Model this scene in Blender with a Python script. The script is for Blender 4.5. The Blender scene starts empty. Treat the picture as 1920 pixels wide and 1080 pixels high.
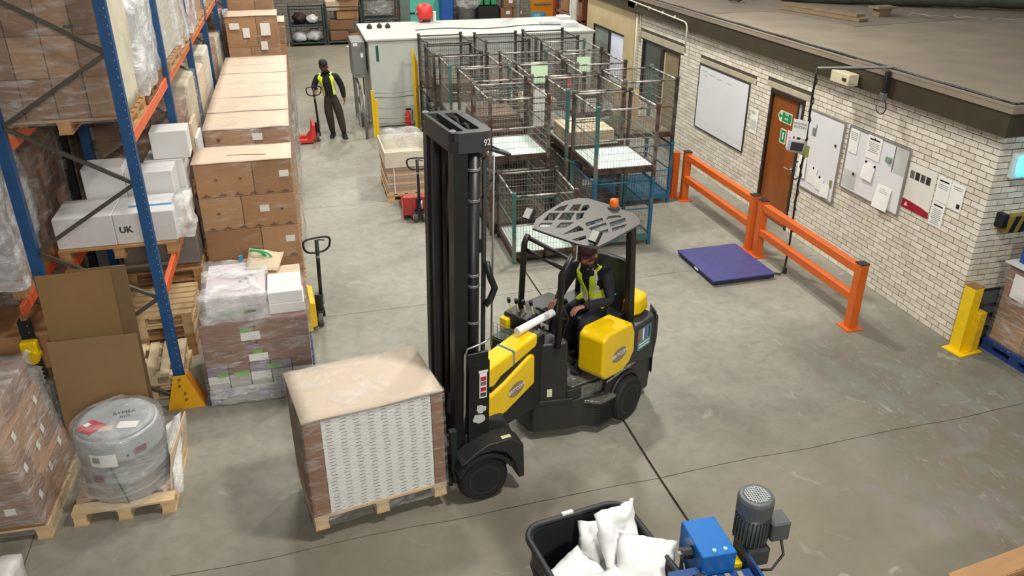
import bpy, bmesh, math, random
from mathutils import Vector, Matrix, noise
random.seed(7)
SC = bpy.context.scene
COL = SC.collection
R = math.radians
# ------------------------------------------------------------------ camera
CAM_H = 5.1; FPX = 1515.0; PITCH = math.atan(.4918); YAW = R(14.42)
cd = bpy.data.cameras.new('camera'); cam = bpy.data.objects.new('camera', cd); COL.objects.link(cam)
cd.sensor_width = 36.0; cd.lens = FPX / 1920 * 36; cd.clip_start = .05; cd.clip_end = 200
cam.location = (0, 0, CAM_H); cam.rotation_euler = (R(90) - PITCH, 0, -YAW)
SC.camera = cam
SC.view_settings.view_transform = 'Standard'; SC.view_settings.look = 'None'
SC.view_settings.exposure = 0.0; SC.view_settings.gamma = 1.0; SC.view_settings.use_curve_mapping = False
# ------------------------------------------------------------------ world, ceiling lamps and an added fill lamp
wd = bpy.data.worlds.new('hall'); SC.world = wd; wd.use_nodes = True
bg = wd.node_tree.nodes['Background']; bg.inputs[0].default_value = (.93, .96, 1.0, 1); bg.inputs[1].default_value = .21
def lamp(x, y, z, w, size=.7, col=(1, .975, .89), tx=0, ty=0):
    l = bpy.data.lights.new('high_bay_or_fill_lamp', 'AREA'); l.energy = w; l.size = size; l.shape = 'DISK'; l.color = col; l.spread = R(165)
    o = bpy.data.objects.new('high_bay_or_fill_lamp', l); o.location = (x, y, z); o.rotation_euler = (R(tx), R(ty), 0); COL.objects.link(o)
for (x, y, w) in [(.2, 9.6, 150), (.3, 16.5, 230), (.6, 24.5, 330), (4.6, 12.4, 400), (5.0, 19.5, 260), (3.2, 4.2, 330), (7.6, 26.5, 420), (2.9, 31.0, 260)]:
    lamp(x, y, 7.6, w)
lamp(1.2, -4.5, 6.8, 420, 1.2, tx=58)  # unseen fill lamp added behind the camera to brighten faces turned towards it

_c = math.cos; _s = math.sin
_r = Vector((_c(YAW), -_s(YAW), 0)); _f = Vector((_s(YAW) * _c(PITCH), _c(YAW) * _c(PITCH), -_s(PITCH))); _u = _r.cross(_f)
def ray(x, y): return _f + (x - 960) / FPX * _r - (y - 540) / FPX * _u
def at_z(x, y, z): d = ray(x, y); return Vector((0, 0, CAM_H)) + d * ((z - CAM_H) / d.z)
def at_x(x, y, X): d = ray(x, y); return Vector((0, 0, CAM_H)) + d * (X / d.x)
def at_y(x, y, Y): d = ray(x, y); return Vector((0, 0, CAM_H)) + d * (Y / d.y)

# ------------------------------------------------------------------ materials
def lin(c): c /= 255.0; return c / 12.92 if c <= .04045 else ((c + .055) / 1.055) ** 2.4
def rgb(*c):
    if len(c) == 1: h = c[0].lstrip('#'); c = [int(h[i:i + 2], 16) for i in (0, 2, 4)]
    return (lin(c[0]), lin(c[1]), lin(c[2]), 1)
MATS = {}
def M(name, col, rough=.6, metal=0., var=.10, scale=6., bump=0., bscale=40., coat=0., emit=None, estr=0., stretch=None, spec=.5):
    if name in MATS: return MATS[name]
    m = bpy.data.materials.new(name); m.use_nodes = True; nt = m.node_tree; b = nt.nodes['Principled BSDF']
    c = rgb(col) if isinstance(col, str) else col
    b.inputs['Roughness'].default_value = rough; b.inputs['Metallic'].default_value = metal
    b.inputs['Coat Weight'].default_value = coat; b.inputs['Specular IOR Level'].default_value = spec
    tc = nt.nodes.new('ShaderNodeTexCoord'); mp = nt.nodes.new('ShaderNodeMapping'); nt.links.new(tc.outputs['Object'], mp.inputs[0])
    if stretch: mp.inputs['Scale'].default_value = stretch
    if var > 0:
        n = nt.nodes.new('ShaderNodeTexNoise'); n.inputs['Scale'].default_value = scale; n.inputs['Detail'].default_value = 5
        nt.links.new(mp.outputs[0], n.inputs['Vector'])
        r = nt.nodes.new('ShaderNodeValToRGB'); r.color_ramp.elements[0].position = .3; r.color_ramp.elements[1].position = .7
        r.color_ramp.elements[0].color = tuple(v * (1 - var) for v in c[:3]) + (1,)
        r.color_ramp.elements[1].color = tuple(min(1, v * (1 + var)) for v in c[:3]) + (1,)
        nt.links.new(n.outputs[0], r.inputs[0]); nt.links.new(r.outputs[0], b.inputs['Base Color'])
    else: b.inputs['Base Color'].default_value = c
    if bump > 0:
        n2 = nt.nodes.new('ShaderNodeTexNoise'); n2.inputs['Scale'].default_value = bscale; n2.inputs['Detail'].default_value = 4
        nt.links.new(mp.outputs[0], n2.inputs['Vector'])
        bp = nt.nodes.new('ShaderNodeBump'); bp.inputs['Strength'].default_value = bump; bp.inputs['Distance'].default_value = .02
        nt.links.new(n2.outputs[0], bp.inputs['Height']); nt.links.new(bp.outputs[0], b.inputs['Normal'])
    if emit: b.inputs['Emission Color'].default_value = rgb(emit); b.inputs['Emission Strength'].default_value = estr
    MATS[name] = m; return m
def film(name, lo, hi, col='#f0efee', scale=3.2, rough=.13, stretch=(1., 1., 3.6), a=.50, b=.74):
    """stretch film: mostly clear, with creases that catch the light"""
    if name in MATS: return MATS[name]
    m = bpy.data.materials.new(name); m.use_nodes = True; nt = m.node_tree; bs = nt.nodes['Principled BSDF']
    bs.inputs['Base Color'].default_value = rgb(col); bs.inputs['Roughness'].default_value = rough; bs.inputs['Specular IOR Level'].default_value = .9
    tr = nt.nodes.new('ShaderNodeBsdfTransparent'); mx = nt.nodes.new('ShaderNodeMixShader')
    tc = nt.nodes.new('ShaderNodeTexCoord'); mp = nt.nodes.new('ShaderNodeMapping'); mp.inputs['Scale'].default_value = stretch; mp.inputs['Rotation'].default_value = (R(9), R(-7), 0)
    n = nt.nodes.new('ShaderNodeTexNoise'); n.inputs['Scale'].default_value = scale; n.inputs['Detail'].default_value = 9; n.inputs['Roughness'].default_value = .62; n.inputs['Distortion'].default_value = .7
    n2 = nt.nodes.new('ShaderNodeTexNoise'); n2.inputs['Scale'].default_value = scale * 2.2; n2.inputs['Detail'].default_value = 6; n2.inputs['Distortion'].default_value = .4
    mr = nt.nodes.new('ShaderNodeMapRange'); mr.inputs['From Min'].default_value = a; mr.inputs['From Max'].default_value = b
    mr.inputs['To Min'].default_value = lo; mr.inputs['To Max'].default_value = hi
    L = nt.links.new
    L(tc.outputs['Object'], mp.inputs[0]); L(mp.outputs[0], n.inputs['Vector']); L(mp.outputs[0], n2.inputs['Vector']); L(n.outputs[0], mr.inputs[0])
    bp = nt.nodes.new('ShaderNodeBump'); bp.inputs['Strength'].default_value = .9; bp.inputs['Distance'].default_value = .04
    L(n2.outputs[0], bp.inputs['Height']); L(bp.outputs[0], bs.inputs['Normal'])
    L(mr.outputs[0], mx.inputs[0]); L(tr.outputs[0], mx.inputs[1]); L(bs.outputs[0], mx.inputs[2])
    L(mx.outputs[0], nt.nodes['Material Output'].inputs[0])
    MATS[name] = m; return m
def M2(name, c1, c2, rough=.6, metal=.2, scale=7., lo=.42, hi=.56, bump=.1, stretch=None):
    """worn paint: two colours in patches"""
    if name in MATS: return MATS[name]
    m = M(name, c1, rough, metal, var=.2, scale=scale, bump=bump, stretch=stretch); nt = m.node_tree
    r = [n for n in nt.nodes if n.type == 'VALTORGB'][0]; r.color_ramp.elements[0].position = lo; r.color_ramp.elements[1].position = hi
    r.color_ramp.elements[0].color = rgb(c1); r.color_ramp.elements[1].color = rgb(c2); return m
def concrete():
    m = bpy.data.materials.new('concrete'); m.use_nodes = True; nt = m.node_tree; b = nt.nodes['Principled BSDF']; L = nt.links.new; N = nt.nodes.new
    g = N('ShaderNodeNewGeometry')
    def nz(s, d=6, dist=0., st=None):
        n = N('ShaderNodeTexNoise'); n.inputs['Scale'].default_value = s; n.inputs['Detail'].default_value = d; n.inputs['Distortion'].default_value = dist
        if st: mp = N('ShaderNodeMapping'); mp.inputs['Scale'].default_value = st; L(g.outputs['Position'], mp.inputs[0]); L(mp.outputs[0], n.inputs['Vector'])
        else: L(g.outputs['Position'], n.inputs['Vector'])
        return n.outputs[0]
    def ramp(f, e):
        r = N('ShaderNodeValToRGB')
        while len(r.color_ramp.elements) < len(e): r.color_ramp.elements.new(.5)
        for el, (p, c) in zip(r.color_ramp.elements, e): el.position = p; el.color = c
        L(f, r.inputs[0]); return r.outputs[0]
    def mix(f, a, c, t='MIX'):
        x = N('ShaderNodeMix'); x.data_type = 'RGBA'; x.blend_type = t
        if isinstance(f, float): x.inputs[0].default_value = f
        else: L(f, x.inputs[0])
        for i, v in ((6, a), (7, c)):
            if isinstance(v, tuple): x.inputs[i].default_value = v
            else: L(v, x.inputs[i])
        return x.outputs[2]
    def math_(op, a, c):
        x = N('ShaderNodeMath'); x.operation = op; x.use_clamp = True
        for i, v in ((0, a), (1, c)):
            if isinstance(v, (int, float)): x.inputs[i].default_value = v
            else: L(v, x.inputs[i])
        return x.outputs[0]
    base = ramp(nz(.55, 8, .4), [(.28, rgb('#827f75')), (.5, rgb('#9a978c')), (.74, rgb('#adaa9f'))])
    fine = ramp(nz(7., 8, .8), [(.3, rgb('#8f8f8f')), (.55, rgb('#c4c4c4')), (.8, rgb('#dcdcdc'))])
    c = mix(.45, base, fine, 'MULTIPLY')
    c = mix(1.0, c, (1.14, 1.13, 1.10, 1), 'MULTIPLY')
    # worn, dirty traffic lane near the doorway: darker brown-grey with scuffed paint
    sx = N('ShaderNodeSeparateXYZ'); L(g.outputs['Position'], sx.inputs[0])
    def rng(v, a, d):
        r = N('ShaderNodeMapRange'); r.interpolation_type = 'SMOOTHSTEP'; r.inputs['From Min'].default_value = a; r.inputs['From Max'].default_value = d; L(v, r.inputs[0]); return r.outputs[0]
    wob = nz(1.1, 5, .6)
    wx = math_('ADD', 0, 0)
    ax = N('ShaderNodeMath'); ax.operation = 'MULTIPLY_ADD'; L(wob, ax.inputs[0]); ax.inputs[1].default_value = 1.5; L(sx.outputs[0], ax.inputs[2])
    ay = N('ShaderNodeMath'); ay.operation = 'MULTIPLY_ADD'; L(wob, ay.inputs[0]); ay.inputs[1].default_value = 1.6; L(sx.outputs[1], ay.inputs[2])
    lane = math_('MULTIPLY', rng(ax.outputs[0], 5.75, 6.6), rng(ay.outputs[0], 9.4, 8.0))
    c = mix(math_('MULTIPLY', lane, .80), c, (.14, .125, .10, 1))
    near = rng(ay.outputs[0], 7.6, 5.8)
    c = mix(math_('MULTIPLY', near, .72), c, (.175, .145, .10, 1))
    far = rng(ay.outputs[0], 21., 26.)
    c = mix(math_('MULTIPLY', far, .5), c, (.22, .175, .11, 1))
    grn = math_('MULTIPLY', lane, ramp(nz(1.7, 6, 1.2), [(.5, (0, 0, 0, 1)), (.62, (1, 1, 1, 1))]))
    c = mix(math_('MULTIPLY', grn, .45), c, (.20, .22, .185, 1))
    prp = math_('MULTIPLY', math_('MULTIPLY', rng(ax.outputs[0], 5.6, 5.9), rng(ay.outputs[0], 6.9, 6.4)), ramp(nz(2.3, 4, .5, (1, 1, 5)), [(.52, (0, 0, 0, 1)), (.64, (1, 1, 1, 1))]))
    c = mix(math_('MULTIPLY', prp, .28), c, (.25, .21, .25, 1))
    scf = math_('MULTIPLY', lane, ramp(nz(9., 9, 2.0, (1.4, .5, 1)), [(.60, (0, 0, 0, 1)), (.70, (1, 1, 1, 1))]))
    c = mix(math_('MULTIPLY', scf, .32), c, (.46, .43, .37, 1))
    mark = ramp(nz(2.6, 9, 1.5), [(.66, (0, 0, 0, 1)), (.73, (1, 1, 1, 1))])
    c = mix(math_('MULTIPLY', mark, .25), c, (.62, .60, .54, 1))
    dk = ramp(nz(1.3, 9, 1.0), [(.27, (1, 1, 1, 1)), (.36, (0, 0, 0, 1))])
    c = mix(math_('MULTIPLY', dk, .35), c, (.17, .155, .13, 1))
    L(c, b.inputs['Base Color'])
    rr = N('ShaderNodeMapRange'); L(nz(1.5, 6), rr.inputs[0]); rr.inputs['To Min'].default_value = .42; rr.inputs['To Max'].default_value = .72; L(rr.outputs[0], b.inputs['Roughness'])
    bp = N('ShaderNodeBump'); bp.inputs['Strength'].default_value = .12; bp.inputs['Distance'].default_value = .01; L(nz(30, 6), bp.inputs['Height']); L(bp.outputs[0], b.inputs['Normal'])
    return m

# ------------------------------------------------------------------ mesh helpers
def BM(): return bmesh.new()
def box(bm, c, s, rz=0., mat=None, taper=1.0):
    x, y, z = s[0] / 2, s[1] / 2, s[2] / 2
    m = mat or (Matrix.Translation(c) @ Matrix.Rotation(rz, 4, 'Z'))
    v = [bm.verts.new(m @ Vector((sx * x * (taper if sz > 0 else 1), sy * y * (taper if sz > 0 else 1), sz * z))) for sz in (-1, 1) for sy in (-1, 1) for sx in (-1, 1)]
    for f in ((0, 2, 3, 1), (4, 5, 7, 6), (0, 1, 5, 4), (2, 6, 7, 3), (0, 4, 6, 2), (1, 3, 7, 5)): bm.faces.new([v[i] for i in f])
def bx(bm, x0, x1, y0, y1, z0, z1): box(bm, ((x0 + x1) / 2, (y0 + y1) / 2, (z0 + z1) / 2), (x1 - x0, y1 - y0, z1 - z0))
def hexa(bm, b4, t4):
    v = [bm.verts.new(p) for p in list(b4) + list(t4)]
    for f in ((3, 2, 1, 0), (4, 5, 6, 7), (0, 1, 5, 4), (1, 2, 6, 5), (2, 3, 7, 6), (3, 0, 4, 7)): bm.faces.new([v[i] for i in f])
def prism(bm, pts, z0, z1, s=1.0, c=None):
    n = len(pts)
    if c is None: c = (sum(p[0] for p in pts) / n, sum(p[1] for p in pts) / n)
    a = [bm.verts.new((p[0], p[1], z0)) for p in pts]
    t = [bm.verts.new((c[0] + (p[0] - c[0]) * s, c[1] + (p[1] - c[1]) * s, z1)) for p in pts]
    bm.faces.new(a[::-1]); bm.faces.new(t)
    for i in range(n): j = (i + 1) % n; bm.faces.new((a[i], a[j], t[j], t[i]))
def prism_m(bm, pts, d0, d1, m):
    """2D outline in the local xy plane of matrix m, extruded along its z"""
    n = len(pts); a = [bm.verts.new(m @ Vector((p[0], p[1], d0))) for p in pts]; t = [bm.verts.new(m @ Vector((p[0], p[1], d1))) for p in pts]
    bm.faces.new(a[::-1]); bm.faces.new(t)
    for i in range(n): j = (i + 1) % n; bm.faces.new((a[i], a[j], t[j], t[i]))
def cyl(bm, p0, p1, r, seg=12, r1=None, caps=True):
    p0 = Vector(p0); p1 = Vector(p1); r1 = r if r1 is None else r1
    d = (p1 - p0).normalized(); a = d.orthogonal().normalized(); b = d.cross(a)
    A = [bm.verts.new(p0 + (a * math.cos(t) + b * math.sin(t)) * r) for t in [2 * math.pi * i / seg for i in range(seg)]]
    B = [bm.verts.new(p1 + (a * math.cos(t) + b * math.sin(t)) * r1) for t in [2 * math.pi * i / seg for i in range(seg)]]
    for i in range(seg): j = (i + 1) % seg; bm.faces.new((A[i], A[j], B[j], B[i]))
    if caps: bm.faces.new(A[::-1]); bm.faces.new(B)
def tube(bm, pts, r, seg=8, closed=False):
    pts = [Vector(p) for p in pts]; n = len(pts); rings = []
    up = None
    for i, p in enumerate(pts):
        if closed: d = pts[(i + 1) % n] - pts[i - 1]
        else: d = pts[min(i + 1, n - 1)] - pts[max(i - 1, 0)]
        d = d.normalized() if d.length > 1e-9 else Vector((0, 0, 1))
        if up is None: up = d.orthogonal().normalized()
        a = (up - d * up.dot(d)); a = a.normalized() if a.length > 1e-6 else d.orthogonal().normalized(); up = a
        b = d.cross(a); rr = r[i] if isinstance(r, (list, tuple)) else r
        rings.append([bm.verts.new(p + (a * math.cos(2 * math.pi * k / seg) + b * math.sin(2 * math.pi * k / seg)) * rr) for k in range(seg)])
    m = n if closed else n - 1
    for i in range(m):
        A = rings[i]; B = rings[(i + 1) % n]
        for k in range(seg): j = (k + 1) % seg; bm.faces.new((A[k], A[j], B[j], B[k]))
    if not closed: bm.faces.new(rings[0][::-1]); bm.faces.new(rings[-1])
def lathe(bm, prof, c=(0, 0, 0), seg=24, m=None):
    c = Vector(c); m = m or Matrix(); rings = []
    for (r, z) in prof:
        rings.append([bm.verts.new(m @ (c + Vector((r * math.cos(2 * math.pi * k / seg), r * math.sin(2 * math.pi * k / seg), z)))) for k in range(seg)])
    for i in range(len(rings) - 1):
        for k in range(seg): j = (k + 1) % seg; bm.faces.new((rings[i][k], rings[i][j], rings[i + 1][j], rings[i + 1][k]))
    if prof[0][0] > 1e-4: bm.faces.new(rings[0][::-1])
    if prof[-1][0] > 1e-4: bm.faces.new(rings[-1])
def wire(bm, p0, p1, r): cyl(bm, p0, p1, r, 3, caps=False)
def sheet(bm, p00, p10, p11, p01, nx, ny, amp=0., sc=3., seed=0., thick=.004):
    """a wavy sheet between four corners, with thickness"""
    p = [Vector(q) for q in (p00, p10, p11, p01)]
    nrm = (p[1] - p[0]).cross(p[3] - p[0]).normalized(); G = []
    for side in (0, 1):
        g = []
        for j in range(ny + 1):
            row = []
            for i in range(nx + 1):
                u = i / nx; v = j / ny
                q = p[0] * (1 - u) * (1 - v) + p[1] * u * (1 - v) + p[2] * u * v + p[3] * (1 - u) * v
                h = noise.noise(Vector((u * sc + seed, v * sc - seed, seed * 1.7))) * amp
                row.append(bm.verts.new(q + nrm * (h + (thick / 2 if side == 0 else -thick / 2))))
            g.append(row)
        G.append(g)
    a, b = G
    for j in range(ny):
        for i in range(nx):
            bm.faces.new((a[j][i], a[j][i + 1], a[j + 1][i + 1], a[j + 1][i])); bm.faces.new((b[j][i], b[j + 1][i], b[j + 1][i + 1], b[j][i + 1]))
    for i in range(nx):
        bm.faces.new((a[0][i], b[0][i], b[0][i + 1], a[0][i + 1])); bm.faces.new((a[ny][i], a[ny][i + 1], b[ny][i + 1], b[ny][i]))
    for j in range(ny):
        bm.faces.new((a[j][0], a[j + 1][0], b[j + 1][0], b[j][0])); bm.faces.new((a[j][nx], b[j][nx], b[j + 1][nx], a[j + 1][nx]))
def obj(name, bm, mat, parent=None, smooth=False, bevel=0., seg=2, world=False, fix=True):
    if fix: bmesh.ops.recalc_face_normals(bm, faces=bm.faces)
    me = bpy.data.meshes.new(name); bm.to_mesh(me); bm.free()
    if world and parent is not None: me.transform(parent.matrix_basis.inverted())
    mats = mat if isinstance(mat, (list, tuple)) else [mat]
    for mm in mats: me.materials.append(mm)
    o = bpy.data.objects.new(name, me); COL.objects.link(o)
    if parent is not None: o.parent = parent
    if smooth:
        for p in me.polygons: p.use_smooth = True
    if bevel > 0:
        b = o.modifiers.new('bevel', 'BEVEL'); b.width = bevel; b.segments = seg; b.limit_method = 'ANGLE'; b.angle_limit = R(40)
        if seg > 1:
            for p in me.polygons: p.use_smooth = True
            w = o.modifiers.new('wn', 'WEIGHTED_NORMAL')
    return o
def inst(src, parent, loc=(0, 0, 0), rot=(0, 0, 0), name=None):
    o = src.copy(); COL.objects.link(o); o.parent = parent; o.location = loc; o.rotation_euler = rot
    if name: o.name = name
    for k in ('label', 'category', 'group', 'kind'):
        if k in o.keys() and parent is not None: del o[k]
    return o
def thing(name, label, cat, loc=(0, 0, 0), rz=0., group=None):
    o = bpy.data.objects.new(name, None); COL.objects.link(o); o.location = loc; o.rotation_euler = (0, 0, rz); o.empty_display_size = .1
    o.matrix_basis = Matrix.Translation(loc) @ Matrix.Rotation(rz, 4, 'Z')
    o['label'] = label; o['category'] = cat
    if group: o['group'] = group
    return o
def tag(o, label, cat, group=None):
    o['label'] = label; o['category'] = cat
    if group: o['group'] = group
    return o
def struct(o): o['kind'] = 'structure'; return o
def copy_tree(o, parent=None):
    c = o.copy(); COL.objects.link(c); c.parent = parent
    for ch in list(o.children): copy_tree(ch, c)
    return c
def text(name, s, size, mat, m, parent=None, ext=.001, world=False, align='CENTER', shear=0., bold=0.):
    cu = bpy.data.curves.new(name, 'FONT'); cu.body = s; cu.size = size; cu.align_x = align; cu.align_y = 'CENTER'; cu.extrude = ext; cu.resolution_u = 2; cu.shear = shear; cu.offset = bold
    t = bpy.data.objects.new(name, cu); COL.objects.link(t)
    dg = bpy.context.evaluated_depsgraph_get(); me = bpy.data.meshes.new_from_object(t.evaluated_get(dg)); bpy.data.objects.remove(t)
    me.transform(m)
    if world and parent is not None: me.transform(parent.matrix_basis.inverted())
    me.materials.clear(); me.materials.append(mat)
    o = bpy.data.objects.new(name, me); COL.objects.link(o)
    if parent is not None: o.parent = parent
    return o
def film_box(bm, x0, x1, y0, y1, z0, z1, amp=.012, seed=1., n=10, inset=0., sc=5.):
    """crumpled stretch film over a load: four sides and a top"""
    def P(x, y, z, nx, ny, nz):
        h = noise.noise(Vector((x * sc + seed, y * sc, z * sc * .6 - seed))) * amp + noise.noise(Vector((x * 14 + seed, y * 14, z * 9))) * amp * .4 + amp * .6
        return (x + nx * h, y + ny * h, z + nz * h)
    vs = {}
    def V(i, j, k):
        key = (i, j, k)
        if key not in vs:
            x = x0 + (x1 - x0) * i / n; y = y0 + (y1 - y0) * j / n; z = z0 + (z1 - z0) * k / n
            nx = -1 if i == 0 else (1 if i == n else 0); ny = -1 if j == 0 else (1 if j == n else 0); nz = 1 if k == n else 0
            if inset and k == n: x += (x0 + x1 - 2 * x) * inset; y += (y0 + y1 - 2 * y) * inset
            vs[key] = bm.verts.new(P(x, y, z, nx, ny, nz))
        return vs[key]
    for a in range(n):
        for b in range(n):
            bm.faces.new((V(a, 0, b), V(a + 1, 0, b), V(a + 1, 0, b + 1), V(a, 0, b + 1)))
            bm.faces.new((V(a, n, b), V(a, n, b + 1), V(a + 1, n, b + 1), V(a + 1, n, b)))
            bm.faces.new((V(0, a, b), V(0, a, b + 1), V(0, a + 1, b + 1), V(0, a + 1, b)))
            bm.faces.new((V(n, a, b), V(n, a + 1, b), V(n, a + 1, b + 1), V(n, a, b + 1)))
            bm.faces.new((V(a, b, n), V(a + 1, b, n), V(a + 1, b + 1, n), V(a, b + 1, n)))
def rrect(x0, x1, y0, y1, r, k=4):
    pts = []
    for cx, cy, a in ((x1 - r, y0 + r, -90), (x1 - r, y1 - r, 0), (x0 + r, y1 - r, 90), (x0 + r, y0 + r, 180)):
        for i in range(k + 1): t = R(a + 90 * i / k); pts.append((cx + r * math.cos(t), cy + r * math.sin(t)))
    return pts
# common materials
m_card = M('cardboard', '#a98058', .75, var=.10, scale=3., bump=.05)
m_card2 = M('cardboard_dark', '#8b6549', .75, var=.12, scale=3., bump=.05)
m_cardp = M('cardboard_pale', '#d3bda0', .7, var=.07, scale=3.)
m_board = M('greyboard', '#8f6f45', .85, var=.08, scale=1.2, bump=.04)
m_white = M('white_carton', '#e2e0de', .55, var=.04, scale=3.)
m_paper = M('paper', '#f1f0ec', .6, var=.02)
m_label = M('label_white', '#f0eeea', .5, var=.03)
m_ink = M('ink', '#1c1c1e', .5, var=0)
m_wood = M('pallet_wood', '#b88c5c', .8, var=.22, scale=4., bump=.12, stretch=(1, 1, 1))
m_wood2 = M('pallet_wood_pale', '#d2b489', .8, var=.16, scale=4., bump=.1)
m_woodd = M('pallet_wood_dark', '#7d5736', .85, var=.25, scale=4., bump=.12)
m_bluew = M('blue_pallet', '#1d3a78', .7, var=.15, scale=5., bump=.08)
m_film = film('stretch_film', .10, .55)
m_filmh = film('stretch_film_heavy', .38, .95, '#f6f5f4', 3., stretch=(1., 1., 1.6), a=.40, b=.62)
m_filml = film('stretch_film_light', .04, .34, a=.54, b=.76)
m_black = M('black_steel', '#1b1b1c', .42, .0, var=.15, scale=8.)
m_rubber = M('rubber', '#1a1a1a', .75, var=.12, scale=10.)
m_blackp = M('black_plastic', '#242527', .5, var=.08)
m_chrome = M('bright_steel', '#c9c9c7', .28, .9, var=.08)
m_steel = M('steel_grey', '#8b8d8c', .45, .6, var=.12)
m_yellow = M('yellow_paint', '#f2c804', .33, var=.05, coat=.4)
m_orange = M('orange_paint', '#d5641d', .5, var=.08)
m_red = M('red_paint', '#d8362f', .45, var=.08)
m_hivis = M('hivis_yellow', '#d8ee2c', .6, var=.05, emit=None)
m_refl = M('reflective_band', '#d9dbd2', .4, var=.05)
m_blue = M('blue_paint', '#1b4f80', .5, var=.12)
# ================================================================== SETTING
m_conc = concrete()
m_sub = M('joint_fill', '#3d362c', .95, var=.2)
bm = BM(); bx(bm, -9, 15, -1, 36, -.2, -.02)
floor = struct(obj('floor', bm, m_sub))
XS = [-9, -7.3, -2.72, 2.93, 7.7, 15]; YS = [-1, 1.35, 5.62, 9.86, 14.12, 18.4, 22.7, 27., 31.3, 36]
def jx(i, y):  # wobbling joint lines
    return XS[i] + (noise.noise(Vector((y * .9, i * 7.1, 0))) * .03 + .008 * (y - 8) * 0 if 0 < i < len(XS) - 1 else 0)
def jy(j, x):
    if j in (0, len(YS) - 1): return YS[j]
    return YS[j] + .036 * (x - 2.0) * (1 if j < 3 else .6) + noise.noise(Vector((x * 1.3, j * 5.3, 3))) * .035 + noise.noise(Vector((x * 6, j * 5.3, 9))) * .008
for i in range(len(XS) - 1):
    for j in range(len(YS) - 1):
        if YS[j] >= 18 and (i == 0 or i == 4): pass
        gx_ = .013 if i else 0
        b = BM(); n = 14; pts = []
        gy0 = .004 + .003 * (j == 2); gy1 = .004
        xa = lambda t: jx(i, YS[j] + (YS[j + 1] - YS[j]) * t) + (.013 if XS[i] == 2.93 else .005)
        xb = lambda t: jx(i + 1, YS[j] + (YS[j + 1] - YS[j]) * t) - (.013 if XS[i + 1] == 2.93 else .005)
        for k in range(n + 1): x = xa(0) + (xb(0) - xa(0)) * k / n; pts.append((x, jy(j, x) + .0045))
        for k in range(1, n): pts.append((xb(k / n), jy(j, xb(0)) + (jy(j + 1, xb(0)) - jy(j, xb(0))) * k / n))
        for k in range(n + 1): x = xb(1) + (xa(1) - xb(1)) * k / n; pts.append((x, jy(j + 1, x) - .0045))
        for k in range(1, n): t = 1 - k / n; pts.append((xa(t), jy(j, xa(0)) + (jy(j + 1, xa(0)) - jy(j, xa(0))) * t))
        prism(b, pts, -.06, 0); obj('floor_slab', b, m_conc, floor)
# ------------------------------------------------------------------ office block: brick walls
WX, WY = 7.54, 7.20
m_mortar = M('mortar', '#4b4337', .95, var=.2, scale=20., bump=.1)
m_bricks = [M('brick_paint_a', '#e0d8c9', .6, var=.09, scale=9., bump=.10, bscale=60.), M('brick_paint_b', '#d6cdbc', .62, var=.10, scale=9., bump=.10, bscale=60.), M('brick_paint_c', '#e6dfd2', .58, var=.07, scale=9., bump=.10, bscale=60.)]
m_render = M('beige_render', '#c2ad86', .85, var=.10, scale=2.5, bump=.06)
m_lintel = M('lintel', '#b3a894', .85, var=.12, scale=6., bump=.08)
m_fascia = M('fascia', '#3c3423', .55, var=.14, scale=3.)
ZT = 2.70
b = BM()
for (y0, y1, z0, z1) in [(WY + .01, 11.02, 0, ZT), (11.02, 11.98, 2.17, ZT), (11.98, 15.5, 0, ZT), (15.5, 17.5, 2.12, ZT), (16.4, 17.5, 0, .8), (17.5, 17.92, 0, ZT)]:
    bx(b, WX + .006, WX + .2, y0, y1, z0, z1)
wall_r = struct(obj('wall_right', b, m_mortar))
b = BM(); bx(b, WX + .006, 11.5, WY + .006, WY + .2, 0, ZT)
wall_f = struct(obj('wall_front', b, m_mortar))
BL, BH = .2145, .0645; PL, PH = .225, .075
srcs = []
for m in m_bricks:
    b = BM(); box(b, (0, 0, 0), (.05, BL, BH)); me = bpy.data.meshes.new('brick'); bmesh.ops.recalc_face_normals(b, faces=b.faces); b.to_mesh(me); b.free(); me.materials.append(m); srcs.append(me)
holes = [(11.0, 12.0, 0, 2.17), (15.5, 16.4, 0, 2.12), (16.4, 17.5, .8, 2.12), (10.85, 12.15, 2.17, 2.27), (15.35, 17.6, 2.12, 2.27), (12.5, 14.62, 2.10, 2.20)]
rest = [BM() for _ in m_bricks]; cnt = 0
for c in range(int(2.66 / PH) + 1):
    z = c * PH + PH / 2
    if z > 2.68: continue
    y = WY - (0 if c % 2 else PL / 2); k = 0
    while y < 17.9:
        y0 = max(y, WY); y1 = min(y + BL, 17.9); y += PL
        if y1 - y0 < .02: continue
        segs = [(y0, y1)]
        for (a, d, za, zb) in holes:
            if z + BH / 2 > za + .01 and z - BH / 2 < zb - .01:
                s2 = []
                for (p, q) in segs:
                    if q <= a or p >= d: s2.append((p, q))
                    else:
                        if a - p > .02: s2.append((p, a - .004))
                        if q - d > .02: s2.append((d + .004, q))
                segs = s2
        for (p, q) in segs:
            mi = random.randrange(3); dx = random.uniform(-.0015, .0015)
            if y1 < 9.16 and cnt < 299:
                o = bpy.data.objects.new('brick', srcs[mi]); COL.objects.link(o); o.parent = wall_r
                o.location = (WX + .025 + dx, (p + q) / 2, z); o.scale = (1, (q - p) / BL, 1); cnt += 1
            else: bx(rest[mi], WX + dx, WX + .05, p, q, z - BH / 2, z + BH / 2)
for mi, bb in enumerate(rest):
    o = obj('brick_courses', bb, m_bricks[mi], wall_r); o['kind'] = 'stuff'
rest = BM(); cnt = 0
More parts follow.
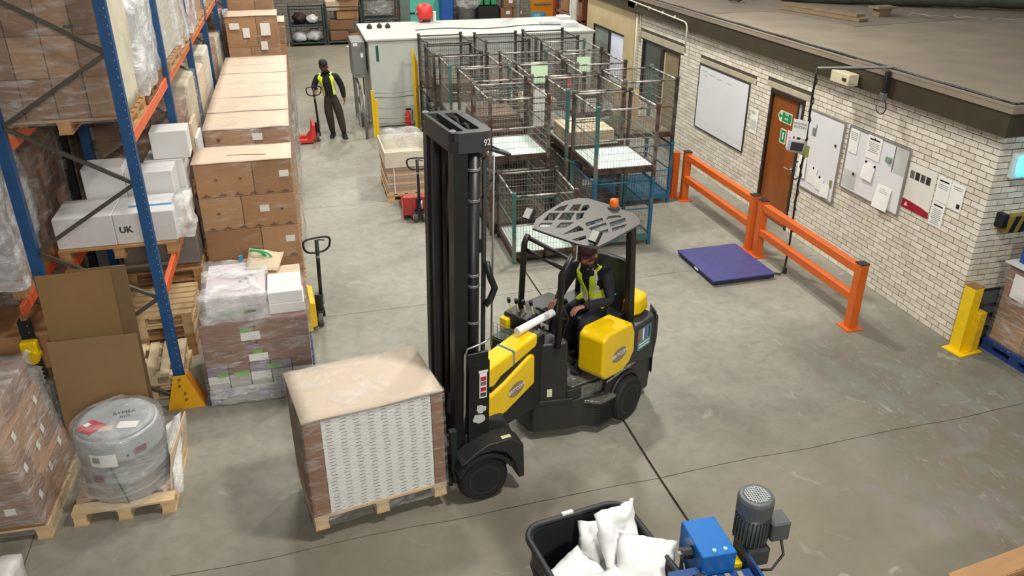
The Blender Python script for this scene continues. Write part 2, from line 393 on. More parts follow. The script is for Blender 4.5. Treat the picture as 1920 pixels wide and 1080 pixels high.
for c in range(int(2.66 / PH) + 1):
    z = c * PH + PH / 2
    if z > 2.68: continue
    x = WX + .052 + (0 if c % 2 else -PL / 2)
    while x < 11.4:
        x0 = max(x, WX + .052); x1 = x + BL; x += PL
        mi = random.randrange(3)
        if x1 < 9.2 and cnt < 299:
            o = bpy.data.objects.new('brick', srcs[mi]); COL.objects.link(o); o.parent = wall_f
            o.rotation_euler = (0, 0, R(90)); o.location = ((x0 + x1) / 2, WY + .025, z); o.scale = (1, (x1 - x0) / BL, 1); cnt += 1
        else: bx(rest, x0, x1, WY, WY + .05, z - BH / 2, z + BH / 2)
o = obj('brick_courses', rest, m_bricks[1], wall_f); o['kind'] = 'stuff'
# lintels
for (y0, y1, z0, z1) in [(10.85, 12.15, 2.172, 2.266), (15.35, 17.6, 2.122, 2.266), (12.5, 14.62, 2.102, 2.196)]:
    b = BM(); bx(b, WX - .002, WX + .05, y0, y1, z0, z1); obj('lintel', b, m_lintel, wall_r, bevel=.004, seg=1)
# rendered far part with its window
b = BM()
for (y0, y1, z0, z1) in [(17.92, 18.55, 0, ZT), (18.55, 20.7, 0, .77), (18.55, 20.7, 2.02, ZT), (20.7, 21.0, 0, ZT)]: bx(b, WX - .03, WX + .2, y0, y1, z0, z1)
struct(obj('wall_render', b, m_render))
b = BM(); bx(b, WX - .03, 16, 21.0, 21.2, 0, ZT); struct(obj('wall_back', b, m_render))
b = BM(); bx(b, 9.6, 9.7, 7.5, 21, 0, ZT); struct(obj('wall_office_inner', b, M('office_dark', '#5b564c', .9)))
# fascia and felt roof
FX = 7.40
b = BM(); bx(b, FX, FX + .03, 7.06, 21.3, 2.66, 3.0); struct(obj('trim_1', b, m_fascia, bevel=.004, seg=1))
b = BM(); bx(b, FX + .031, 12, 7.06, 7.09, 2.66, 3.0); struct(obj('trim_2', b, m_fascia, bevel=.004, seg=1))
b = BM(); bx(b, FX + .031, WX + .2, 7.091, 21.3, 2.66, 2.69); bx(b, WX + .2, 12, 7.091, WY + .1, 2.66, 2.69); struct(obj('trim_3', b, M('soffit', '#6a5f50', .8)))
m_felt = [M('roof_felt_a', '#8f8272', .9, var=.12, scale=1.6, bump=.08, bscale=90.), M('roof_felt_b', '#978a78', .9, var=.12, scale=1.6, bump=.08, bscale=90.), M('roof_felt_c', '#8a7d6e', .9, var=.12, scale=1.6, bump=.08, bscale=90.)]
b = BM(); bx(b, FX - .02, 18, 7.03, 21.3, 2.93, 3.0); roof = struct(obj('roof', b, m_felt[2]))
s1 = [(FX - .025, 9.80), (7.63, 9.89), (8.2, 9.98), (8.83, 10.14), (9.5, 9.88), (9.96, 9.76), (10.6, 9.55), (18, 9.2)]
s2 = [(FX - .025, 14.4), (8.2, 14.6), (8.96, 14.5), (9.2, 12.42), (10.2, 12.55), (11.4, 12.70), (18, 12.4)]
prism(b := BM(), [(FX - .025, 7.03), (18, 7.03)] + s1[::-1], 3.0, 3.024); obj('felt_sheet', b, m_felt[0], roof)
prism(b := BM(), s1 + s2[::-1], 3.0, 3.014); obj('felt_sheet', b, m_felt[1], roof)
prism(b := BM(), s2 + [(18, 21.3), (FX - .025, 21.3)], 3.0, 3.020); obj('felt_sheet', b, m_felt[2], roof)
tube(b := BM(), [(FX + .03, y, 3.03 + .004 * math.sin(y * 5)) for y in [7.06 + i * .25 for i in range(57)]], .018, 6); obj('edge_cable', b, m_black, roof, smooth=True)
tube(b := BM(), [(FX + .03 + i * .2, 7.075, 3.032) for i in range(20)], .014, 6); obj('edge_cable', b, m_black, roof, smooth=True)
# back wall and left wall
def blocks_mat():
    m = bpy.data.materials.new('grey_blockwork'); m.use_nodes = True; nt = m.node_tree; bs = nt.nodes['Principled BSDF']; bs.inputs['Roughness'].default_value = .85
    g = nt.nodes.new('ShaderNodeNewGeometry'); mp = nt.nodes.new('ShaderNodeMapping'); mp.inputs['Rotation'].default_value = (R(90), 0, 0)
    t = nt.nodes.new('ShaderNodeTexBrick'); t.inputs['Scale'].default_value = 1.; t.inputs['Brick Width'].default_value = .45; t.inputs['Row Height'].default_value = .12; t.inputs['Mortar Size'].default_value = .012
    t.inputs['Color1'].default_value = rgb('#968f84'); t.inputs['Color2'].default_value = rgb('#8a8378'); t.inputs['Mortar'].default_value = rgb('#655f57')
    nt.links.new(g.outputs['Position'], mp.inputs[0]); nt.links.new(mp.outputs[0], t.inputs['Vector']); nt.links.new(t.outputs[0], bs.inputs['Base Color']); return m
b = BM(); bx(b, -9, 16, 34, 34.2, 0, 7); struct(obj('wall_far', b, blocks_mat()))
b = BM(); bx(b, -9.2, -9, -1, 34, 0, 7); struct(obj('wall_left', b, M('dark_cladding', '#4a4743', .8)))
# ------------------------------------------------------------------ office door and windows
m_doorw = M('door_veneer', '#8c4d1f', .42, var=.16, scale=2.5, stretch=(1, 3, .5), coat=.15)
m_dark = M('dark_frame', '#33261d', .5, var=.1)
m_glass = M('window_pane', '#b9bcc6', .12, var=.05, spec=.8)
d1 = struct(thing('door_1', 'brown wood office door in a dark frame', 'door', (WX + .05, 11.5, 0))); del d1['category']
for (y0, y1, z0, z1) in [(11.0, 11.06, 0, 2.17), (11.94, 12.0, 0, 2.17), (11.06, 11.94, 2.10, 2.17)]:
    b = BM(); bx(b, WX - .012, WX + .14, y0, y1, z0, z1); obj('door_frame', b, m_dark, d1, world=True, bevel=.004, seg=1)
b = BM(); bx(b, WX + .03, WX + .075, 11.2, 11.935, 0.01, 2.095); bx(b, WX + .03, WX + .075, 11.065, 11.2, .01, 1.5); obj('door_leaf', b, m_doorw, d1, world=True)
b = BM(); bx(b, WX + .035, WX + .07, 11.065, 11.19, 1.52, 2.095); obj('glazing', b, m_glass, d1, world=True)
b = BM(); bx(b, WX + .018, WX + .03, 11.19, 11.215, 1.5, 2.095); bx(b, WX + .018, WX + .03, 11.065, 11.19, 1.5, 1.52); obj('glazing_bead', b, m_dark, d1, world=True)
b = BM(); cyl(b, (WX + .03, 11.14, 1.02), (WX - .03, 11.14, 1.02), .011); cyl(b, (WX - .03, 11.14, 1.02), (WX - .03, 11.27, 1.02), .011); bx(b, WX + .022, WX + .03, 11.11, 11.17, .94, 1.08); obj('door_handle', b, m_chrome, d1, world=True, smooth=False)
b = BM(); bx(b, WX + .076, WX + .6, 11.0, 12.0, 0, 2.17); obj('door_recess', b, m_dark, d1, world=True)
def window(name, y0, y1, z0, z1, mull, mats, xf=WX - .03):
    w = struct(thing(name, 'dark framed office window', 'window', (xf + .04, (y0 + y1) / 2, z0))); del w['category']
    ys = [y0] + mull + [y1]
    for i, y in enumerate(ys):
        a = .05 if 0 < i < len(ys) - 1 else .035
        b = BM(); bx(b, xf + .01, xf + .1, max(y0, y - a), min(y1, y + a), z0, z1); obj('window_frame', b, m_blackp, w, world=True)
    for z in (z0, z1):
        b = BM(); bx(b, xf + .012, xf + .098, y0, y1, max(z0, z - .05), min(z1, z + .05)); obj('window_frame', b, m_blackp, w, world=True)
    for i in range(len(ys) - 1):
        b = BM(); bx(b, xf + .05, xf + .06, ys[i] + .03, ys[i + 1] - .03, z0 + .04, z1 - .04); obj('pane', b, mats[i], w, world=True)
    return w
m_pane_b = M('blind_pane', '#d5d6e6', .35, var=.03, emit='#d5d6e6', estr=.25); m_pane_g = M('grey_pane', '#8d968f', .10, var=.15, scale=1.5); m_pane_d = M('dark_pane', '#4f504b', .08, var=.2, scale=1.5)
window('window_1', 18.55, 20.7, .77, 2.02, [19.55], [m_pane_b, m_pane_g])
window('window_2', 16.4, 17.5, .8, 2.12, [16.47], [m_pane_d, m_pane_d], WX + .01)
m_brownp = M('brown_panel', '#8b7a5e', .6, var=.1)
d2 = struct(thing('door_2', 'beige office door beside the window', 'door', (WX + .06, 15.95, 0))); del d2['category']
b = BM(); bx(b, WX + .04, WX + .09, 15.56, 16.34, 0, 2.06); obj('door_leaf', b, m_brownp, d2, world=True)
for (y0, y1, z0, z1) in [(15.5, 15.56, 0, 2.12), (16.34, 16.4, 0, 2.12), (15.56, 16.34, 2.06, 2.12)]:
    b = BM(); bx(b, WX + .0, WX + .1, y0, y1, z0, z1); obj('door_frame', b, m_dark, d2, world=True)
b = BM(); bx(b, WX + .03, WX + .04, 16.28, 16.33, .2, 2.0); obj('door_edge', b, m_cardp, d2, world=True)
# ------------------------------------------------------------------ far end: painted doors in the far wall
m_teal = M('teal_door', '#5fc0ac', .5, var=.06); m_od = M('orange_door', '#e08a12', .5, var=.06)
d3 = struct(thing('door_3', 'turquoise roller door in the far wall', 'door', (4.9, 34, 0))); del d3['category']
b = BM(); bx(b, 4.5, 6.0, 33.94, 34, 0, 2.6); obj('door_leaf', b, m_teal, d3, world=True)
b = BM(); bx(b, 4.1, 4.5, 33.9, 34, 0, 2.7); bx(b, 6.0, 6.25, 33.9, 34, 0, 2.7); obj('door_frame', b, M('grey_green', '#6d7a72', .6), d3, world=True)
d4 = struct(thing('door_4', 'orange fire door with a push bar in the far wall', 'door', (9.7, 34, 0))); del d4['category']
b = BM(); bx(b, 9.55, 10.5, 33.94, 34, 0, 2.1); obj('door_leaf', b, m_od, d4, world=True)
b = BM(); bx(b, 9.65, 10.4, 33.88, 33.935, .86, .93); obj('push_bar', b, m_chrome, d4, world=True)
b = BM(); bx(b, 9.7, 10.4, 33.93, 33.939, 1.05, 1.2); obj('notice_strip', b, M('notice_green', '#4d8a4a', .5), d4, world=True)
b = BM(); bx(b, 10.5, 10.62, 33.92, 34, 0, 2.2); obj('door_frame', b, M('red_jamb', '#b8452f', .5), d4, world=True)
# ================================================================== ON AND BEFORE THE OFFICE WALL
def WM(y, z, off=.0, rot=0.):
    return Matrix.Translation((WX - off, y, z)) @ Matrix(((0, 0, -1, 0), (-1, 0, 0, 0), (0, 1, 0, 0), (0, 0, 0, 1))) @ Matrix.Rotation(rot, 4, 'Z')
m_wb = M('whiteboard', '#e9e9ec', .22, var=.03, scale=1.5, coat=.3)
m_wbf = M('board_frame', '#4b4d50', .4, .5, var=.08)
m_alu = M('board_frame_alu', '#a4a39f', .4, .5, var=.08)
m_green = M('sign_green', '#1f8a55', .45, var=.05)
m_pink = M('pink_paper', '#eadcf0', .6, var=.03)
def board(name, label, y0, y1, z0, z1, fm, fw=.022):
    t = thing(name, label, 'whiteboard', (WX - .02, (y0 + y1) / 2, z0))
    b = BM(); bx(b, WX - .018, WX - .001, y0, y1, z0, z1); obj('panel', b, m_wb, t, world=True)
    for (a, c, d, e) in [(y0 - fw, y0, z0 - fw, z1 + fw), (y1, y1 + fw, z0 - fw, z1 + fw), (y0, y1, z0 - fw, z0), (y0, y1, z1, z1 + fw)]:
        b = BM(); bx(b, WX - .026, WX - .001, a, c, d, e); obj('frame', b, fm, t, world=True)
    return t
wb1 = board('whiteboard', 'large almost blank whiteboard on the brick wall left of the brown door', 12.68, 14.56, .885, 2.075, m_wbf)
m_faint = M('faded_marker', '#b9b9c2', .5, var=0)
for k, (y, z, w) in enumerate([(14.35, 1.98, .22), (14.05, 1.95, .25), (13.75, 1.93, .2), (13.4, 1.93, .16), (14.3, 1.9, .12)]):
    b = BM(); bx(b, WX - .0195, WX - .0185, y - w / 2, y + w / 2, z, z + .02); obj('faded_writing', b, m_faint, wb1, world=True)
wb2 = board('whiteboard', 'whiteboard with magnets and papers along its bottom, right beside the brown door', 9.945, 10.80, .88, 2.08, m_alu)
wb3 = board('whiteboard', 'whiteboard with several pinned notices in the middle of the brick wall', 8.56, 9.80, 1.20, 2.075, m_alu)
m_pale = M('grey_sheet', '#c8c9c6', .5, var=.04)
b = BM(); bx(b, WX - .0205, WX - .0185, 8.58, 8.82, 1.72, 2.06); obj('grey_panel', b, m_pale, wb3, world=True)
b = BM(); bx(b, WX - .0205, WX - .0185, 9.50, 9.78, 1.22, 1.48); obj('grey_panel', b, m_pale, wb3, world=True)
b = BM(); bx(b, WX - .022, WX - .0185, 8.81, 8.822, 1.72, 2.06); obj('seam', b, m_ink, wb3, world=True)
def paper(name, label, y, z, w, h, off, mat=m_paper, rot=0., lines=0, cat='notice', group=None, title=False, curl=.0, lm=m_ink):
    t = thing(name, label, cat, (WX - off, y, z - h / 2), 0., group)
    m = WM(y, z, off, rot); b = BM()
    P = [m @ Vector(q) for q in ((-w / 2, -h / 2, curl), (w / 2, -h / 2, curl * .5), (w / 2, h / 2, 0), (-w / 2, h / 2, 0))]
    sheet(b, *P, 4, 4, .004, 2., y, .0015); obj('sheet', b, mat, t, world=True)
    zz = h * .36
    if title:
        b = BM(); box(b, (0, 0, 0), (w * .7, h * .06, .0012), mat=m @ Matrix.Translation((0, zz, .004))); obj('print_heading', b, lm, t, world=True); zz -= h * .15
    for k in range(lines):
        b = BM(); box(b, (0, 0, 0), (w * random.uniform(.5, .78), h * .018, .001), mat=m @ Matrix.Translation((0, zz, .004 + curl * (.4 - zz / h)))); obj('print_line', b, M('grey_print', '#8d8d8d', .6, var=0), t, world=True); zz -= h * .075
    return t
def magnet(y, z, k, where):
    b = BM(); m = WM(y, z, .019); cyl(b, m @ Vector((0, 0, 0)), m @ Vector((0, 0, .012)), .019, 12); o = obj('magnet', b, m_ink); tag(o, where, 'magnet')
P2 = 'papers on the whiteboard beside the door'
paper('notice', 'white paper hanging off the left edge of the whiteboard beside the door', 10.79, 1.18, .2, .34, .03, rot=.1, curl=.02)
paper('notice', 'white paper low on the whiteboard beside the door, under the left black magnet', 10.50, 1.13, .21, .28, .027, lines=0, rot=-.06)
paper('notice', 'small white paper low on the whiteboard beside the door, second from its right edge', 10.30, 1.06, .2, .2, .029, rot=-.05)
paper('notice', 'torn white paper at the bottom right of the whiteboard beside the door', 10.13, 1.0, .2, .2, .027, rot=.05, curl=.015)
b = BM(); bx(b, WX - .024, WX - .0185, 10.0, 10.06, 1.08, 1.2); tag(obj('key_tag', b, M('olive_tag', '#8f8a5a', .5)), 'small olive tag on the right side of the whiteboard beside the door', 'tag')
b = BM(); bx(b, WX - .022, WX - .0185, 10.58, 10.68, 1.72, 1.84); bx(b, WX - .0225, WX - .0185, 10.58, 10.6, 1.84, 1.9); tag(obj('sticker', b, M('mid_grey', '#7d8083', .5)), 'grey L-shaped sticker high on the whiteboard beside the door', 'sticker')
magnet(10.07, 1.72, 0, 'black magnet on the right half of the whiteboard beside the door, away from papers')
magnet(10.72, 1.24, 1, 'black magnet at the far left bottom of the whiteboard beside the door')
magnet(10.49, 1.25, 2, 'black magnet in the middle bottom of the whiteboard beside the door')
magnet(10.31, 1.16, 3, 'black magnet at the lower right of the whiteboard beside the door')
paper('notice', 'tall white notice at the top left of the middle whiteboard', 9.68, 1.90, .2, .34, .027, lines=5)
paper('notice', 'white notice with a bold heading in the middle whiteboard', 9.24, 1.92, .3, .32, .027, lines=6, title=True)
paper('notice', 'small curling paper under the bold notice on the middle whiteboard', 9.26, 1.58, .24, .24, .027, rot=-.08, curl=.03)
paper('notice', 'curling white paper at the bottom of the middle whiteboard', 8.87, 1.33, .28, .32, .027, lines=3, curl=.05)
magnet(9.24, 2.04, 4, 'black magnet on the bold heading of the middle whiteboard')
magnet(9.34, 1.7, 5, 'black magnet at the left end of the small curling paper')
magnet(9.15, 1.68, 6, 'black magnet at the right end of the small curling paper')
magnet(9.56, 1.45, 7, 'lone black magnet at the lower left of the middle whiteboard')
magnet(8.85, 1.40, 8, 'black magnet on the bottom curling paper of the middle whiteboard')
b = BM(); box(b, (WX - .035, 8.90, 1.86), (.03, .1, .07)); tag(obj('board_wiper', b, M('wiper_green', '#7f9480', .8), bevel=.006), 'greyish green board wiper on the middle whiteboard', 'wiper')
po = paper('poster', 'white poster with four photos and a red foot on the brick wall', 8.27, 1.66, .5, .58, .006, M('poster_white', '#e6e3da', .5, var=.03), cat='poster')
for k in range(4):
    b = BM(); box(b, (0, 0, 0), (.075, .1, .001), mat=WM(8.44 - k * .098, 1.80, .0105)); obj('photo', b, M('photo_%d' % k, ['#5d665f', '#2b2b2c', '#4b4a49', '#343231'][k], .4, var=.5, scale=40.), po, world=True)
b = BM(); m = WM(8.27, 1.395, .011); pts = [(-.25, -.055), (.25, -.055), (.25, .02), (.1, .045), (-.1, .06), (-.25, .065)]; prism_m(b, pts, 0, .001, m); obj('red_band', b, M('poster_red', '#a11731', .45, var=.05), po, world=True)
b = BM(); prism_m(b, [(-.2, -.02), (-.14, -.02), (-.17, .035)], .0012, .002, m); obj('triangle_mark', b, m_paper, po, world=True)
paper('notice', 'upper white notice next to the red footed poster', 7.88, 1.77, .225, .31, .006, lines=3, title=True)
paper('notice', 'lower white notice full of text next to the red footed poster', 7.89, 1.45, .225, .31, .006, lines=9, title=True)
pn = paper('notice', 'rightmost white notice with a small dark picture, nearest the wall corner', 7.65, 1.76, .22, .33, .006, lines=2)
b = BM(); box(b, (0, 0, 0), (.05, .055, .001), mat=WM(7.59, 1.66, .0105)); obj('picture', b, m_ink, pn, world=True)
pa = paper('notice', 'narrow white and green notice between the large whiteboard and the door', 12.41, 1.50, .24, .42, .006, lines=0)
b = BM(); box(b, (0, 0, 0), (.18, .16, .001), mat=WM(12.42, 1.44, .0105)); obj('faded_block', b, M('faded_green', '#c9d2c4', .5), pa, world=True)
b = BM(); box(b, (0, 0, 0), (.12, .05, .001), mat=WM(12.45, 1.65, .0105)); obj('faded_block', b, M('faded_green2', '#b9c79c', .5), pa, world=True)
# signs on the door
DX = WX + .03
def DM(y, z, off=0.): return Matrix.Translation((DX - off, y, z)) @ Matrix(((0, 0, -1, 0), (-1, 0, 0, 0), (0, 1, 0, 0), (0, 0, 0, 1)))
m_signw = M('sign_border', '#e4e2c4', .5, var=.03)
t = thing('fire_exit_sign', 'green and white fire exit sign with an arrow, upper sign on the brown door', 'sign', (DX, 11.55, 1.7))
b = BM(); prism_m(b, [(-.21, 0), (-.14, -.09), (.2, -.09), (.2, .09), (-.14, .09)], 0, .003, DM(11.54, 1.78)); obj('plate', b, m_signw, t, world=True)
b = BM(); prism_m(b, rrect(-.08, .185, -.075, .075, .01), .003, .004, DM(11.54, 1.78)); obj('green_field', b, m_green, t, world=True)
text('lettering', 'Fire\nexit', .07, m_paper, DM(11.49, 1.80, .0042), t, .0004, True)
b = BM(); prism_m(b, [(-.19, 0), (-.13, -.06), (-.13, -.02), (-.09, -.02), (-.09, .02), (-.13, .02), (-.13, .06)], .003, .004, DM(11.54, 1.78)); obj('arrow', b, m_green, t, world=True)
t = thing('escape_sign', 'small square green pictogram sign, lower sign on the brown door', 'sign', (DX, 11.5, 1.35))
b = BM(); prism_m(b, rrect(-.085, .085, -.12, .12, .01), 0, .003, DM(11.52, 1.47)); obj('plate', b, m_signw, t, world=True)
b = BM(); prism_m(b, rrect(-.065, .065, -.1, .1, .01), .003, .004, DM(11.52, 1.47)); obj('green_field', b, m_green, t, world=True)
b = BM(); mm = DM(11.52, 1.47); prism_m(b, rrect(-.015, .015, -.05, .02, .008), .004, .005, mm); prism_m(b, [(.022 * math.cos(a), .045 + .022 * math.sin(a)) for a in [i * math.pi / 5 for i in range(10)]], .004, .005, mm); obj('pictogram', b, m_paper, t, world=True)
t = thing('notice', 'pink paper notice beside the pictogram sign on the brown door', 'notice', (DX, 11.28, 1.3))
b = BM(); sheet(b, *[DM(11.26, 1.46, .003) @ Vector(q) for q in ((-.14, -.15, 0), (.13, -.15, 0), (.13, .15, 0), (-.14, .15, 0))], 3, 3, .003, 2., 4., .0015); obj('sheet', b, m_pink, t, world=True)
for k in range(4):
    b = BM(); box(b, (0, 0, 0), (.16, .012, .001), mat=DM(11.27, 1.50 - k * .045, .008)); obj('print_line', b, M('grey_print', '#8d8d8d', .6, var=0), t, world=True)
# emergency light box and gadgets on the fascia
t = thing('emergency_light', 'cream emergency light box fixed on the fascia above the whiteboards', 'light', (7.3, 9.9, 2.66))
b = BM(); box(b, (7.30, 9.85, 2.77), (.16, .42, .16)); obj('body', b, M('cream_plastic', '#d8cfae', .5), t, world=True, bevel=.015)
b = BM(); bx(b, 7.21, 7.222, 9.7, 9.78, 2.75, 2.79); obj('indicator', b, m_dark, t, world=True)
t = thing('cable_bracket', 'thin steel arm running from the roof edge out to the hanging cable', 'bracket', (6.95, 9.2, 2.98))
b = BM(); tube(b, [(7.42, 9.08, 3.05), (6.62, 9.52, 3.0)], .017, 8); obj('arm', b, m_steel, t, world=True)
b = BM(); tube(b, [(7.42, 9.10, 3.04), (7.0, 9.36, 2.985), (6.62, 9.55, 2.99)], .008, 6); obj('cable', b, m_black, t, world=True, smooth=True)
t = thing('roof_connector', 'dark cable connector hanging at the roof edge with a cable loop', 'connector', (7.36, 9.05, 2.6))
b = BM(); box(b, (7.35, 9.05, 2.87), (.06, .06, .28)); obj('housing', b, m_blackp, t, world=True, bevel=.008)
b = BM(); box(b, (7.34, 9.05, 2.68), (.07, .08, .1)); obj('grey_plug', b, m_steel, t, world=True, bevel=.008)
b = BM(); tube(b, [(7.34, 9.05 + .1 * math.cos(a), 2.55 + .1 * math.sin(a)) for a in [R(60 + i * 30) for i in range(11)]], .007, 6); obj('cable_loop', b, m_black, t, world=True, smooth=True)
# conduit on the far part
t = thing('conduit', 'pale bent conduit pipe clipped to the fascia above the office windows', 'pipe', (7.36, 16.5, 2.3))
b = BM(); A = at_x(1175, 6, 7.36); tube(b, [(7.37, 19.2, 2.93), (7.37, 17.9, 2.88), (7.37, 15.10, 2.80), (7.37, 15.02, 2.77), (7.37, 14.98, 2.7), (7.37, 14.98, 2.25)], .016, 8); obj('pipe', b, M('cream_pipe', '#cfc8b4', .5), t, world=True, smooth=True)
for y in (17.6, 16.9, 16.2, 15.6): b = BM(); box(b, (7.385, y, 2.85 - (18 - y) * .012), (.03, .03, .07)); obj('clip', b, M('cream_pipe', '#cfc8b4', .5), t, world=True)
b = BM(); box(b, (7.46, 17.95, 2.8), (.12, .4, .16)); tag(obj('junction_box', b, M('cream_pipe2', '#bcb49c', .55), bevel=.01), 'pale junction box at the far end of the fascia over the rendered wall', 'box')
b = BM(); tube(b, [(WX - .05, 17.75, 2.66), (WX - .05, 17.75, .3)], .03, 8); tube(b, [(WX - .02, 17.65, 2.75), (WX - .02, 17.6, 2.0)], .02, 8); tag(obj('downpipe', b, M('cream_pipe', '#cfc8b4', .5), smooth=True), 'pale downpipe at the joint of brick and rendered wall', 'pipe')
# hanging indicator over the floor scale
t = thing('scale_indicator', 'weighing indicator with a paper sign on a black hanging cable above the barrier', 'indicator', (6.62, 9.52, 0))
b = BM(); pts = [(6.62 + .012 * math.sin(z * 4), 9.52 + .01 * math.cos(z * 3), z) for z in [2.99 - i * .1 for i in range(29)]]; tube(b, pts + [(6.60, 9.50, .1), (6.52, 9.45, .03), (6.40, 9.55, .02), (6.3, 9.62, .02)], .016, 6); obj('cable', b, m_black, t, world=True, smooth=True)
b = BM(); tube(b, [(6.635, 9.5, 2.95 - i * .13 + .0) if i % 2 else (6.60, 9.53, 2.95 - i * .13) for i in range(16)], .008, 5); obj('cable_tie_wrap', b, m_blackp, t, world=True, smooth=True)
sm = Matrix.Translation((6.52, 9.55, 2.18)) @ Matrix.Rotation(R(-62), 4, 'Z') @ Matrix.Rotation(R(90), 4, 'X')
b = BM(); box(b, (0, 0, 0), (.22, .24, .003), mat=sm); obj('paper_sign', b, m_paper, t, world=True)
text('lettering', 'HOSTING\nSECTION', .046, m_ink, sm @ Matrix.Translation((0, .04, .003)), t, .0004, True)
b = BM(); box(b, (0, 0, 0), (.24, .16, .18), mat=Matrix.Translation((6.52, 9.56, 1.93)) @ Matrix.Rotation(R(-50), 4, 'Z') @ Matrix.Rotation(R(-18), 4, 'X')); obj('display_head', b, M('grey_plastic', '#a7a5a6', .45), t, world=True, bevel=.03, seg=3)
b = BM(); box(b, (0, 0, 0), (.17, .006, .11), mat=Matrix.Translation((6.47, 9.48, 1.95)) @ Matrix.Rotation(R(-50), 4, 'Z') @ Matrix.Rotation(R(-18), 4, 'X')); obj('screen', b, m_ink, t, world=True)
b = BM(); box(b, (6.64, 9.50, 1.86), (.06, .06, .16)); obj('yellow_bracket', b, M('lime_plastic', '#9aa23a', .5), t, world=True, bevel=.008)
b = BM(); tube(b, [(6.6 + .07 * math.cos(a) - .06, 9.5, 1.6 + .13 * math.sin(a)) for a in [R(90 + i * 30) for i in range(8)]], .008, 6); obj('coiled_lead', b, m_black, t, world=True, smooth=True)
b = BM(); box(b, (6.66, 9.50, .72), (.08, .07, .1)); obj('socket', b, m_blackp, t, world=True, bevel=.01)
b = BM(); box(b, (6.62, 9.52, .045), (.05, .05, .09)); obj('cable_foot', b, m_blackp, t, world=True)
# ------------------------------------------------------------------ orange barrier, two bays
def barrier(label, ya, yb):
    t = thing('safety_barrier', label, 'barrier', (6.55, (ya + yb) / 2, 0))
    for y in (ya, yb):
        b = BM(); box(b, (6.55, y, .46), (.12, .12, .9)); p = obj('post', b, m_orange, t, world=True, bevel=.006, seg=1)
        b = BM(); box(b, (6.55, y, .008), (.24, .24, .016)); fp = obj('foot_plate', b, m_orange, t, world=True)
        b = BM(); box(b, (6.55, y, .914), (.125, .125, .012)); obj('cap', b, m_blackp, t, world=True)
    for z in (.82, .42):
        b = BM(); bx(b, 6.50, 6.60, ya + .06, yb - .06, z - .055, z + .055); obj('rail', b, m_orange, t, world=True, bevel=.006, seg=1)
    return t
barrier('orange steel barrier bay farther away, beside the large blank whiteboard', 10.45, 12.82)
barrier('orange steel barrier bay nearer the camera, under the notice boards', 7.83, 10.20)
b = BM(); box(b, (6.45, 13.08, .42), (.12, .12, .84)); t = thing('barrier_post', 'single orange post standing at the far end of the barrier', 'post', (6.45, 13.08, 0)); obj('post', b, m_orange, t, world=True, bevel=.006, seg=1)
b = BM(); box(b, (6.45, 13.08, .008), (.22, .22, .016)); obj('foot_plate', b, m_orange, t, world=True)
# floor scale
t = thing('floor_scale', 'low blue steel platform floor scale beside the barrier', 'scale', (5.87, 9.95, 0), R(1))
m_sb = M('scale_blue', '#50548f', .38, .2, var=.10, scale=14., bump=.25, bscale=55.)
b = BM(); bx(b, -.5, .5, -.58, .58, .075, .09); obj('platform', b, m_sb, t)
b = BM(); bx(b, -.49, .49, -.57, .57, .03, .0745); obj('frame', b, M('scale_edge', '#20244a', .5), t)
for sx in (-.42, .42):
    for sy in (-.5, .5): b = BM(); cyl(b, (sx, sy, 0), (sx, sy, .03), .04, 10); obj('foot', b, m_rubber, t)
b = BM(); bx(b, -.502, -.49, -.1, .0, .04, .07); obj('label_plate', b, m_label, t)
# yellow bollard at the corner
t = thing('bollard', 'yellow steel corner protector with a bent lower half at the wall corner', 'bollard', (7.52, 7.0, 0), R(8))
b = BM(); box(b, (.0, .02, .43), (.15, .15, .86)); obj('tall_post', b, m_yellow, t, bevel=.006, seg=1)
b = BM(); box(b, (.1, -.06, .27), (.12, .12, .54)); obj('short_post', b, M('yellow_worn', '#d9b312', .5, var=.18, scale=14.), t, bevel=.006, seg=1)
b = BM(); bx(b, -.16, .2, -.16, .12, 0, .012); obj('foot_plate', b, m_yellow, t)
b = BM(); bx(b, -.076, .076, -.056, .096, .861, .868); obj('cap', b, m_woodd, t)
b = BM(); cyl(b, (.08, .02, .68), (.13, .02, .68), .02, 8); obj('bolt', b, m_dark, t)
# things on and before the return wall
t = thing('insect_killer', 'glowing blue fly killer lamp on the return wall', 'lamp', (7.9, 7.1, 2.1))
b = BM(); bx(b, 7.70, 8.16, 7.12, 7.199, 2.14, 2.44); obj('housing', b, M('pale_blue_plastic', '#cfe6ea', .4), t, world=True, bevel=.02)
for z in (2.22, 2.30, 2.38):
    b = BM(); cyl(b, (7.78, 7.09, z), (8.1, 7.09, z), .022, 10); obj('tube', b, M('uv_tube', '#35d6f2', .3, emit='#37dcff', estr=7.), t, world=True)
for i in range(9): b = BM(); wire(b, (7.78 + i * .04, 7.06, 2.16), (7.78 + i * .04, 7.06, 2.43), .003); obj('guard_wire', b, m_chrome, t, world=True)
t = thing('hazard_bracket', 'black and yellow striped bracket on the return wall', 'bracket', (7.9, 7.1, 1.5))
b = BM(); bx(b, 7.72, 7.80, 7.08, 7.199, 1.55, 1.72); obj('end_block', b, m_black, t, world=True, bevel=.008)
b = BM(); bx(b, 7.80, 8.5, 7.1, 7.199, 1.48, 1.68); obj('plate', b, M('dull_yellow', '#8d7b2d', .6), t, world=True)
for i in range(5):
    b = BM(); x = 7.86 + i * .14; prism_m(b, [(x, 1.48), (x + .07, 1.48), (x + .13, 1.68), (x + .06, 1.68)], 0, .004, Matrix.Translation((0, 7.1, 0)) @ Matrix.Rotation(R(90), 4, 'X')); obj('stripe', b, m_black, t, world=True)
t = thing('wall_rail', 'dark grey slatted rail low on the return wall behind the yellow protector', 'rail', (8.2, 7.1, 0))
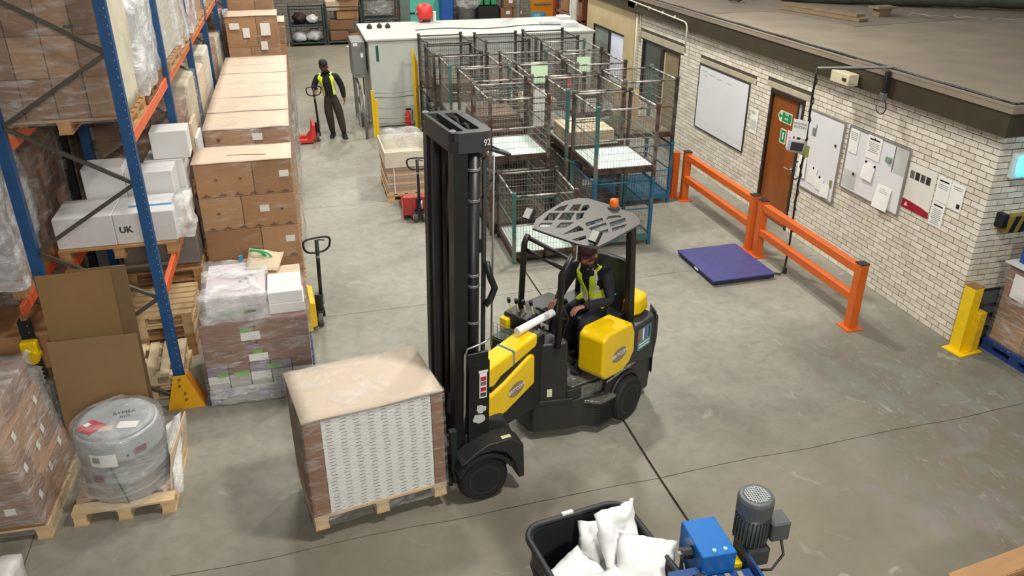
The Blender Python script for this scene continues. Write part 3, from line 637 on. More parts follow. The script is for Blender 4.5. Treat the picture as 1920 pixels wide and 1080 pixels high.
for z in (.12, .30, .48, .62): b = BM(); box(b, (0, 0, 0), (1.5, .1, .14), mat=Matrix.Translation((8.5, 7.13, z)) @ Matrix.Rotation(R(-20), 4, 'X')); obj('slat', b, M('slat_grey', '#4a4b4e', .6), t, world=True)
b = BM(); bx(b, 7.8, 9.2, 7.17, 7.199, .0, .7); obj('back_plate', b, m_black, t, world=True)
# planks, tarpaulin and cables on the roof
m_plank = M('plank', '#8f7a60', .85, var=.15, bump=.1)
def plank(y0, x0, y1, x1, w, z, lab):
    b = BM(); d = Vector((x1 - x0, y1 - y0, 0)); a = math.atan2(d.y, d.x); box(b, ((x0 + x1) / 2, (y0 + y1) / 2, z), (d.length, w, .045), a)
    tag(obj('plank', b, m_plank), lab, 'plank', 'planks on the office roof')
plank(14.75, 9.30, 12.85, 9.70, .22, 3.05, 'lower wooden plank of the two stacked on the office roof')
plank(15.0, 9.45, 13.05, 9.78, .20, 3.10, 'upper wooden plank of the two stacked on the office roof')
m_tarp = M('green_tarp', '#4c5347', .6, var=.2, scale=5., bump=.3, bscale=18.)
def roll(name, pts, r, lab, mat=m_tarp, cat='tarpaulin'):
    b = BM(); P = []; RR = []
    for i in range(len(pts) - 1):
        for k in range(10): q = Vector(pts[i]).lerp(Vector(pts[i + 1]), k / 10); P.append(q + Vector((0, noise.noise(q * 2) * .05, 0))); RR.append(r * (1 + .25 * noise.noise(q * 3.1)))
    tube(b, P, RR, 10); tag(obj(name, b, mat, smooth=True), lab, cat)
roll('tarpaulin_roll', [(9.9, 15.9, 3.17), (11.4, 14.75, 3.18), (13.2, 13.6, 3.2), (15.2, 12.2, 3.18)], .15, 'long dark green rolled tarpaulin lying across the office roof')
roll('tarpaulin_roll', [(8.6, 16.9, 3.12), (9.1, 16.4, 3.12), (9.6, 16.4, 3.12)], .09, 'short flattened green roll at the far end of the office roof')
roll('tarpaulin_roll', [(11.6, 15.6, 3.22), (13.5, 14.6, 3.24), (16.0, 13.4, 3.24)], .2, 'thick dark roll behind the long green tarpaulin', M('dark_roll', '#4a4038', .8, var=.2))
b = BM(); bx(b, 10.35, 10.6, 13.3, 13.5, 3.022, 3.16); bx(b, 10.28, 10.68, 13.25, 13.55, 3.161, 3.20); tag(obj('wooden_block', b, m_plank), 'small wooden block with a cap on the roof before the green tarpaulin', 'block')
for k in range(2):
    b = BM(); pts = []
    for i in range(24): tt = i / 23; x = 10.9 + k * 1.45 + tt * 1.3 + .05 * math.sin(i * .9 + k * 2); y = 13.2 - k * 1.3 - tt * 1.1 + .08 * math.sin(i * .7 + k); pts.append((x, y, 3.05 + .03 * abs(math.sin(i * 1.3 + k))))
    tube(b, pts, .012, 5); tag(obj('loose_cable', b, M('pale_cable', '#a49b86', .6), smooth=True), ['pale wavy cable on the roof beside the wooden block', 'pale wavy cable on the roof at the right edge'][k], 'cable')
b = BM(); pts = [(8.85 + .10 * math.cos(a) * (1 + .1 * math.sin(3 * a)), 15.9 + .2 * math.sin(a), 3.04 + .01 * a) for a in [i * .5 for i in range(30)]]; tube(b, pts, .012, 5); tag(obj('cable_coil', b, m_black, smooth=True), 'small black coil of cable near the roof edge', 'cable')
# ================================================================== PALLETS AND LOADS
_bc = {}
def bpart(name, parent, x0, x1, y0, y1, z0, z1, mat, bevel=0.):
    """a box part given in the parent's local frame; alike boxes share mesh data"""
    s = (round(x1 - x0, 4), round(y1 - y0, 4), round(z1 - z0, 4)); key = s + (mat.name, bevel)
    if key not in _bc:
        b = BM(); box(b, (0, 0, 0), s)
        if bevel: bmesh.ops.bevel(b, geom=list(b.edges), offset=bevel, segments=1, affect='EDGES')
        bmesh.ops.recalc_face_normals(b, faces=b.faces); me = bpy.data.meshes.new(name); b.to_mesh(me); b.free(); me.materials.append(mat); _bc[key] = me
    o = bpy.data.objects.new(name, _bc[key]); COL.objects.link(o); o.parent = parent; o.location = ((x0 + x1) / 2, (y0 + y1) / 2, (z0 + z1) / 2)
    return o
def sub_empty(name, parent):
    o = bpy.data.objects.new(name, None); COL.objects.link(o); o.parent = parent; o.empty_display_size = .1; return o
def pallet_parts(t, x0, x1, y0, y1, z0=0., mat=m_wood, along='x', h=.144, nb=5, under=True):
    """deck boards along one axis, blocks and bottom runners across"""
    A = (x0, x1) if along == 'x' else (y0, y1); B = (y0, y1) if along == 'x' else (x0, x1)
    def p(name, a0, a1, b0, b1, za, zb):
        if along == 'x': bpart(name, t, a0, a1, b0, b1, za, zb, mat)
        else: bpart(name, t, b0, b1, a0, a1, za, zb, mat)
    w = (B[1] - B[0]); bw = min(.135, w / nb * .74); st = (w - bw) / (nb - 1)
    for k in range(nb): b0 = B[0] + k * st; p('deck_board', A[0], A[1], b0, b0 + bw, z0 + h - .022, z0 + h)
    for k in range(3):
        a = A[0] + (A[1] - A[0] - .12) * k / 2
        p('stringer_board', a, a + .12, B[0], B[1], z0 + h - .044, z0 + h - .0225)
        for q in range(3): b0 = B[0] + (w - .14) * q / 2; p('block', a + .005, a + .115, b0 + .003, b0 + .137, z0 + .0225, z0 + h - .0445)
        if under: p('bottom_board', a, a + .12, B[0], B[1], z0, z0 + .022)
def load(label, loc, rz=0., group=None, name='pallet_load', cat='pallet load'): return thing(name, label, cat, loc, rz, group)
def wrap(t, x0, x1, y0, y1, z0, z1, mat=m_film, amp=.012, seed=1., n=10, inset=0., sc=5.):
    b = BM(); film_box(b, x0, x1, y0, y1, z0, z1, amp, seed, n, inset, sc); return obj('stretch_wrap', b, mat, t, smooth=True)
def cartons(t, xs, ys, zs, mats, gap=.004, bev=.006, tape=None):
    for i in range(len(xs) - 1):
        for j in range(len(ys) - 1):
            for k in range(len(zs) - 1):
                g = gap; bpart('carton', t, xs[i] + g, xs[i + 1] - g, ys[j] + g, ys[j + 1] - g, zs[k] + .001, zs[k + 1] - .002, random.choice(mats), bev)
def lab(t, face, a, z, w, h, pos, mat=m_label, name='paper_label', tilt=0.):
    """a paper label on a side of a load: face 'y' = toward the camera, 'x' = toward the aisle"""
    b = BM(); box(b, (0, 0, 0), (w, .002, h) if face == 'y' else (.002, w, h)); o = obj(name, b, mat, t)
    o.location = (a, pos, z) if face == 'y' else (pos, a, z); o.rotation_euler = (0, tilt, 0) if face == 'y' else (tilt, 0, 0); return o
def lin_(a, b, n): return [a + (b - a) * i / n for i in range(n + 1)]
# ================================================================== RACKING
m_up = M('rack_blue', '#1d4d7d', .5, var=.16, scale=5.)
m_beam = M('rack_orange', '#e5673a', .5, var=.10)
m_brace = M('galvanised', '#5c574d', .5, .5, var=.15)
FR = [8.15, 10.95, 13.75, 16.55, 19.35, 22.15]
def rack(name, label, xf, xr, detail):
    t = thing(name, label, 'rack', ((xf + xr) / 2, 13.7, 0))
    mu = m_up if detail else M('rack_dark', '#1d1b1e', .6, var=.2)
    for fi, y in enumerate(FR):
        hz = 5.2 if detail or fi else 1.23
        for x in (xf, xr):
            b = BM(); s = 1 if x == xf else -1
            bx(b, x - .05, x + .05, y - .045, y - .035, 0.012, hz); bx(b, x - .05, x - .042, y - .0345, y + .045, 0.012, hz); bx(b, x + .042, x + .05, y - .0345, y + .045, 0.012, hz)
            p = obj('upright_post', b, mu, t, world=True)
            b = BM(); box(b, (x, y, .006), (.16, .14, .012)); obj('base_plate', b, m_up, t, world=True)
            if fi == 0 and x == xf:
                for k in range(50):
                    bpart('slot_hole', p, 0, .007, 0, .004, 0, .012, M('slot_pale', '#93a7bd', .6, var=0)).location = Vector((x + .034, y - .047, .5 + k * .075)) - t.location
        z = .07; d = 1
        while z < (4.9 if hz > 2 else .6):
            b = BM(); a = (xf - .03, y, z) if d > 0 else (xr + .03, y, z); c = (xr + .03, y, z + .62) if d > 0 else (xf - .03, y, z + .62)
            dirv = Vector(c) - Vector(a); mid = (Vector(a) + Vector(c)) / 2
            mm = Matrix.Translation(mid) @ dirv.to_track_quat('X', 'Z').to_matrix().to_4x4(); box(b, (0, 0, 0), (dirv.length, .034, .034), mat=mm)
            obj('diagonal_brace', b, m_brace, t, world=True); z += .62; d = -d
    for i in range(len(FR) - 1):
        for zt in ((1.36, 3.02) if detail or i else (1.36,)):
            for x in (xf, xr):
                b = BM(); bx(b, x - .024, x + .024, FR[i] + .05, FR[i + 1] - .05, zt - .12, zt); obj('beam', b, m_beam, t, world=True, bevel=.005, seg=1)
            for y in (FR[i] + .8, FR[i] + 1.9):
                b = BM(); bx(b, xr + .026, xf - .026, y - .04, y + .04, zt - .05, zt - .005); obj('shelf_tie', b, m_brace, t, world=True)
    return t
rack('pallet_rack', 'front run of blue and orange pallet racking on the left', -1.65, -2.72, True)
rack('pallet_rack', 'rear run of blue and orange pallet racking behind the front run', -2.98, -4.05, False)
t = thing('rack_guard', 'yellow steel guard at the foot of the nearest blue rack post', 'guard', (-1.62, 8.03, 0))
b = BM()
for s in (-1, 1): prism_m(b, [(-.19, 0), (.19, 0), (.07, .42), (-.07, .42)], s * .004 - .004, s * .004 + .004, Matrix.Translation((-1.62, 8.03 + (0 if s < 0 else .0), 0)) @ Matrix.Rotation(R(90), 4, 'X')) if s < 0 else None
obj('front_plate', b, M('guard_yellow', '#e0a416', .45, var=.08), t, world=True)
b = BM(); hexa(b, [(-1.43, 8.03, 0), (-1.42, 8.03, 0), (-1.42, 8.26, 0), (-1.43, 8.26, 0)], [(-1.555, 8.03, .42), (-1.545, 8.03, .42), (-1.545, 8.16, .42), (-1.555, 8.16, .42)]); obj('side_plate', b, M('guard_orange', '#d6862a', .45, var=.08), t, world=True)
for x, z in ((-1.64, .3), (-1.6, .12), (-1.6, .2), (-1.63, .38)): b = BM(); cyl(b, (x, 8.021, z), (x, 8.012, z), .012, 8); obj('bolt', b, m_dark, t, world=True)
# ---- goods in the front run
D = 1.16
X0, X1 = -2.78, -1.60
# upper level, bay 1
t = load('shrink wrapped stack of brown cartons on the upper rack shelf nearest the camera', (-2.19, 8.32, 3.022), name='carton_pallet')
P = sub_empty('pallet', t); pallet_parts(P, -.62, .56, 0, .95, 0, m_wood)
cartons(t, lin_(-.62, .5, 4), lin_(0.02, .93, 2), lin_(.146, 1.66, 4), [m_card, m_card2, M('cardboard_mid', '#9b734e', .75, var=.1, scale=3.)])
b = BM(); sheet(b, (.52, .0, .15), (.52, .94, .15), (.53, .94, 1.7), (.53, 0, 1.7), 8, 12, .03, 4., 2., .012); obj('edge_sheet', b, M('cream_board', '#d4ccb4', .7, var=.1, scale=4.), t, smooth=True)
wrap(t, -.63, .51, 0.0, .94, .10, 1.68, m_film, .012, 3.1, 12)
b = BM(); cyl(b, (0, 0, 0), (.08, 0, 0), .014, 8); o = obj('hand_hole', b, m_ink, t); o.location = (.16, .015, .98)
t = load('white plastic wrapped load glaring on the upper rack shelf', (-2.15, 9.42, 3.022), name='wrapped_load')
P = sub_empty('pallet', t); pallet_parts(P, -.6, .52, 0, .85, 0, m_woodd)
bpart('goods', t, -.56, .46, .04, .8, .146, 1.02, M('pale_goods', '#cfcdd2', .6, var=.1, scale=3.), .05)
wrap(t, -.6, .5, .02, .82, .10, 1.05, m_filmh, .055, 5.7, 16, .08, 4.)
t = load('tall pale wrapped load beside the glaring white one on the upper shelf', (-2.15, 10.42, 3.022), name='wrapped_load')
P = sub_empty('pallet', t); pallet_parts(P, -.6, .5, 0, .42, 0, m_woodd)
bpart('goods', t, -.55, .45, .03, .40, .146, 1.35, M('lilac_goods', '#c9c5cc', .6, var=.1), .03)
wrap(t, -.58, .48, 0.02, .40, .10, 1.4, m_filmh, .03, 9.7, 12)
def misc_load(label, x, y, z, w, d, h, mat, fm, seed, pm=m_wood, rows=None, name='wrapped_load', amp=.03):
    t = load(label, (x, y, z), name=name); P = sub_empty('pallet', t); pallet_parts(P, -w / 2, w / 2, 0, d, 0, pm)
    if rows: cartons(t, lin_(-w / 2 + .03, w / 2 - .03, rows[0]), lin_(.03, d - .03, rows[1]), lin_(.146, h, rows[2]), mat if isinstance(mat, list) else [mat])
    else: bpart('goods', t, -w / 2 + .03, w / 2 - .03, .03, d - .03, .146, h, mat, .03)
    if fm: wrap(t, -w / 2 + .015, w / 2 - .015, .01, d - .01, .08, h + .015, fm, amp, seed, 12)
    return t
m_bag0 = M('white_goods', '#d9d7d4', .6, var=.1); m_news = M('paper_stack', '#c5bfb0', .8, var=.22, scale=2., stretch=(1, 1, 14))
misc_load('grey paper bundle wrapped in film on the upper shelf of the second bay', -2.15, 11.15, 3.022, 1.12, 1.1, 1.2, m_news, m_film, 11.)
misc_load('cream wrapped sacks on the far end of the upper shelf of the second bay', -2.15, 12.4, 3.022, 1.12, 1.1, 1.0, M('cream_goods', '#cdbfa6', .7, var=.15), m_filmh, 12.)
misc_load('red and white wrapped goods on the upper shelf of the third bay', -2.15, 13.95, 3.022, 1.12, 1.1, .9, M('red_goods', '#a63a35', .6, var=.3, scale=2.), m_filmh, 13.)
misc_load('brown carton load on the upper shelf of the third bay', -2.15, 15.2, 3.022, 1.12, 1.1, 1.0, m_card, m_film, 14., rows=(3, 3, 3))
# lower level, bay 1
t = load('wooden pallet on the lower rack shelf under the UK carton', (-2.19, 9.2, 1.362), name='pallet', cat='pallet'); pallet_parts(t, -.64, .60, 0, 1.2, 0, m_wood)
t = t_uk = thing('uk_carton', 'long white carton printed UK on the lower rack shelf', 'carton', (-2.17, 9.25, 1.508))
bpart('box_body', t, -.66, -.05, 0, .62, 0, .36, m_white, .008); bpart('box_body', t, -.045, .60, 0, .62, 0, .36, m_white, .008)
text('lettering', 'UK', .10, m_ink, Matrix.Translation((.07, -.002, .17)) @ Matrix.Rotation(R(90), 4, 'X'), t, bold=.004)
b = BM(); bx(b, .1, .56, .2, .26, .3605, .3625); o = obj('blue_tape', b, M('blue_tape', '#2f8fc6', .4), t); o.rotation_euler = (0, 0, R(0)); 
wrap(t, -.665, .605, -.005, .625, 0.0, .362, m_filml, .006, 2.2, 10)
t = thing('carton', 'pair of long white cartons behind the UK carton', 'carton', (-2.2, 9.92, 1.508))
bpart('box_body', t, -.40, .05, 0, .4, 0, .70, m_white, .008); bpart('box_body', t, .055, .58, 0, .4, 0, .62, m_white, .008)
b = BM(); box(b, (0, 0, 0), (.43, .38, .34)); o = obj('carton', b, m_white, bevel=.006, seg=1); o.location = (-1.66, 10.56, 2.31); o.rotation_euler = (0, 0, R(2)); tag(o, 'single white carton standing on top beside the first stack of the carton row', 'carton')
t = load('white carton stack under crumpled film between rack shelf and carton row', (-1.74, 10.36, 1.362), name='wrapped_load')
bpart('carton', t, -.25, .2, 0, .5, 0.0, .40, m_white, .008); bpart('carton', t, -.25, .2, 0, .5, .402, .772, m_white, .008)
b = BM(); film_box(b, .61, .72, 0.1, .62, .0, .36, .05, 21., 12, .15, 6.); obj('crumpled_film', b, m_filmh, t_uk, smooth=True)
t = thing('carton', 'dark grey carton with a shiny top below the lower shelf beam', 'carton', (-1.98, 10.22, .79)); bpart('box_body', t, -.45, .46, 0, .62, 0, .42, M('grey_carton', '#7c7672', .35, var=.15), .01)
t = load('wooden pallet stack support below the dark grey carton', (-1.98, 10.2, 0), name='pallet_stack', cat='pallet')
for k in range(5): P = sub_empty('pallet', t); pallet_parts(P, -.45, .46, 0, .66, .001 + k * .146, m_wood)
misc_load('brown cartons under film on the lower shelf of the second bay', -2.15, 11.2, 1.362, 1.12, 1.1, 1.15, m_card2, m_film, 15., rows=(3, 3, 3))
misc_load('pale wrapped sacks on the lower shelf of the second bay', -2.15, 12.45, 1.362, 1.12, 1.1, 1.25, M('cream_goods2', '#c0b497', .7, var=.15), m_film, 16.)
misc_load('flattened carton bundle on the lower shelf of the third bay', -2.15, 13.95, 1.362, 1.12, 1.1, 1.1, m_cardp, m_film, 17.)
misc_load('grey slatted goods on the lower shelf of the third bay', -2.15, 15.2, 1.362, 1.12, 1.1, 1.2, m_news, None, 18.)
misc_load('brown cartons on the lower shelf of the fourth bay', -2.15, 16.8, 1.362, 1.12, 1.1, 1.1, m_card2, m_film, 19., rows=(3, 3, 3))
misc_load('cream sacks on the lower shelf of the fourth bay', -2.15, 18.1, 1.362, 1.12, 1.05, 1.0, M('cream_goods2', '#c0b497', .7, var=.15), m_film, 20.)
misc_load('grey bundle on the upper shelf of the fourth bay', -2.15, 16.8, 3.022, 1.12, 1.1, 1.1, m_news, m_film, 22.)
misc_load('brown load on the upper shelf of the fourth bay', -2.15, 18.1, 3.022, 1.12, 1.05, 1.2, m_card2, m_film, 23., rows=(3, 3, 3))
misc_load('brown cartons on the lower shelf of the fifth bay', -2.15, 19.6, 1.362, 1.12, 1.1, 1.3, m_card2, m_film, 24., rows=(3, 3, 3))
misc_load('white wrapped load on the lower shelf of the fifth bay', -2.15, 20.9, 1.362, 1.12, 1.05, 1.1, m_bag0, m_filmh, 25.)
for q_, y_ in enumerate((11.2, 12.5, 14.0, 15.2, 16.8, 18.1, 19.6)):
    misc_load('dark cartons on the floor under the front racking, %s behind the carton row' % ['first', 'second', 'third', 'fourth', 'fifth', 'sixth', 'seventh'][q_], -2.2, y_, 0, 1.05, 1.05, 1.0, M('old_carton', '#6d5945', .8, var=.15), None, 26. + q_, rows=(2, 2, 2))
t = load('tall half wrapped white board bundle at the second blue post', (-1.43, 11.4, 0), name='board_bundle', cat='bundle')
P = sub_empty('pallet', t); pallet_parts(P, -.12, .0, 0, .6, 0, m_wood, nb=2)
bpart('board', t, -.11, -.07, .02, .58, .146, 2.3, m_cardp, .004); bpart('board', t, -.065, -.03, .02, .58, .146, 2.1, m_white, .004)
# stack of empty pallets on the floor
for k in range(4):
    t = thing('pallet', ['bottom', 'second lowest', 'second from top', 'top'][k] + ' pallet of the four high stack in the nearest rack bay', 'pallet', (-2.17, 9.22, .0005 + k * .145), 0, 'stacked empty pallets in the nearest rack bay')
    pallet_parts(t, -.58, .58, 0, .88, 0, m_wood2 if k > 1 else m_wood, nb=6)
t = thing('pallet', 'pale pallet lying in front of the pallet stack next to the yellow rack guard', 'pallet', (-1.98, 8.3, 0)); pallet_parts(t, -.38, .34, 0, .8, .0, m_wood2, along='y', h=.144, nb=5)
t = thing('pallet', 'pale pallet lying on top, right of the leaning cardboard sheets', 'pallet', (-1.97, 8.34, .146), R(3)); pallet_parts(t, -.36, .33, 0, .78, 0, M('pallet_pale2', '#ddc9a6', .8, var=.14, bump=.1), along='y', nb=5)
# leaning cardboard sheets
def lean(label, xa, xb, y_bot, y_top, h, dx, th=.018, mat=m_board, z0=0.002):
    b = BM(); sheet(b, (xa + dx, y_bot, z0), (xb + dx, y_bot, z0), (xb, y_top, h), (xa, y_top, h + .005), 6, 8, .015, 1.5, h * 3, th); tag(obj('cardboard_sheet', b, mat, smooth=False), label, 'cardboard')
lean('rearmost narrow cardboard sheet leaning against the rack', -2.45, -1.92, 7.99, 8.085, 1.74, .0, mat=M('greyboard_d', '#7d6244', .85, var=.08, scale=1.2), z0=.15)
lean('tall cardboard sheet leaning against the rack, behind the shorter one', -2.74, -2.06, 7.90, 8.06, 1.72, .0)
lean('short wide cardboard sheet leaning in front of the taller ones', -2.74, -1.91, 7.72, 7.88, 1.075, .0, mat=M('greyboard2', '#937450', .85, var=.08, scale=1.2, bump=.04))
# ---- rear run goods at the left edge
t = load('bulky clear wrapped load at the left edge on the rear rack run', (-3.52, 8.36, 1.362), name='wrapped_load'); P = sub_empty('pallet', t); pallet_parts(P, -.55, .55, 0, 1., 0, m_wood)
bpart('goods', t, -.46, .46, .09, .9, .146, 1.38, M('grey_goods', '#a9a29c', .7, var=.2, scale=2.), .05); wrap(t, -.5, .5, 0.05, .95, .1, 1.40, m_filmh, .06, 31., 16)
misc_load('brown cartons on the lower shelf of the rear run second place', -3.5, 9.5, 1.362, 1.1, 1.2, 1.2, m_card2, m_film, 33., rows=(3, 3, 3))
misc_load('dark brown cartons low in the rear run beyond the UK carton', -3.5, 11.1, 1.362, 1.1, 1.2, 1.3, m_card2, m_film, 34., rows=(3, 3, 3))
misc_load('brown cartons on the upper shelf of the rear run second bay', -3.5, 11.2, 3.022, 1.1, 1.2, 1.3, m_card2, m_film, 36., rows=(3, 3, 3))
misc_load('wrapped cartons on the floor of the rear run', -3.5, 9.6, 0, 1.1, 1.1, 1.1, m_card2, m_film, 35., rows=(3, 3, 3))
t = thing('plywood_crate', 'orange brown plywood crate low in the rear run', 'crate', (-3.45, 8.55, .42)); bpart('crate_body', t, -.5, .55, 0, .8, .0, .42, M('ply', '#c89468', .5, var=.12, coat=.2), .01); bpart('skid', t, -.5, .55, .05, .15, -.42, -.001, m_woodd); bpart('skid', t, -.5, .55, .65, .75, -.42, -.001, m_woodd)
# egg trays on a wrapped pallet
t = load('grey pulp tray stack on a film wrapped pallet left of the leaning sheets', (-3.15, 7.41, 0), name='tray_stack', cat='trays'); P = sub_empty('pallet', t); pallet_parts(P, -.4, .40, 0, .5, 0, m_wood)
bpart('wrapped_base', t, -.36, .34, .03, .47, .146, .62, M('brown_wrapped', '#8c7d76', .5, var=.3, scale=8.), .02); wrap(t, -.38, .36, .02, .48, .146, .64, m_film, .03, 41., 12)
for k in range(4):
    b = BM(); nx = 12; pts = {}
    for i in range(nx + 1):
        for j in range(nx + 1): pts[i, j] = b.verts.new((-.34 + .66 * i / nx, .04 + .42 * j / nx, .665 + k * .05 + (.03 if (i + j) % 2 else 0)))
    for i in range(nx):
        for j in range(nx): b.faces.new((pts[i, j], pts[i + 1, j], pts[i + 1, j + 1], pts[i, j + 1]))
    r = bmesh.ops.extrude_face_region(b, geom=list(b.faces)); bmesh.ops.translate(b, vec=(0, 0, -.012), verts=[v for v in r['geom'] if isinstance(v, bmesh.types.BMVert)])
    obj('pulp_tray', b, M('pulp_grey', '#a39c93', .9, var=.15), t)
t = thing('column_guard', 'yellow clamp with a white strip on the dark rack post at the left edge', 'guard', (-2.98, 8.06, 0))
b = BM(); box(b, (0, 0, .5), (.08, .05, 1.0)); obj('post', b, m_black, t)
b = BM(); box(b, (.03, -.04, .98), (.16, .1, .14)); obj('clamp', b, m_yellow, t, bevel=.02); b = BM(); cyl(b, (.05, -.11, .88), (.05, .0, .88), .07, 12); obj('clamp_ring', b, m_yellow, t)
b = BM(); box(b, (0, 0, 0), (.05, .02, .34), mat=Matrix.Translation((-.06, -.09, .82)) @ Matrix.Rotation(R(30), 4, 'Y')); obj('white_strip', b, m_paper, t)
# ---- wrapped brown cartons, front left
t = load('film wrapped stack of brown cartons with small white labels at the front left', (-3.14, 6.25, 0), R(-1.5), name='carton_pallet'); P = sub_empty('pallet', t); pallet_parts(P, -.55, .58, 0, 1.12, 0, m_wood2)
bpart('slip_sheet', t, -.54, .56, .0, 1.11, .146, .158, m_card2)
Z_ = lin_(.16, 1.24, 4)
for k in range(4): cartons(t, lin_(-.52, (.50, .45, .40, .36)[k], 2), lin_(.05, 1.07, 3), [Z_[k], Z_[k + 1]], [m_card, m_card2])
for (y, z) in ((.22, .32), (.57, .36), (.9, .40), (.22, .62), (.57, .60), (.9, .88), (.3, .9), (.75, .66)): lab(t, 'x', y, z, .06, .09, (.503 if z < .43 else (.453 if z < .7 else .403)), tilt=R(20))
for (x, z) in ((-.1, .4), (.2, .68), (.3, .3)): lab(t, 'y', x, z, .09, .07, .047)
w_ = wrap(t, -.53, .375, .035, 1.085, .05, 1.26, film('film_mid', .18, .6), .018, 51., 16)
for v in w_.data.vertices:
    if v.co.x > .3: v.co.x += max(0, 1.25 - v.co.z) * .145
b = BM(); sheet(b, (.56, -.02, .17), (.60, -.02, .06), (.60, 1.1, .06), (.56, 1.1, .17), 2, 8, .01, 5., 3.); obj('film_skirt', b, m_film, t, smooth=True)
# ---- drum on its pallet
t = load('wrapped grey drum with a red diamond label on a wooden pallet', (-1.975, 6.32, 0), R(-1), name='drum_pallet'); P = sub_empty('pallet', t); pallet_parts(P, -.43, .43, 0, .95, 0, m_wood2)
m_drum = M('drum_grey', '#a9abac', .35, .2, var=.07, scale=3.)
b = BM(); lathe(b, [(.36, .146), (.365, .16), (.365, .36), (.372, .37), (.372, .385), (.365, .395), (.365, .58), (.372, .59), (.372, .605), (.365, .615), (.36, .78), (.34, .80), (.31, .80), (.305, .785)], (0, .42, 0), 40); obj('drum_body', b, m_drum, t, smooth=True)
b = BM(); lathe(b, [(.33, .0), (.33, .015), (.28, .03), (0, .03)], (0, .42, .80), 36); obj('drum_lid', b, M('drum_lid', '#9ea3a2', .4, var=.1), t, smooth=True)
b = BM(); prism_m(b, [(-.13, 0), (0, -.12), (.13, 0), (0, .12)], 0, .003, Matrix.Translation((-.18, .30, .832)) @ Matrix.Rotation(R(6), 4, 'Z')); q = obj('red_diamond', b, M('hazard_red', '#b3192e', .45), t)
b = BM(); box(b, (-.22, .34, .837), (.05, .05, .002), .8); obj('white_mark', b, m_label, t)
b = BM(); box(b, (.13, .27, .834), (.17, .1, .003), -.15); obj('paper_label', b, m_label, t)
b = BM(); box(b, (-.05, .25, .8335), (.12, .08, .002), .1); obj('buff_label', b, m_cardp, t)
text('lettering', 'RYMSA\n mix', .062, m_ink, Matrix.Translation((.07, .45, .834)) @ Matrix.Rotation(R(8), 4, 'Z'), t, .001)
def clabel(a0, a1, z0, z1, r, mat, name='paper_label'):
    b = BM(); P_ = [[(r * math.cos(R(a0 + (a1 - a0) * i / 8)), .42 + r * math.sin(R(a0 + (a1 - a0) * i / 8)), z) for z in (z0, z1)] for i in range(9)]; V_ = [[b.verts.new(p) for p in q] for q in P_]
    for i in range(8): b.faces.new((V_[i][0], V_[i + 1][0], V_[i + 1][1], V_[i][1]))
    return obj(name, b, mat, t)
clabel(-120, -84, .56, .69, .376, m_label); clabel(-116, -106, .60, .66, .3775, M('grey_print', '#8d8d8d', .6, var=0), 'printed_code')
b = BM(); prism_m(b, [(-.02, 0), (.02, 0), (0, .035)], 0, .002, Matrix.Translation((.13, .072, .62)) @ Matrix.Rotation(R(90), 4, 'X') @ Matrix.Rotation(R(20), 4, 'Y')); obj('triangle_mark', b, m_ink, t)
for (a, z) in ((-115, .42), (-52, .66)): clabel(a - 8, a + 8, z - .03, z + .03, .376, M('faded_red', '#8f6a6c', .5), 'red_label')
b = BM(); tube(b, [(-.03, .05, .55), (.0, .045, .4), (.03, .045, .25), (.05, .04, .155)], .006, 6); obj('green_strap', b, M('strap_green', '#2c5c33', .5), t, smooth=True)
b = BM()
N_ = 40; rings = []
for k, (r, z) in enumerate([(.47, .15), (.43, .28), (.40, .45), (.39, .65), (.385, .80), (.33, .85), (.2, .87), (.0, .88)]):
    ring = []
    for i in range(N_):
        a = 2 * math.pi * i / N_; rr = r + (.03 * noise.noise(Vector((math.cos(a) * 3, math.sin(a) * 3, z * 3))) + (.05 * max(0, .3 - z) * 3 * abs(math.sin(2 * a)))) * (r > 0)
        ring.append(b.verts.new((rr * math.cos(a), .42 + rr * math.sin(a), z + .02 * noise.noise(Vector((math.cos(a) * 2, math.sin(a) * 2, z * 5))))))
    rings.append(ring)
for k in range(len(rings) - 1):
    for i in range(N_): j = (i + 1) % N_; b.faces.new((rings[k][i], rings[k][j], rings[k + 1][j], rings[k + 1][i]))
bmesh.ops.remove_doubles(b, verts=b.verts, dist=1e-5); obj('plastic_cover', b, m_film, t, smooth=True)
b = BM(); sheet(b, (.40, .15, .15), (.44, .95, .15), (.47, .95, .46), (.42, .30, .44), 4, 6, .02, 2., 8., .012); obj('side_board', b, m_cardp, t)
b = BM(); sheet(b, (.42, .12, .10), (.50, .10, .14), (.45, .9, .5), (.38, .5, .62), 5, 6, .03, 4., 6., .003); obj('film_tail', b, m_filmh, t, smooth=True)
b = BM(); film_box(b, -3.1, -2.62, 5.2, 5.62, 0.01, .32, .04, 77., 10); t = thing('film_bale', 'crumpled white film at the bottom left corner', 'film', (-2.85, 5.4, 0)); obj('crumpled_film', b, M('white_film', '#cfcac6', .35, var=.1), t, world=True, smooth=True)
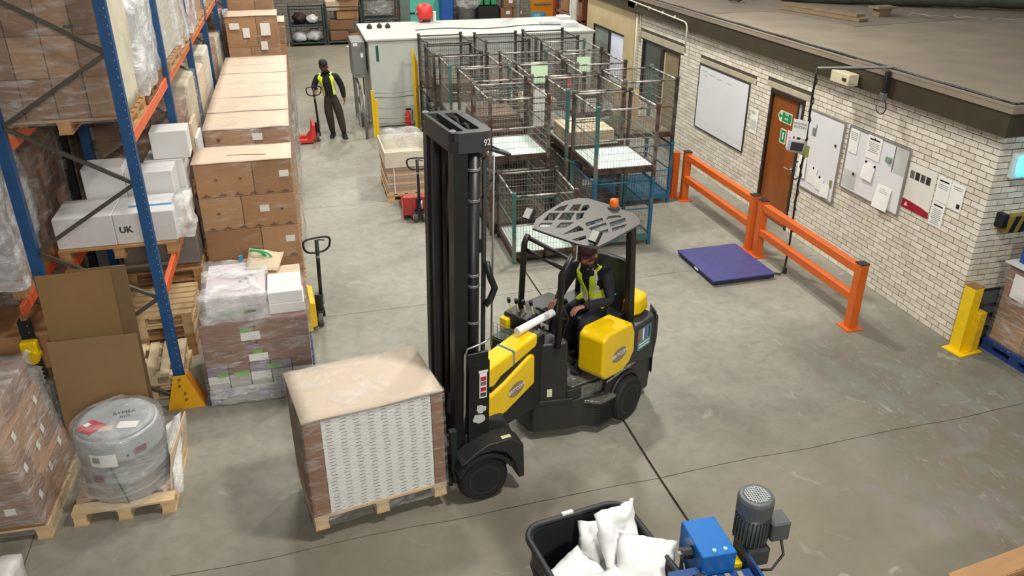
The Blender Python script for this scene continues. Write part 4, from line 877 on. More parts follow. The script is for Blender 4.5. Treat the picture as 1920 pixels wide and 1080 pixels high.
# ================================================================== ROW OF CARTON PALLETS
m_cardt = M('carton_top', '#dcc6ad', .6, var=.06, scale=3.)
m_cb = [M('carton_a', '#ad8156', .7, var=.10, scale=2.5), M('carton_b', '#a0764e', .7, var=.10, scale=2.5), M('carton_c', '#b58b62', .7, var=.10, scale=2.5)]
m_arrow = M('carton_print', '#6b4a36', .7, var=0)
XA, XB = -1.49, -.27
def stack(label, y0, y1, zt, xs=(XA, XB), nz=4, nx=2, ny=2, seed=1., detail=False, fm=m_filml):
    cx = (xs[0] + xs[1]) / 2; t = load(label, (cx, y0, 0), name='carton_pallet'); w = (xs[1] - xs[0]) / 2
    P = sub_empty('pallet', t); pallet_parts(P, -w, w, 0, y1 - y0, 0, m_wood)
    zs = lin_(.146, zt - .012, nz); d = y1 - y0
    for k in range(nz):
        sh = .18 if k % 2 else -.13; xc = [-w + .01, sh * w, w - .01]
        for i in range(2):
            for j in range(ny): bpart('carton', t, xc[i] + .003, xc[i + 1] - .003, .01 + (d - .02) * j / ny + .002, .01 + (d - .02) * (j + 1) / ny - .002, zs[k] + .001, zs[k + 1] - .002, m_cb[(k + i + j) % 3], .008)
    b = BM(); sheet(b, (-w - .005, -.01, zt), (w + .005, -.012, zt), (w + .005, d + .01, zt), (-w - .005, d + .01, zt), 10, 8, .012, 3., seed, .012); obj('top_sheet', b, m_cardt, t, smooth=True)
    if fm: wrap(t, -w, w, 0, d, .1, zt + .008, fm, .010, seed, 12)
    if detail:
        for k in range(1, nz):
            n = 6
            for q in range(n):
                x = -w + .12 + (2 * w - .24) * q / (n - 1); z = zs[k] + .02
                b = BM(); prism_m(b, [(-.06, 0), (.06, 0), (.03, .022), (.018, .018), (0, .045), (-.018, .018), (-.03, .022)], 0, .001, Matrix.Translation((x, .0085, z)) @ Matrix.Rotation(R(90), 4, 'X')); obj('printed_crest', b, m_arrow, t)
        for (x, k) in ((.5, 3), (.2, 2), (.48, 1)): lab(t, 'y', x, zs[k] + .27, .12, .09, .003)
        for (x, k) in ((-.05, 3), (.42, 2), (-.38, 2), (-.35, 3)): b = BM(); box(b, (x, .008, zs[k] + .24), (.035, .001, .03)); obj('printed_mark', b, m_arrow, t)
    return t
S1 = stack('tall stack of large brown cartons with printed crests, first of the carton row', 10.55, 11.27, 1.99, (-1.48, -.25), 4, detail=True, seed=1.3)
b = BM(); tube(b, [(.3, .2, 2.004), (.0, .26, 2.003), (-.2, .28, 2.003)], .004, 5); obj('flap_seam', b, m_card2, S1)
for k, (a, c, z) in enumerate([(12.28, 13.28, 1.97), (13.33, 14.28, 1.98), (14.33, 15.38, 1.98), (15.42, 16.38, 1.97), (16.42, 17.22, 1.98), (17.27, 18.2, 1.97)]):
    s = stack(['second', 'third', 'fourth', 'fifth', 'sixth', 'seventh'][k] + ' pale topped wrapped carton pallet of the aisle row, counted from the camera', a, c, z, seed=3. + k, fm=m_film)
    if k == 0: lab(s, 'y', .15, 1.84, .14, .1, -.012); lab(s, 'y', -.4, 1.82, .05, .04, -.012, m_arrow)
t = stack('tall wrapped carton stack with four white paper labels near the far end of the row', 18.86, 19.8, 2.70, (-1.47, -.38), 4, seed=12.)
for (x, z, w, h) in ((-.35, 2.5, .2, .13), (-.12, 2.36, .14, .2), (.28, 2.42, .2, .26), (.22, 2.08, .14, .18)): lab(t, 'y', x, z, w, h, -.022)
t = stack('white topped carton stack behind the tall labelled one', 20.1, 21.1, 2.98, (-1.45, -.45), 4, seed=13.)
t = stack('farthest carton stack of the aisle row', 21.5, 22.6, 2.2, seed=14.)
for k, y in enumerate((12.7, 15.0, 17.5, 20.3)):   # torn outer film hanging on the aisle side
    t = thing('torn_film', ['torn film strip on the aisle side of the second carton pallet', 'torn film strip on the aisle side of the fourth carton pallet', 'torn film strip on the aisle side of the seventh carton pallet', 'cardboard edge strip beside the white topped stack'][k], 'film', (-.2, y, 0))
    b = BM(); sheet(b, (-.20, y - .5, .05), (-.19, y + .6, .05), (-.195, y + .6, 1.9), (-.20, y - .5, 1.85), 10, 14, .04, 6., k * 3. + 2, .003); obj('film_strip', b, m_film, t, world=True, smooth=True)
# ---- mixed pallet in front
t = load('mixed film wrapped pallet of brown and purple cartons on a blue pallet', (-.79, 8.02, 0), R(1), name='mixed_pallet')
P = sub_empty('pallet', t); pallet_parts(P, -.58, .58, 0, 1.08, 0, m_bluew, nb=6)
m_bq = M('brown_print', '#8a6552', .65, var=.12, scale=3.); m_pur = M('purple_print', '#8f7d99', .6, var=.1); m_gr = M('green_print', '#74b24a', .6, var=.1); m_grw = M('grey_carton2', '#b9b6b2', .6, var=.06)
for (z0, z1, nx, ms) in [(.146, .24, 5, [m_grw]), (.242, .345, 5, [m_white, m_grw]), (.347, .46, 5, [m_pur, m_bq, m_pur]), (.462, .72, 2, [m_bq]), (.722, .98, 2, [m_bq])]:
    xs = lin_(-.56, .56, nx)
    for i in range(nx):
        for j in range(2): bpart('carton', t, xs[i] + .004, xs[i + 1] - .004, .02 + j * .52 + .003, .54 + j * .52 - .003, z0, z1, ms[(i + j) % len(ms)], .005)
for (x, z, w, h, m) in [(-.05, .80, .2, .1, m_label), (-.09, .87, .12, .045, m_gr), (.0, .53, .2, .09, m_label), (.0, .60, .1, .05, m_gr), (-.04, .67, .12, .05, m_pur), (-.4, .36, .12, .06, m_gr), (-.2, .35, .16, .06, m_gr), (.15, .40, .16, .06, m_gr), (-.45, .43, .1, .04, m_pur), (.25, .44, .15, .04, m_pur)]: lab(t, 'y', x, z, w, h, .018, m, 'printed_label')
for (x, z, s) in ((.33, .66, 'NEW ZEALAND'), (-.32, .62, 'NEW ZEALAND'), (.3, .94, 'NEW ZEALAND')): text('lettering', s, .05, m_arrow, Matrix.Translation((x, .0165, z)) @ Matrix.Rotation(R(90), 4, 'X'), t, .0005)
wrap(t, -.575, .575, .0, 1.07, .08, 1.0, m_film, .022, 61., 16)
# top layer of cartons in film and loose lids
bpart('carton', t, -.46, .16, .1, .98, .985, 1.12, m_grw, .005); bpart('carton', t, .18, .55, .1, .5, .985, 1.10, m_white, .005)
bpart('carton', t, -.46, .16, .1, .98, 1.122, 1.25, M('lilac_carton', '#d8cdd0', .6, var=.05), .005); bpart('carton', t, .18, .54, .12, .62, 1.102, 1.23, m_white, .005)
bpart('carton', t, .18, .54, .55, .9, .985, 1.2, m_cardp, .005)
lab(t, 'y', -.05, 1.06, .14, .05, .098, m_gr, 'printed_label'); lab(t, 'y', -.25, 1.04, .12, .04, .098, m_gr, 'printed_label'); lab(t, 'y', -.02, 1.06, .12, .03, .097, m_ink, 'printed_bar')
for k in range(9):
    b = BM(); box(b, (-.1 + .05 * (k % 3) + random.uniform(-.02, .02), .25 + .07 * k, 1.2515), (.03, .05, .001), .3); obj('printed_mark', b, M('grey_print', '#8d8d8d', .6, var=0), t)
wrap(t, -.50, .175, .06, 1.02, .97, 1.26, film('film_bag', .16, .85, '#f6f5f4', 2.6, stretch=(1, 1.4, 1.4), a=.45, b=.66), .03, 67., 14)
b = BM(); sheet(b, (-.05, .75, 1.26), (.30, .70, 1.22), (.38, 1.05, 1.30), (.0, 1.1, 1.36), 6, 6, .02, 3., 5., .006); obj('loose_flap', b, m_cardp, t, smooth=True)
b = BM(); tube(b, [(.02 + .16 * math.cos(a), .98, 1.27 + .12 * math.sin(a)) for a in [R(10 + 12 * i) for i in range(8)]], .018, 8); obj('green_band', b, M('band_green', '#33b36b', .4), t, smooth=True)
b = BM(); tube(b, [(.05 + .2 * math.cos(a), .95, 1.25 + .15 * math.sin(a)) for a in [R(10 + 12 * i) for i in range(8)]], .012, 8); obj('green_band', b, M('band_green', '#33b36b', .4), t, smooth=True)
b = BM(); box(b, (-.1, 1.0, 1.30), (.04, .03, .06)); obj('blue_clip', b, M('clip_blue', '#2f8fc6', .4), t)
b = BM(); sheet(b, (-.56, -.04, .02), (.57, -.06, .02), (.57, .0, .2), (-.56, .0, .2), 16, 4, .05, 9., 4., .003); obj('film_skirt', b, film('film_skirt', .25, .8), t, smooth=True)

# ================================================================== MESH CAGES
m_rust = M2('rusty_steel', '#5d3f33', '#77726a', .65, .25); m_dkst = M2('dark_steel', '#3c3938', '#5d5853', .6, .3); m_basec = M2('cage_base', '#3d2a24', '#57453c', .7, .1)
m_tealc = M2('teal_cage', '#43756f', '#7c7a72', .6, .2, 6., .5, .62); m_bluec = M2('blue_cage', '#2a6a8c', '#5d7480', .55, .2, 6., .54, .66)
m_rail = M2('worn_rail', '#5e554d', '#b3aea7', .45, .5, 9., .38, .55); m_mesh = M('mesh_wire', '#8f8d88', .5, .5, var=.2); m_meshd = M('mesh_dark', '#5d5a57', .55, .4, var=.2); m_meshb = M('mesh_blue', '#2f7ea8', .55, .3, var=.15)
m_deck = M('cage_deck', '#c9d8d0', .5, var=.12, scale=3.); m_deckg = M('cage_deck_dull', '#8f8d86', .6, var=.25, scale=4.); m_deckb = M('cage_deck_brown', '#6d5f51', .7, var=.2, scale=4.); m_decku = M('cage_deck_blue', '#4f93b5', .4, var=.15)
CW, CD, CH = 1.0, 1.15, 1.135
def meshpanel(bm, a, b_, z0, z1, nv, nh, r=.0028):
    a = Vector(a); b_ = Vector(b_)
    for i in range(1, nv): q = a.lerp(b_, i / nv); wire(bm, (q.x, q.y, z0), (q.x, q.y, z1), r)
    for k in range(nh + 1): z = z0 + (z1 - z0) * k / nh; wire(bm, (a.x, a.y, z), (b_.x, b_.y, z), r * 1.3)
def make_cage(kind, open_front, posts, rail, mesh, deck, w=CW, d=CD, base=None):
    t = thing('mesh_cage', 'x', 'cage')
    x, y = w / 2 - .025, d / 2 - .025
    for i, (sx, sy) in enumerate(((-1, -1), (1, -1), (1, 1), (-1, 1))):
        b = BM(); bx(b, sx * x - .025, sx * x + .025, sy * y - .025, sy * y + .025, .0, 1.10); prism(b, [(sx * x - .034, sy * y - .034), (sx * x + .034, sy * y - .034), (sx * x + .034, sy * y + .034), (sx * x - .034, sy * y + .034)], 1.095, 1.134, .8)
        obj('corner_post', b, posts[i % len(posts)], t)
    for (a, c) in (((-x, -y), (x, -y)), ((x, -y), (x, y)), ((x, y), (-x, y)), ((-x, y), (-x, -y))):
        b = BM(); tube(b, [(a[0], a[1], 1.075), (c[0], c[1], 1.075)], .017, 6); obj('top_rail', b, rail, t, smooth=True)
        b = BM(); m_ = ((a[0] + c[0]) / 2, (a[1] + c[1]) / 2, .14); L_ = (abs(a[0] - c[0]) - .05 if a[1] == c[1] else .04, abs(a[1] - c[1]) - .05 if a[0] == c[0] else .04, .09); box(b, m_, L_); obj('base_rail', b, base or posts[0], t)
    b = BM(); bx(b, -x + .022, x - .022, -y + .022, y - .022, .165, .185); obj('deck', b, deck, t)
    for (a, c, nm) in (((-x, -y), (x, -y), 'front'), ((x, -y), (x, y), 's'), ((x, y), (-x, y), 's'), ((-x, y), (-x, -y), 's')):
        b = BM(); zt = .62 if nm == 'front' and open_front else 1.07
        meshpanel(b, (a[0], a[1], 0), (c[0], c[1], 0), .19, zt, 20, int((zt - .19) / .1)); o = obj('mesh_panel', b, mesh, t); o['kind'] = 'stuff'
        if nm == 'front' and open_front: b = BM(); tube(b, [(a[0], a[1], zt), (c[0], c[1], zt)], .012, 6); obj('gate_rail', b, rail, t)
        else:
            b = BM(); tube(b, [(a[0], a[1], .62), (c[0], c[1], .62)], .010, 5); obj('mid_rail', b, posts[0], t)
    return t
protos = {
 'rust': make_cage('rust', True, [m_rust], m_rail, m_mesh, m_deck, base=m_basec),
 'dark': make_cage('dark', False, [m_dkst], m_dkst, m_meshd, m_deckb),
 'teal': make_cage('teal', True, [m_tealc, m_rust, m_dkst, m_dkst], m_rail, m_mesh, m_deck, base=m_basec),
 'tealg': make_cage('teal', True, [m_tealc, m_rust, m_dkst, m_dkst], m_rail, m_mesh, m_deckg, base=m_basec),
 'rustg': make_cage('rust', False, [m_rust, m_dkst], m_rail, m_mesh, m_deckg, base=m_basec),
 'plain': make_cage('plain', False, [m_rust, m_dkst, m_tealc, m_dkst], m_rail, m_mesh, m_deckb, base=m_basec),
 'blue': make_cage('blue', True, [m_bluec, m_bluec, m_tealc, m_tealc], m_bluec, m_mesh, M('cage_deck_grey', '#9fb0b0', .5, var=.15), base=m_tealc),
 'sky': make_cage('sky', True, [m_bluec], m_bluec, m_meshb, m_decku)}
first = {k: True for k in protos}
def cage(kind, x, y, tier, label, rz=0., sy=1.):
    p = protos[kind]
    if first[kind]: t = p; first[kind] = False
    else: t = copy_tree(p)
    t.location = (x, y, tier * CH + .0005); t.rotation_euler = (0, 0, rz); t['label'] = label; t['category'] = 'cage'; t['group'] = 'wire mesh stillage cages'
    return t
k_ = .976
cg = [ # x centre, y centre, kind lower, kind upper, words
 (3.22, 12.62, 'plain', 'rust', 'front left two high stack, beside the forklift mast'),
 (3.23, 14.02, 'dark', 'plain', 'left column second from the front'),
 (3.10, 15.28, 'tealg', 'tealg', 'left column third from the front'),
 (3.02, 16.56, 'dark', 'dark', 'left column fourth from the front'),
 (3.08, 17.88, 'dark', 'dark', 'left column rearmost, against the white enclosure'),
 (4.62, 11.60, 'blue', 'teal', 'middle column front stack, above the amber beacon'),
 (4.55, 12.85, 'plain', 'tealg', 'middle column second from the front'),
 (4.33, 14.12, 'dark', 'rustg', 'middle column third from the front'),
 (4.32, 15.36, 'plain', 'plain', 'middle column fourth from the front'),
 (4.32, 17.75, 'dark', 'dark', 'middle column rearmost'),
 (5.72, 13.32, 'sky', 'plain', 'right column front stack, beside the orange post'),
 (5.42, 14.95, 'plain', 'rustg', 'right column second from the front'),
 (5.48, 16.40, 'dark', 'plain', 'right column third from the front'),
 (5.48, 17.92, 'dark', 'dark', 'right column rearmost')]
for (x, y, lo, up, wd_) in cg:
    jr = random.uniform(-.02, .02)
    cage(lo, x + random.uniform(-.01, .01), y, 0, 'lower mesh cage, ' + wd_, jr); cage(up, x, y, 1, 'upper mesh cage, ' + wd_, jr)
cage('teal', 3.31, 11.38, 0, 'single low mesh cage with a pale floor in front of the left column', R(-1.5))
cage('dark', 4.32, 16.54, 0, 'single low mesh cage in the gap of the middle column')
# oddments inside and on the cages
def card(label, x, y, z, w, h, mat, rz=0., cat='sign', name='card_sign', tilt=0.):
    b = BM(); box(b, (0, 0, 0), (w, .006, h), mat=Matrix.Translation((x, y, z)) @ Matrix.Rotation(rz, 4, 'Z') @ Matrix.Rotation(tilt, 4, 'X')); tag(obj(name, b, mat), label, cat)
m_gsign = M('pale_green_card', '#cfeec8', .5, var=.05)
card('pale green card hanging in the middle column of cages', 4.30, 14.668, 2.05, .32, .36, m_gsign); card('pale green card hanging in the right column of cages', 5.45, 15.498, 2.0, .28, .3, m_gsign)
card('white card below the pale green one in the middle column of cages', 4.30, 14.668, 1.55, .26, .42, m_paper)
card('pale wooden board standing in the right front cage stack', 5.42, 13.12, 1.70, .55, .7, M('pale_board', '#cdb38a', .7, var=.1), R(-60), 'board', 'wooden_board')
for k, (x, y, z, lab_) in enumerate([(4.32, 15.30, 1.34, 'beige cartons lying in the fourth cage of the middle column'), (4.55, 12.85, 1.325, 'beige carton lying in the second cage of the middle column'), (3.23, 14.02, 1.325, 'brown carton lying in the second cage of the left column'), (3.02, 16.56, 1.325, 'brown carton lying in the fourth cage of the left column')]):
    t = thing('carton', lab_, 'carton', (x, y, z)); bpart('box_body', t, -.4, .4, -.45, .4, 0, .16 + .05 * k, [m_cardp, m_cardp, M('old_carton', '#6d5945', .8, var=.15), M('old_carton', '#6d5945', .8, var=.15)][k], .008)
def extinguisher(x, y, z, label):
    t = thing('fire_extinguisher', label, 'extinguisher', (x, y, z)); b = BM(); lathe(b, [(.07, 0), (.075, .01), (.075, .4), (.06, .46), (.025, .5), (.025, .53)], seg=14); obj('cylinder', b, m_red, t, smooth=True); b = BM(); box(b, (.02, 0, .55), (.12, .03, .04)); obj('valve', b, m_black, t); b = BM(); tube(b, [(.03, 0, .54), (.11, 0, .5), (.10, 0, .25)], .01, 6); obj('hose', b, m_black, t, smooth=True)
extinguisher(5.06, 15.3, 1.322, 'red fire extinguisher standing in the cages right of the green card'); 
extinguisher(2.30, 18.68, .0, 'red fire extinguisher on the floor beside the yellow gate post')
# ================================================================== ARTICULATED FORKLIFT
TH = R(35); U0, N0 = 6.1, -4.34
UX = Vector((math.cos(TH), math.sin(TH), 0)); NX = Vector((math.sin(TH), -math.cos(TH), 0))
def bw(u, n, z=0.): return UX * u + NX * n + Vector((0, 0, z))
fl = thing('forklift', 'yellow and black articulated forklift carrying a wrapped pallet', 'forklift', bw(U0, N0), TH)
def L2(u, n): return (u - U0, -(n - N0))
def ploc(pts): return [L2(*p) for p in pts]
m_char = M('charcoal_body', '#2b2c2c', .45, var=.10, scale=5.); m_chk = M('checker_plate', '#8d8c88', .35, .7, var=.35, scale=30., bump=.5, bscale=45.)
m_roofp = M('guard_grey', '#55524f', .45, .2, var=.05)
def fprism(name, pts, z0, z1, mat, s=1., bevel=.012, seg=2, parent=fl):
    b = BM(); prism(b, ploc(pts), z0, z1, s); return obj(name, b, mat, parent, bevel=bevel, seg=seg)
def side(name, uz, n0, n1, mat, bevel=.02, seg=3, parent=fl):
    """outline in (u,z) extruded across the truck"""
    b = BM(); m = Matrix.Translation((-U0, 0, 0)) @ Matrix(((1, 0, 0, 0), (0, 0, -1, 0), (0, 1, 0, 0), (0, 0, 0, 1)))
    prism_m(b, uz, n0 - N0, n1 - N0, m); return obj(name, b, mat, parent, bevel=bevel, seg=seg)
def wheel(name, c, axis, r, w, parent, world=False, hub='#3c3c3c'):
    c = Vector(c); q = Vector(axis).to_track_quat('Z', 'Y').to_matrix().to_4x4(); m = Matrix.Translation(c) @ q
    b = BM(); lathe(b, [(r * .62, -w / 2), (r * .93, -w / 2), (r, -w / 2 + .025), (r, w / 2 - .025), (r * .93, w / 2), (r * .62, w / 2)], seg=32, m=m); o = obj(name, b, m_rubber, parent, smooth=False, world=world, bevel=.004, seg=1)
    b = BM(); lathe(b, [(r * .64, -w / 2 + .01), (r * .64, w / 2 - .012), (r * .55, w / 2 - .03), (r * .2, w / 2 - .03), (r * .2, w / 2 - .01), (0, w / 2 - .01)], seg=24, m=m)
    h = obj('hub', b, M('hub_grey', hub, .5, .3), o, world=False)
    if world: h.data.transform(parent.matrix_basis.inverted())
    b = BM(); tube(b, [m @ Vector((r * .63 * math.cos(a), r * .63 * math.sin(a), w / 2 - .003)) for a in [i * math.pi / 16 for i in range(32)]], .004, 6, closed=True); g = obj('rim_ring', b, M('rim_ring', '#55534f', .5, .4), o, smooth=True)
    if world: g.data.transform(parent.matrix_basis.inverted())
    return o
# --- rear truck
fprism('lower_hull', [(5.28, -4.25), (5.62, -3.99), (5.95, -3.83), (6.80, -3.82), (6.93, -3.98), (6.93, -4.72), (6.8, -4.88), (5.7, -4.88), (5.38, -4.60)], .10, .46, m_char, bevel=.03)
fprism('front_cowl', [(5.29, -4.24), (5.56, -4.03), (5.62, -4.08), (5.62, -4.82), (5.45, -4.80), (5.36, -4.58)], .455, 1.14, m_char, .97, .03)
fprism('bumper_lip', [(5.27, -4.24), (5.60, -3.98), (5.64, -4.03), (5.35, -4.3)], .455, .49, m_char, 1., .006)
fprism('floor_plate', [(5.625, -4.78), (5.625, -4.02), (6.14, -3.87), (6.14, -4.78)], .58, .60, m_chk, bevel=.004, seg=1)
fprism('sill', [(5.56, -4.03), (5.63, -3.985), (6.14, -3.83), (6.14, -4.78), (5.6, -4.78)], .461, .579, m_char, bevel=.01)
fprism('step', [(5.70, -3.985), (5.82, -3.79), (6.04, -3.75), (6.04, -3.86)], .385, .42, m_chk, bevel=.004, seg=1)
b = BM(); hexa(b, [bw(5.70, -3.955, .42), bw(6.06, -3.845, .42), bw(6.06, -3.86, .42), bw(5.70, -3.97, .42)], [bw(5.70, -3.955, .58), bw(6.06, -3.845, .58), bw(6.06, -3.86, .58), bw(5.70, -3.97, .58)]); obj('step_riser', b, m_chk, fl, world=True)
fprism('step_box', [(5.74, -3.96), (5.83, -3.80), (6.04, -3.77), (6.04, -3.88)], .09, .384, m_char, bevel=.01)
for k in range(7):
    b = BM(); z = .13 + k * .032; hexa(b, [bw(5.80, -3.852, z), bw(5.83, -3.798, z), bw(6.03, -3.768, z), bw(6.03, -3.80, z)], [bw(5.80, -3.850, z + .012), bw(5.828, -3.790, z + .012), bw(6.03, -3.760, z + .012), bw(6.03, -3.80, z + .012)]); obj('grille_slat', b, m_black, fl, world=True)
side('chassis_side', [(6.0, .12), (6.78, .14), (6.85, .4), (6.85, .66), (5.98, .66), (5.94, .4)], -4.86, -3.82, m_char, .02)
side('counterweight', [(6.38, .60), (6.84, .46), (6.90, .7), (6.90, 1.0), (6.40, 1.02), (6.15, .9), (6.15, .66)], -4.88, -3.80, m_char, .04, 3)
for (n0, n1) in ((-4.10, -3.785), (-4.90, -4.62)):
    side('side_panel', [(5.81, .72), (5.87, .65), (6.18, .61), (6.31, .66), (6.40, .78), (6.39, 1.0), (6.33, 1.13), (5.90, 1.17), (5.81, 1.12)], n0, n1, m_yellow if n0 > -4.5 else m_char, .03, 4)
wheel('rear_wheel', (6.27 - U0, -.505, .25), (0, -1, 0), .25, .22, fl); wheel('rear_wheel', (6.27 - U0, .47, .25), (0, 1, 0), .25, .2, fl)
b = BM(); m = Matrix.Translation((6.27 - U0, -.535, .25)) @ Matrix.Rotation(R(90), 4, 'X'); pts = [m @ Vector((.285 * math.cos(a), .285 * math.sin(a), 0)) for a in [R(-5 + i * 190 / 16) for i in range(17)]]; tube(b, pts, .022, 8); obj('wheel_arch', b, m_black, fl, smooth=True)
fprism('engine_cover', [(6.60, -4.62), (6.60, -3.96), (6.70, -3.92), (6.90, -3.95), (6.94, -4.1), (6.94, -4.6)], 1.015, 1.20, m_yellow, .93, .035, 4)
b = BM(); hexa(b, [bw(6.80, -3.80, .3), bw(6.93, -3.95, .3), bw(6.935, -3.945, .3), bw(6.81, -3.795, .3)], [bw(6.80, -3.80, 1.06), bw(6.93, -3.95, 1.06), bw(6.935, -3.945, 1.06), bw(6.81, -3.795, 1.06)]); obj('rear_edge_strip', b, m_black, fl, world=True)
fprism('battery_deck', [(6.15, -4.85), (6.15, -4.12), (6.6, -3.9), (6.6, -4.85)], .86, .94, m_blackp, bevel=.01)
# seat
b = BM(); box(b, (6.38 - U0, -.02, 1.0), (.48, .48, .13)); obj('seat_cushion', b, m_blackp, fl, bevel=.04, seg=3)
b = BM(); mm = Matrix.Translation((6.68 - U0, -.02, 1.30)) @ Matrix.Rotation(R(9), 4, 'Y'); prism_m(b, rrect(-.24, .24, -.30, .30, .12), -.05, .05, mm @ Matrix(((0, 0, 1, 0), (1, 0, 0, 0), (0, 1, 0, 0), (0, 0, 0, 1)))); obj('seat_back', b, m_blackp, fl, bevel=.03, seg=3)
b = BM(); box(b, (6.45 - U0, -.29, 1.06), (.3, .05, .05)); obj('armrest', b, m_blackp, fl, bevel=.015)
b = BM(); tube(b, [(6.2 - U0, -.27, .99), (6.5 - U0, -.275, .98), (6.62 - U0, -.27, 1.1)], .012, 6); obj('seat_rail', b, m_steel, fl, smooth=True)
b = BM(); box(b, (6.60 - U0, -.28, 1.12), (.04, .03, .12)); obj('belt_buckle', b, m_red, fl, bevel=.006)
# overhead guard
def zpx(x, y): return at_z(960 + x * .19444, 350 + y * .19444, 2.12)
outl = [(200, 400), (225, 320), (330, 240), (500, 140), (640, 108), (730, 112), (900, 160), (1180, 262), (1235, 312), (1235, 358), (1110, 428), (960, 512), (830, 578), (760, 578), (640, 552), (440, 485)]
holes_ = [[(400, 232), (455, 195), (545, 170), (500, 232)], [(548, 232), (590, 175), (672, 165), (640, 232)], [(655, 232), (690, 180), (735, 172), (750, 200), (715, 232)], [(300, 325), (360, 252), (462, 250), (405, 325)], [(440, 320), (490, 250), (608, 250), (565, 320)], [(617, 318), (622, 255), (700, 248), (680, 300), (640, 318)], [(252, 385), (280, 348), (395, 348), (355, 388)], [(420, 398), (470, 345), (600, 342), (520, 395)], [(705, 350), (870, 300), (880, 330), (720, 385)], [(905, 318), (930, 283), (1030, 275), (1060, 290)], [(735, 400), (905, 345), (915, 370), (765, 422)], [(940, 345), (1090, 300), (1098, 335), (950, 390)], [(855, 430), (925, 408), (930, 440), (900, 455)], [(960, 402), (1105, 358), (1085, 392), (970, 435)], [(480, 465), (640, 375), (690, 405), (690, 420)], [(575, 508), (708, 470), (718, 500), (625, 528)]]
b = BM(); Es = []
for lp in [outl] + holes_:
    vs = [b.verts.new(zpx(*p)) for p in lp]
    for i in range(len(vs)): Es.append(b.edges.new((vs[i], vs[(i + 1) % len(vs)])))
bmesh.ops.triangle_fill(b, use_beauty=True, use_dissolve=False, edges=Es)
r = bmesh.ops.extrude_face_region(b, geom=list(b.faces)); bmesh.ops.translate(b, vec=(0, 0, -.02), verts=[v for v in r['geom'] if isinstance(v, bmesh.types.BMVert)])
obj('overhead_guard', b, m_roofp, fl, world=True)
def post(name, top, bot, w, d=None, mat=m_black, mid=None):
    b = BM(); pts = [top] + ([mid] if mid else []) + [bot]; tube(b, pts, w, 8); return obj(name, b, mat, fl, world=True, smooth=True)
FLt = at_z(990, 440, 2.085); NRt = at_z(1068, 480, 2.085); RRt = at_z(1184, 428, 2.085)
FLb = bw(5.56, -4.66, 1.10); NRb = bw(5.47, -4.10, 1.10)
post('guard_post', FLt, FLb, .032, mid=FLt.lerp(FLb, .06) + Vector((-.03, 0, -.02))); post('guard_post', NRt + Vector((.03, 0, 0)), NRb, .034, mid=NRt.lerp(NRb, .18) + Vector((-.06, -.02, 0)))
b = BM(); Rb = bw(6.52, -3.95, .98); mm = Matrix.Translation((RRt + Rb) / 2) @ Matrix.Rotation(TH, 4, 'Z'); hexa(b, [Rb + UX * a + NX * c for a, c in ((-.045, -.03), (.045, -.03), (.045, .03), (-.045, .03))], [RRt + UX * a + NX * c for a, c in ((-.045, -.03), (.045, -.03), (.045, .03), (-.045, .03))]); obj('guard_post', b, m_black, fl, world=True)
RFt = at_z(1095, 385, 2.085); RFb = bw(6.75, -4.80, .98); post('guard_post', RFt, RFb, .034)
post('visor_bar', FLt + Vector((0, 0, -.03)), NRt + Vector((0, 0, -.03)), .022); post('visor_bar', FLt.lerp(FLb, .16), NRt.lerp(NRb, .16), .02)
a_ = FLt.lerp(NRt, .45); c_ = FLt.lerp(FLb, .16).lerp(NRt.lerp(NRb, .16), .42); post('visor_strut', a_ + Vector((0, 0, -.03)), c_, .018)
post('grab_handle', NRb + Vector((.05, .06, .45)), NRb + Vector((.05, .06, .05)), .012, mid=NRb + Vector((.13, .09, .25)))
b = BM(); p = at_z(1151, 390, 2.125); lathe(b, [(.065, 0), (.065, .018), (.05, .022)], p, 18); bc = obj('beacon_base', b, m_roofp, fl, world=True)
b = BM(); lathe(b, [(.046, .022), (.048, .03), (.046, .085), (.040, .098), (0, .1)], p, 18); obj('beacon', b, M('amber', '#e8701c', .3, var=.05), fl, world=True, smooth=True)
for (px_, py_, s) in ((992, 402, 1), (1116, 444, 1)):
    p = at_z(px_, py_, 2.19); mm = Matrix.Translation(p) @ Matrix.Rotation(TH, 4, 'Z') @ Matrix.Rotation(R(-50), 4, 'Y')
    b = BM(); box(b, (0, 0, 0), (.13, .10, .05), mat=mm); o = obj('work_lamp', b, m_blackp, fl, world=True, bevel=.01)
    b = BM(); box(b, (0, 0, .028), (.105, .078, .008), mat=mm @ Matrix.Translation((0, 0, .028))); g = obj('lamp_lens', b, M('lamp_lens', '#b5b4ae', .25, var=.1, scale=20.), o); g.data.transform(fl.matrix_basis.inverted())
    b = BM(); tube(b, [p, p + Vector((0, 0, -.09))], .012, 6); g = obj('lamp_bracket', b, m_blackp, o); g.data.transform(fl.matrix_basis.inverted())
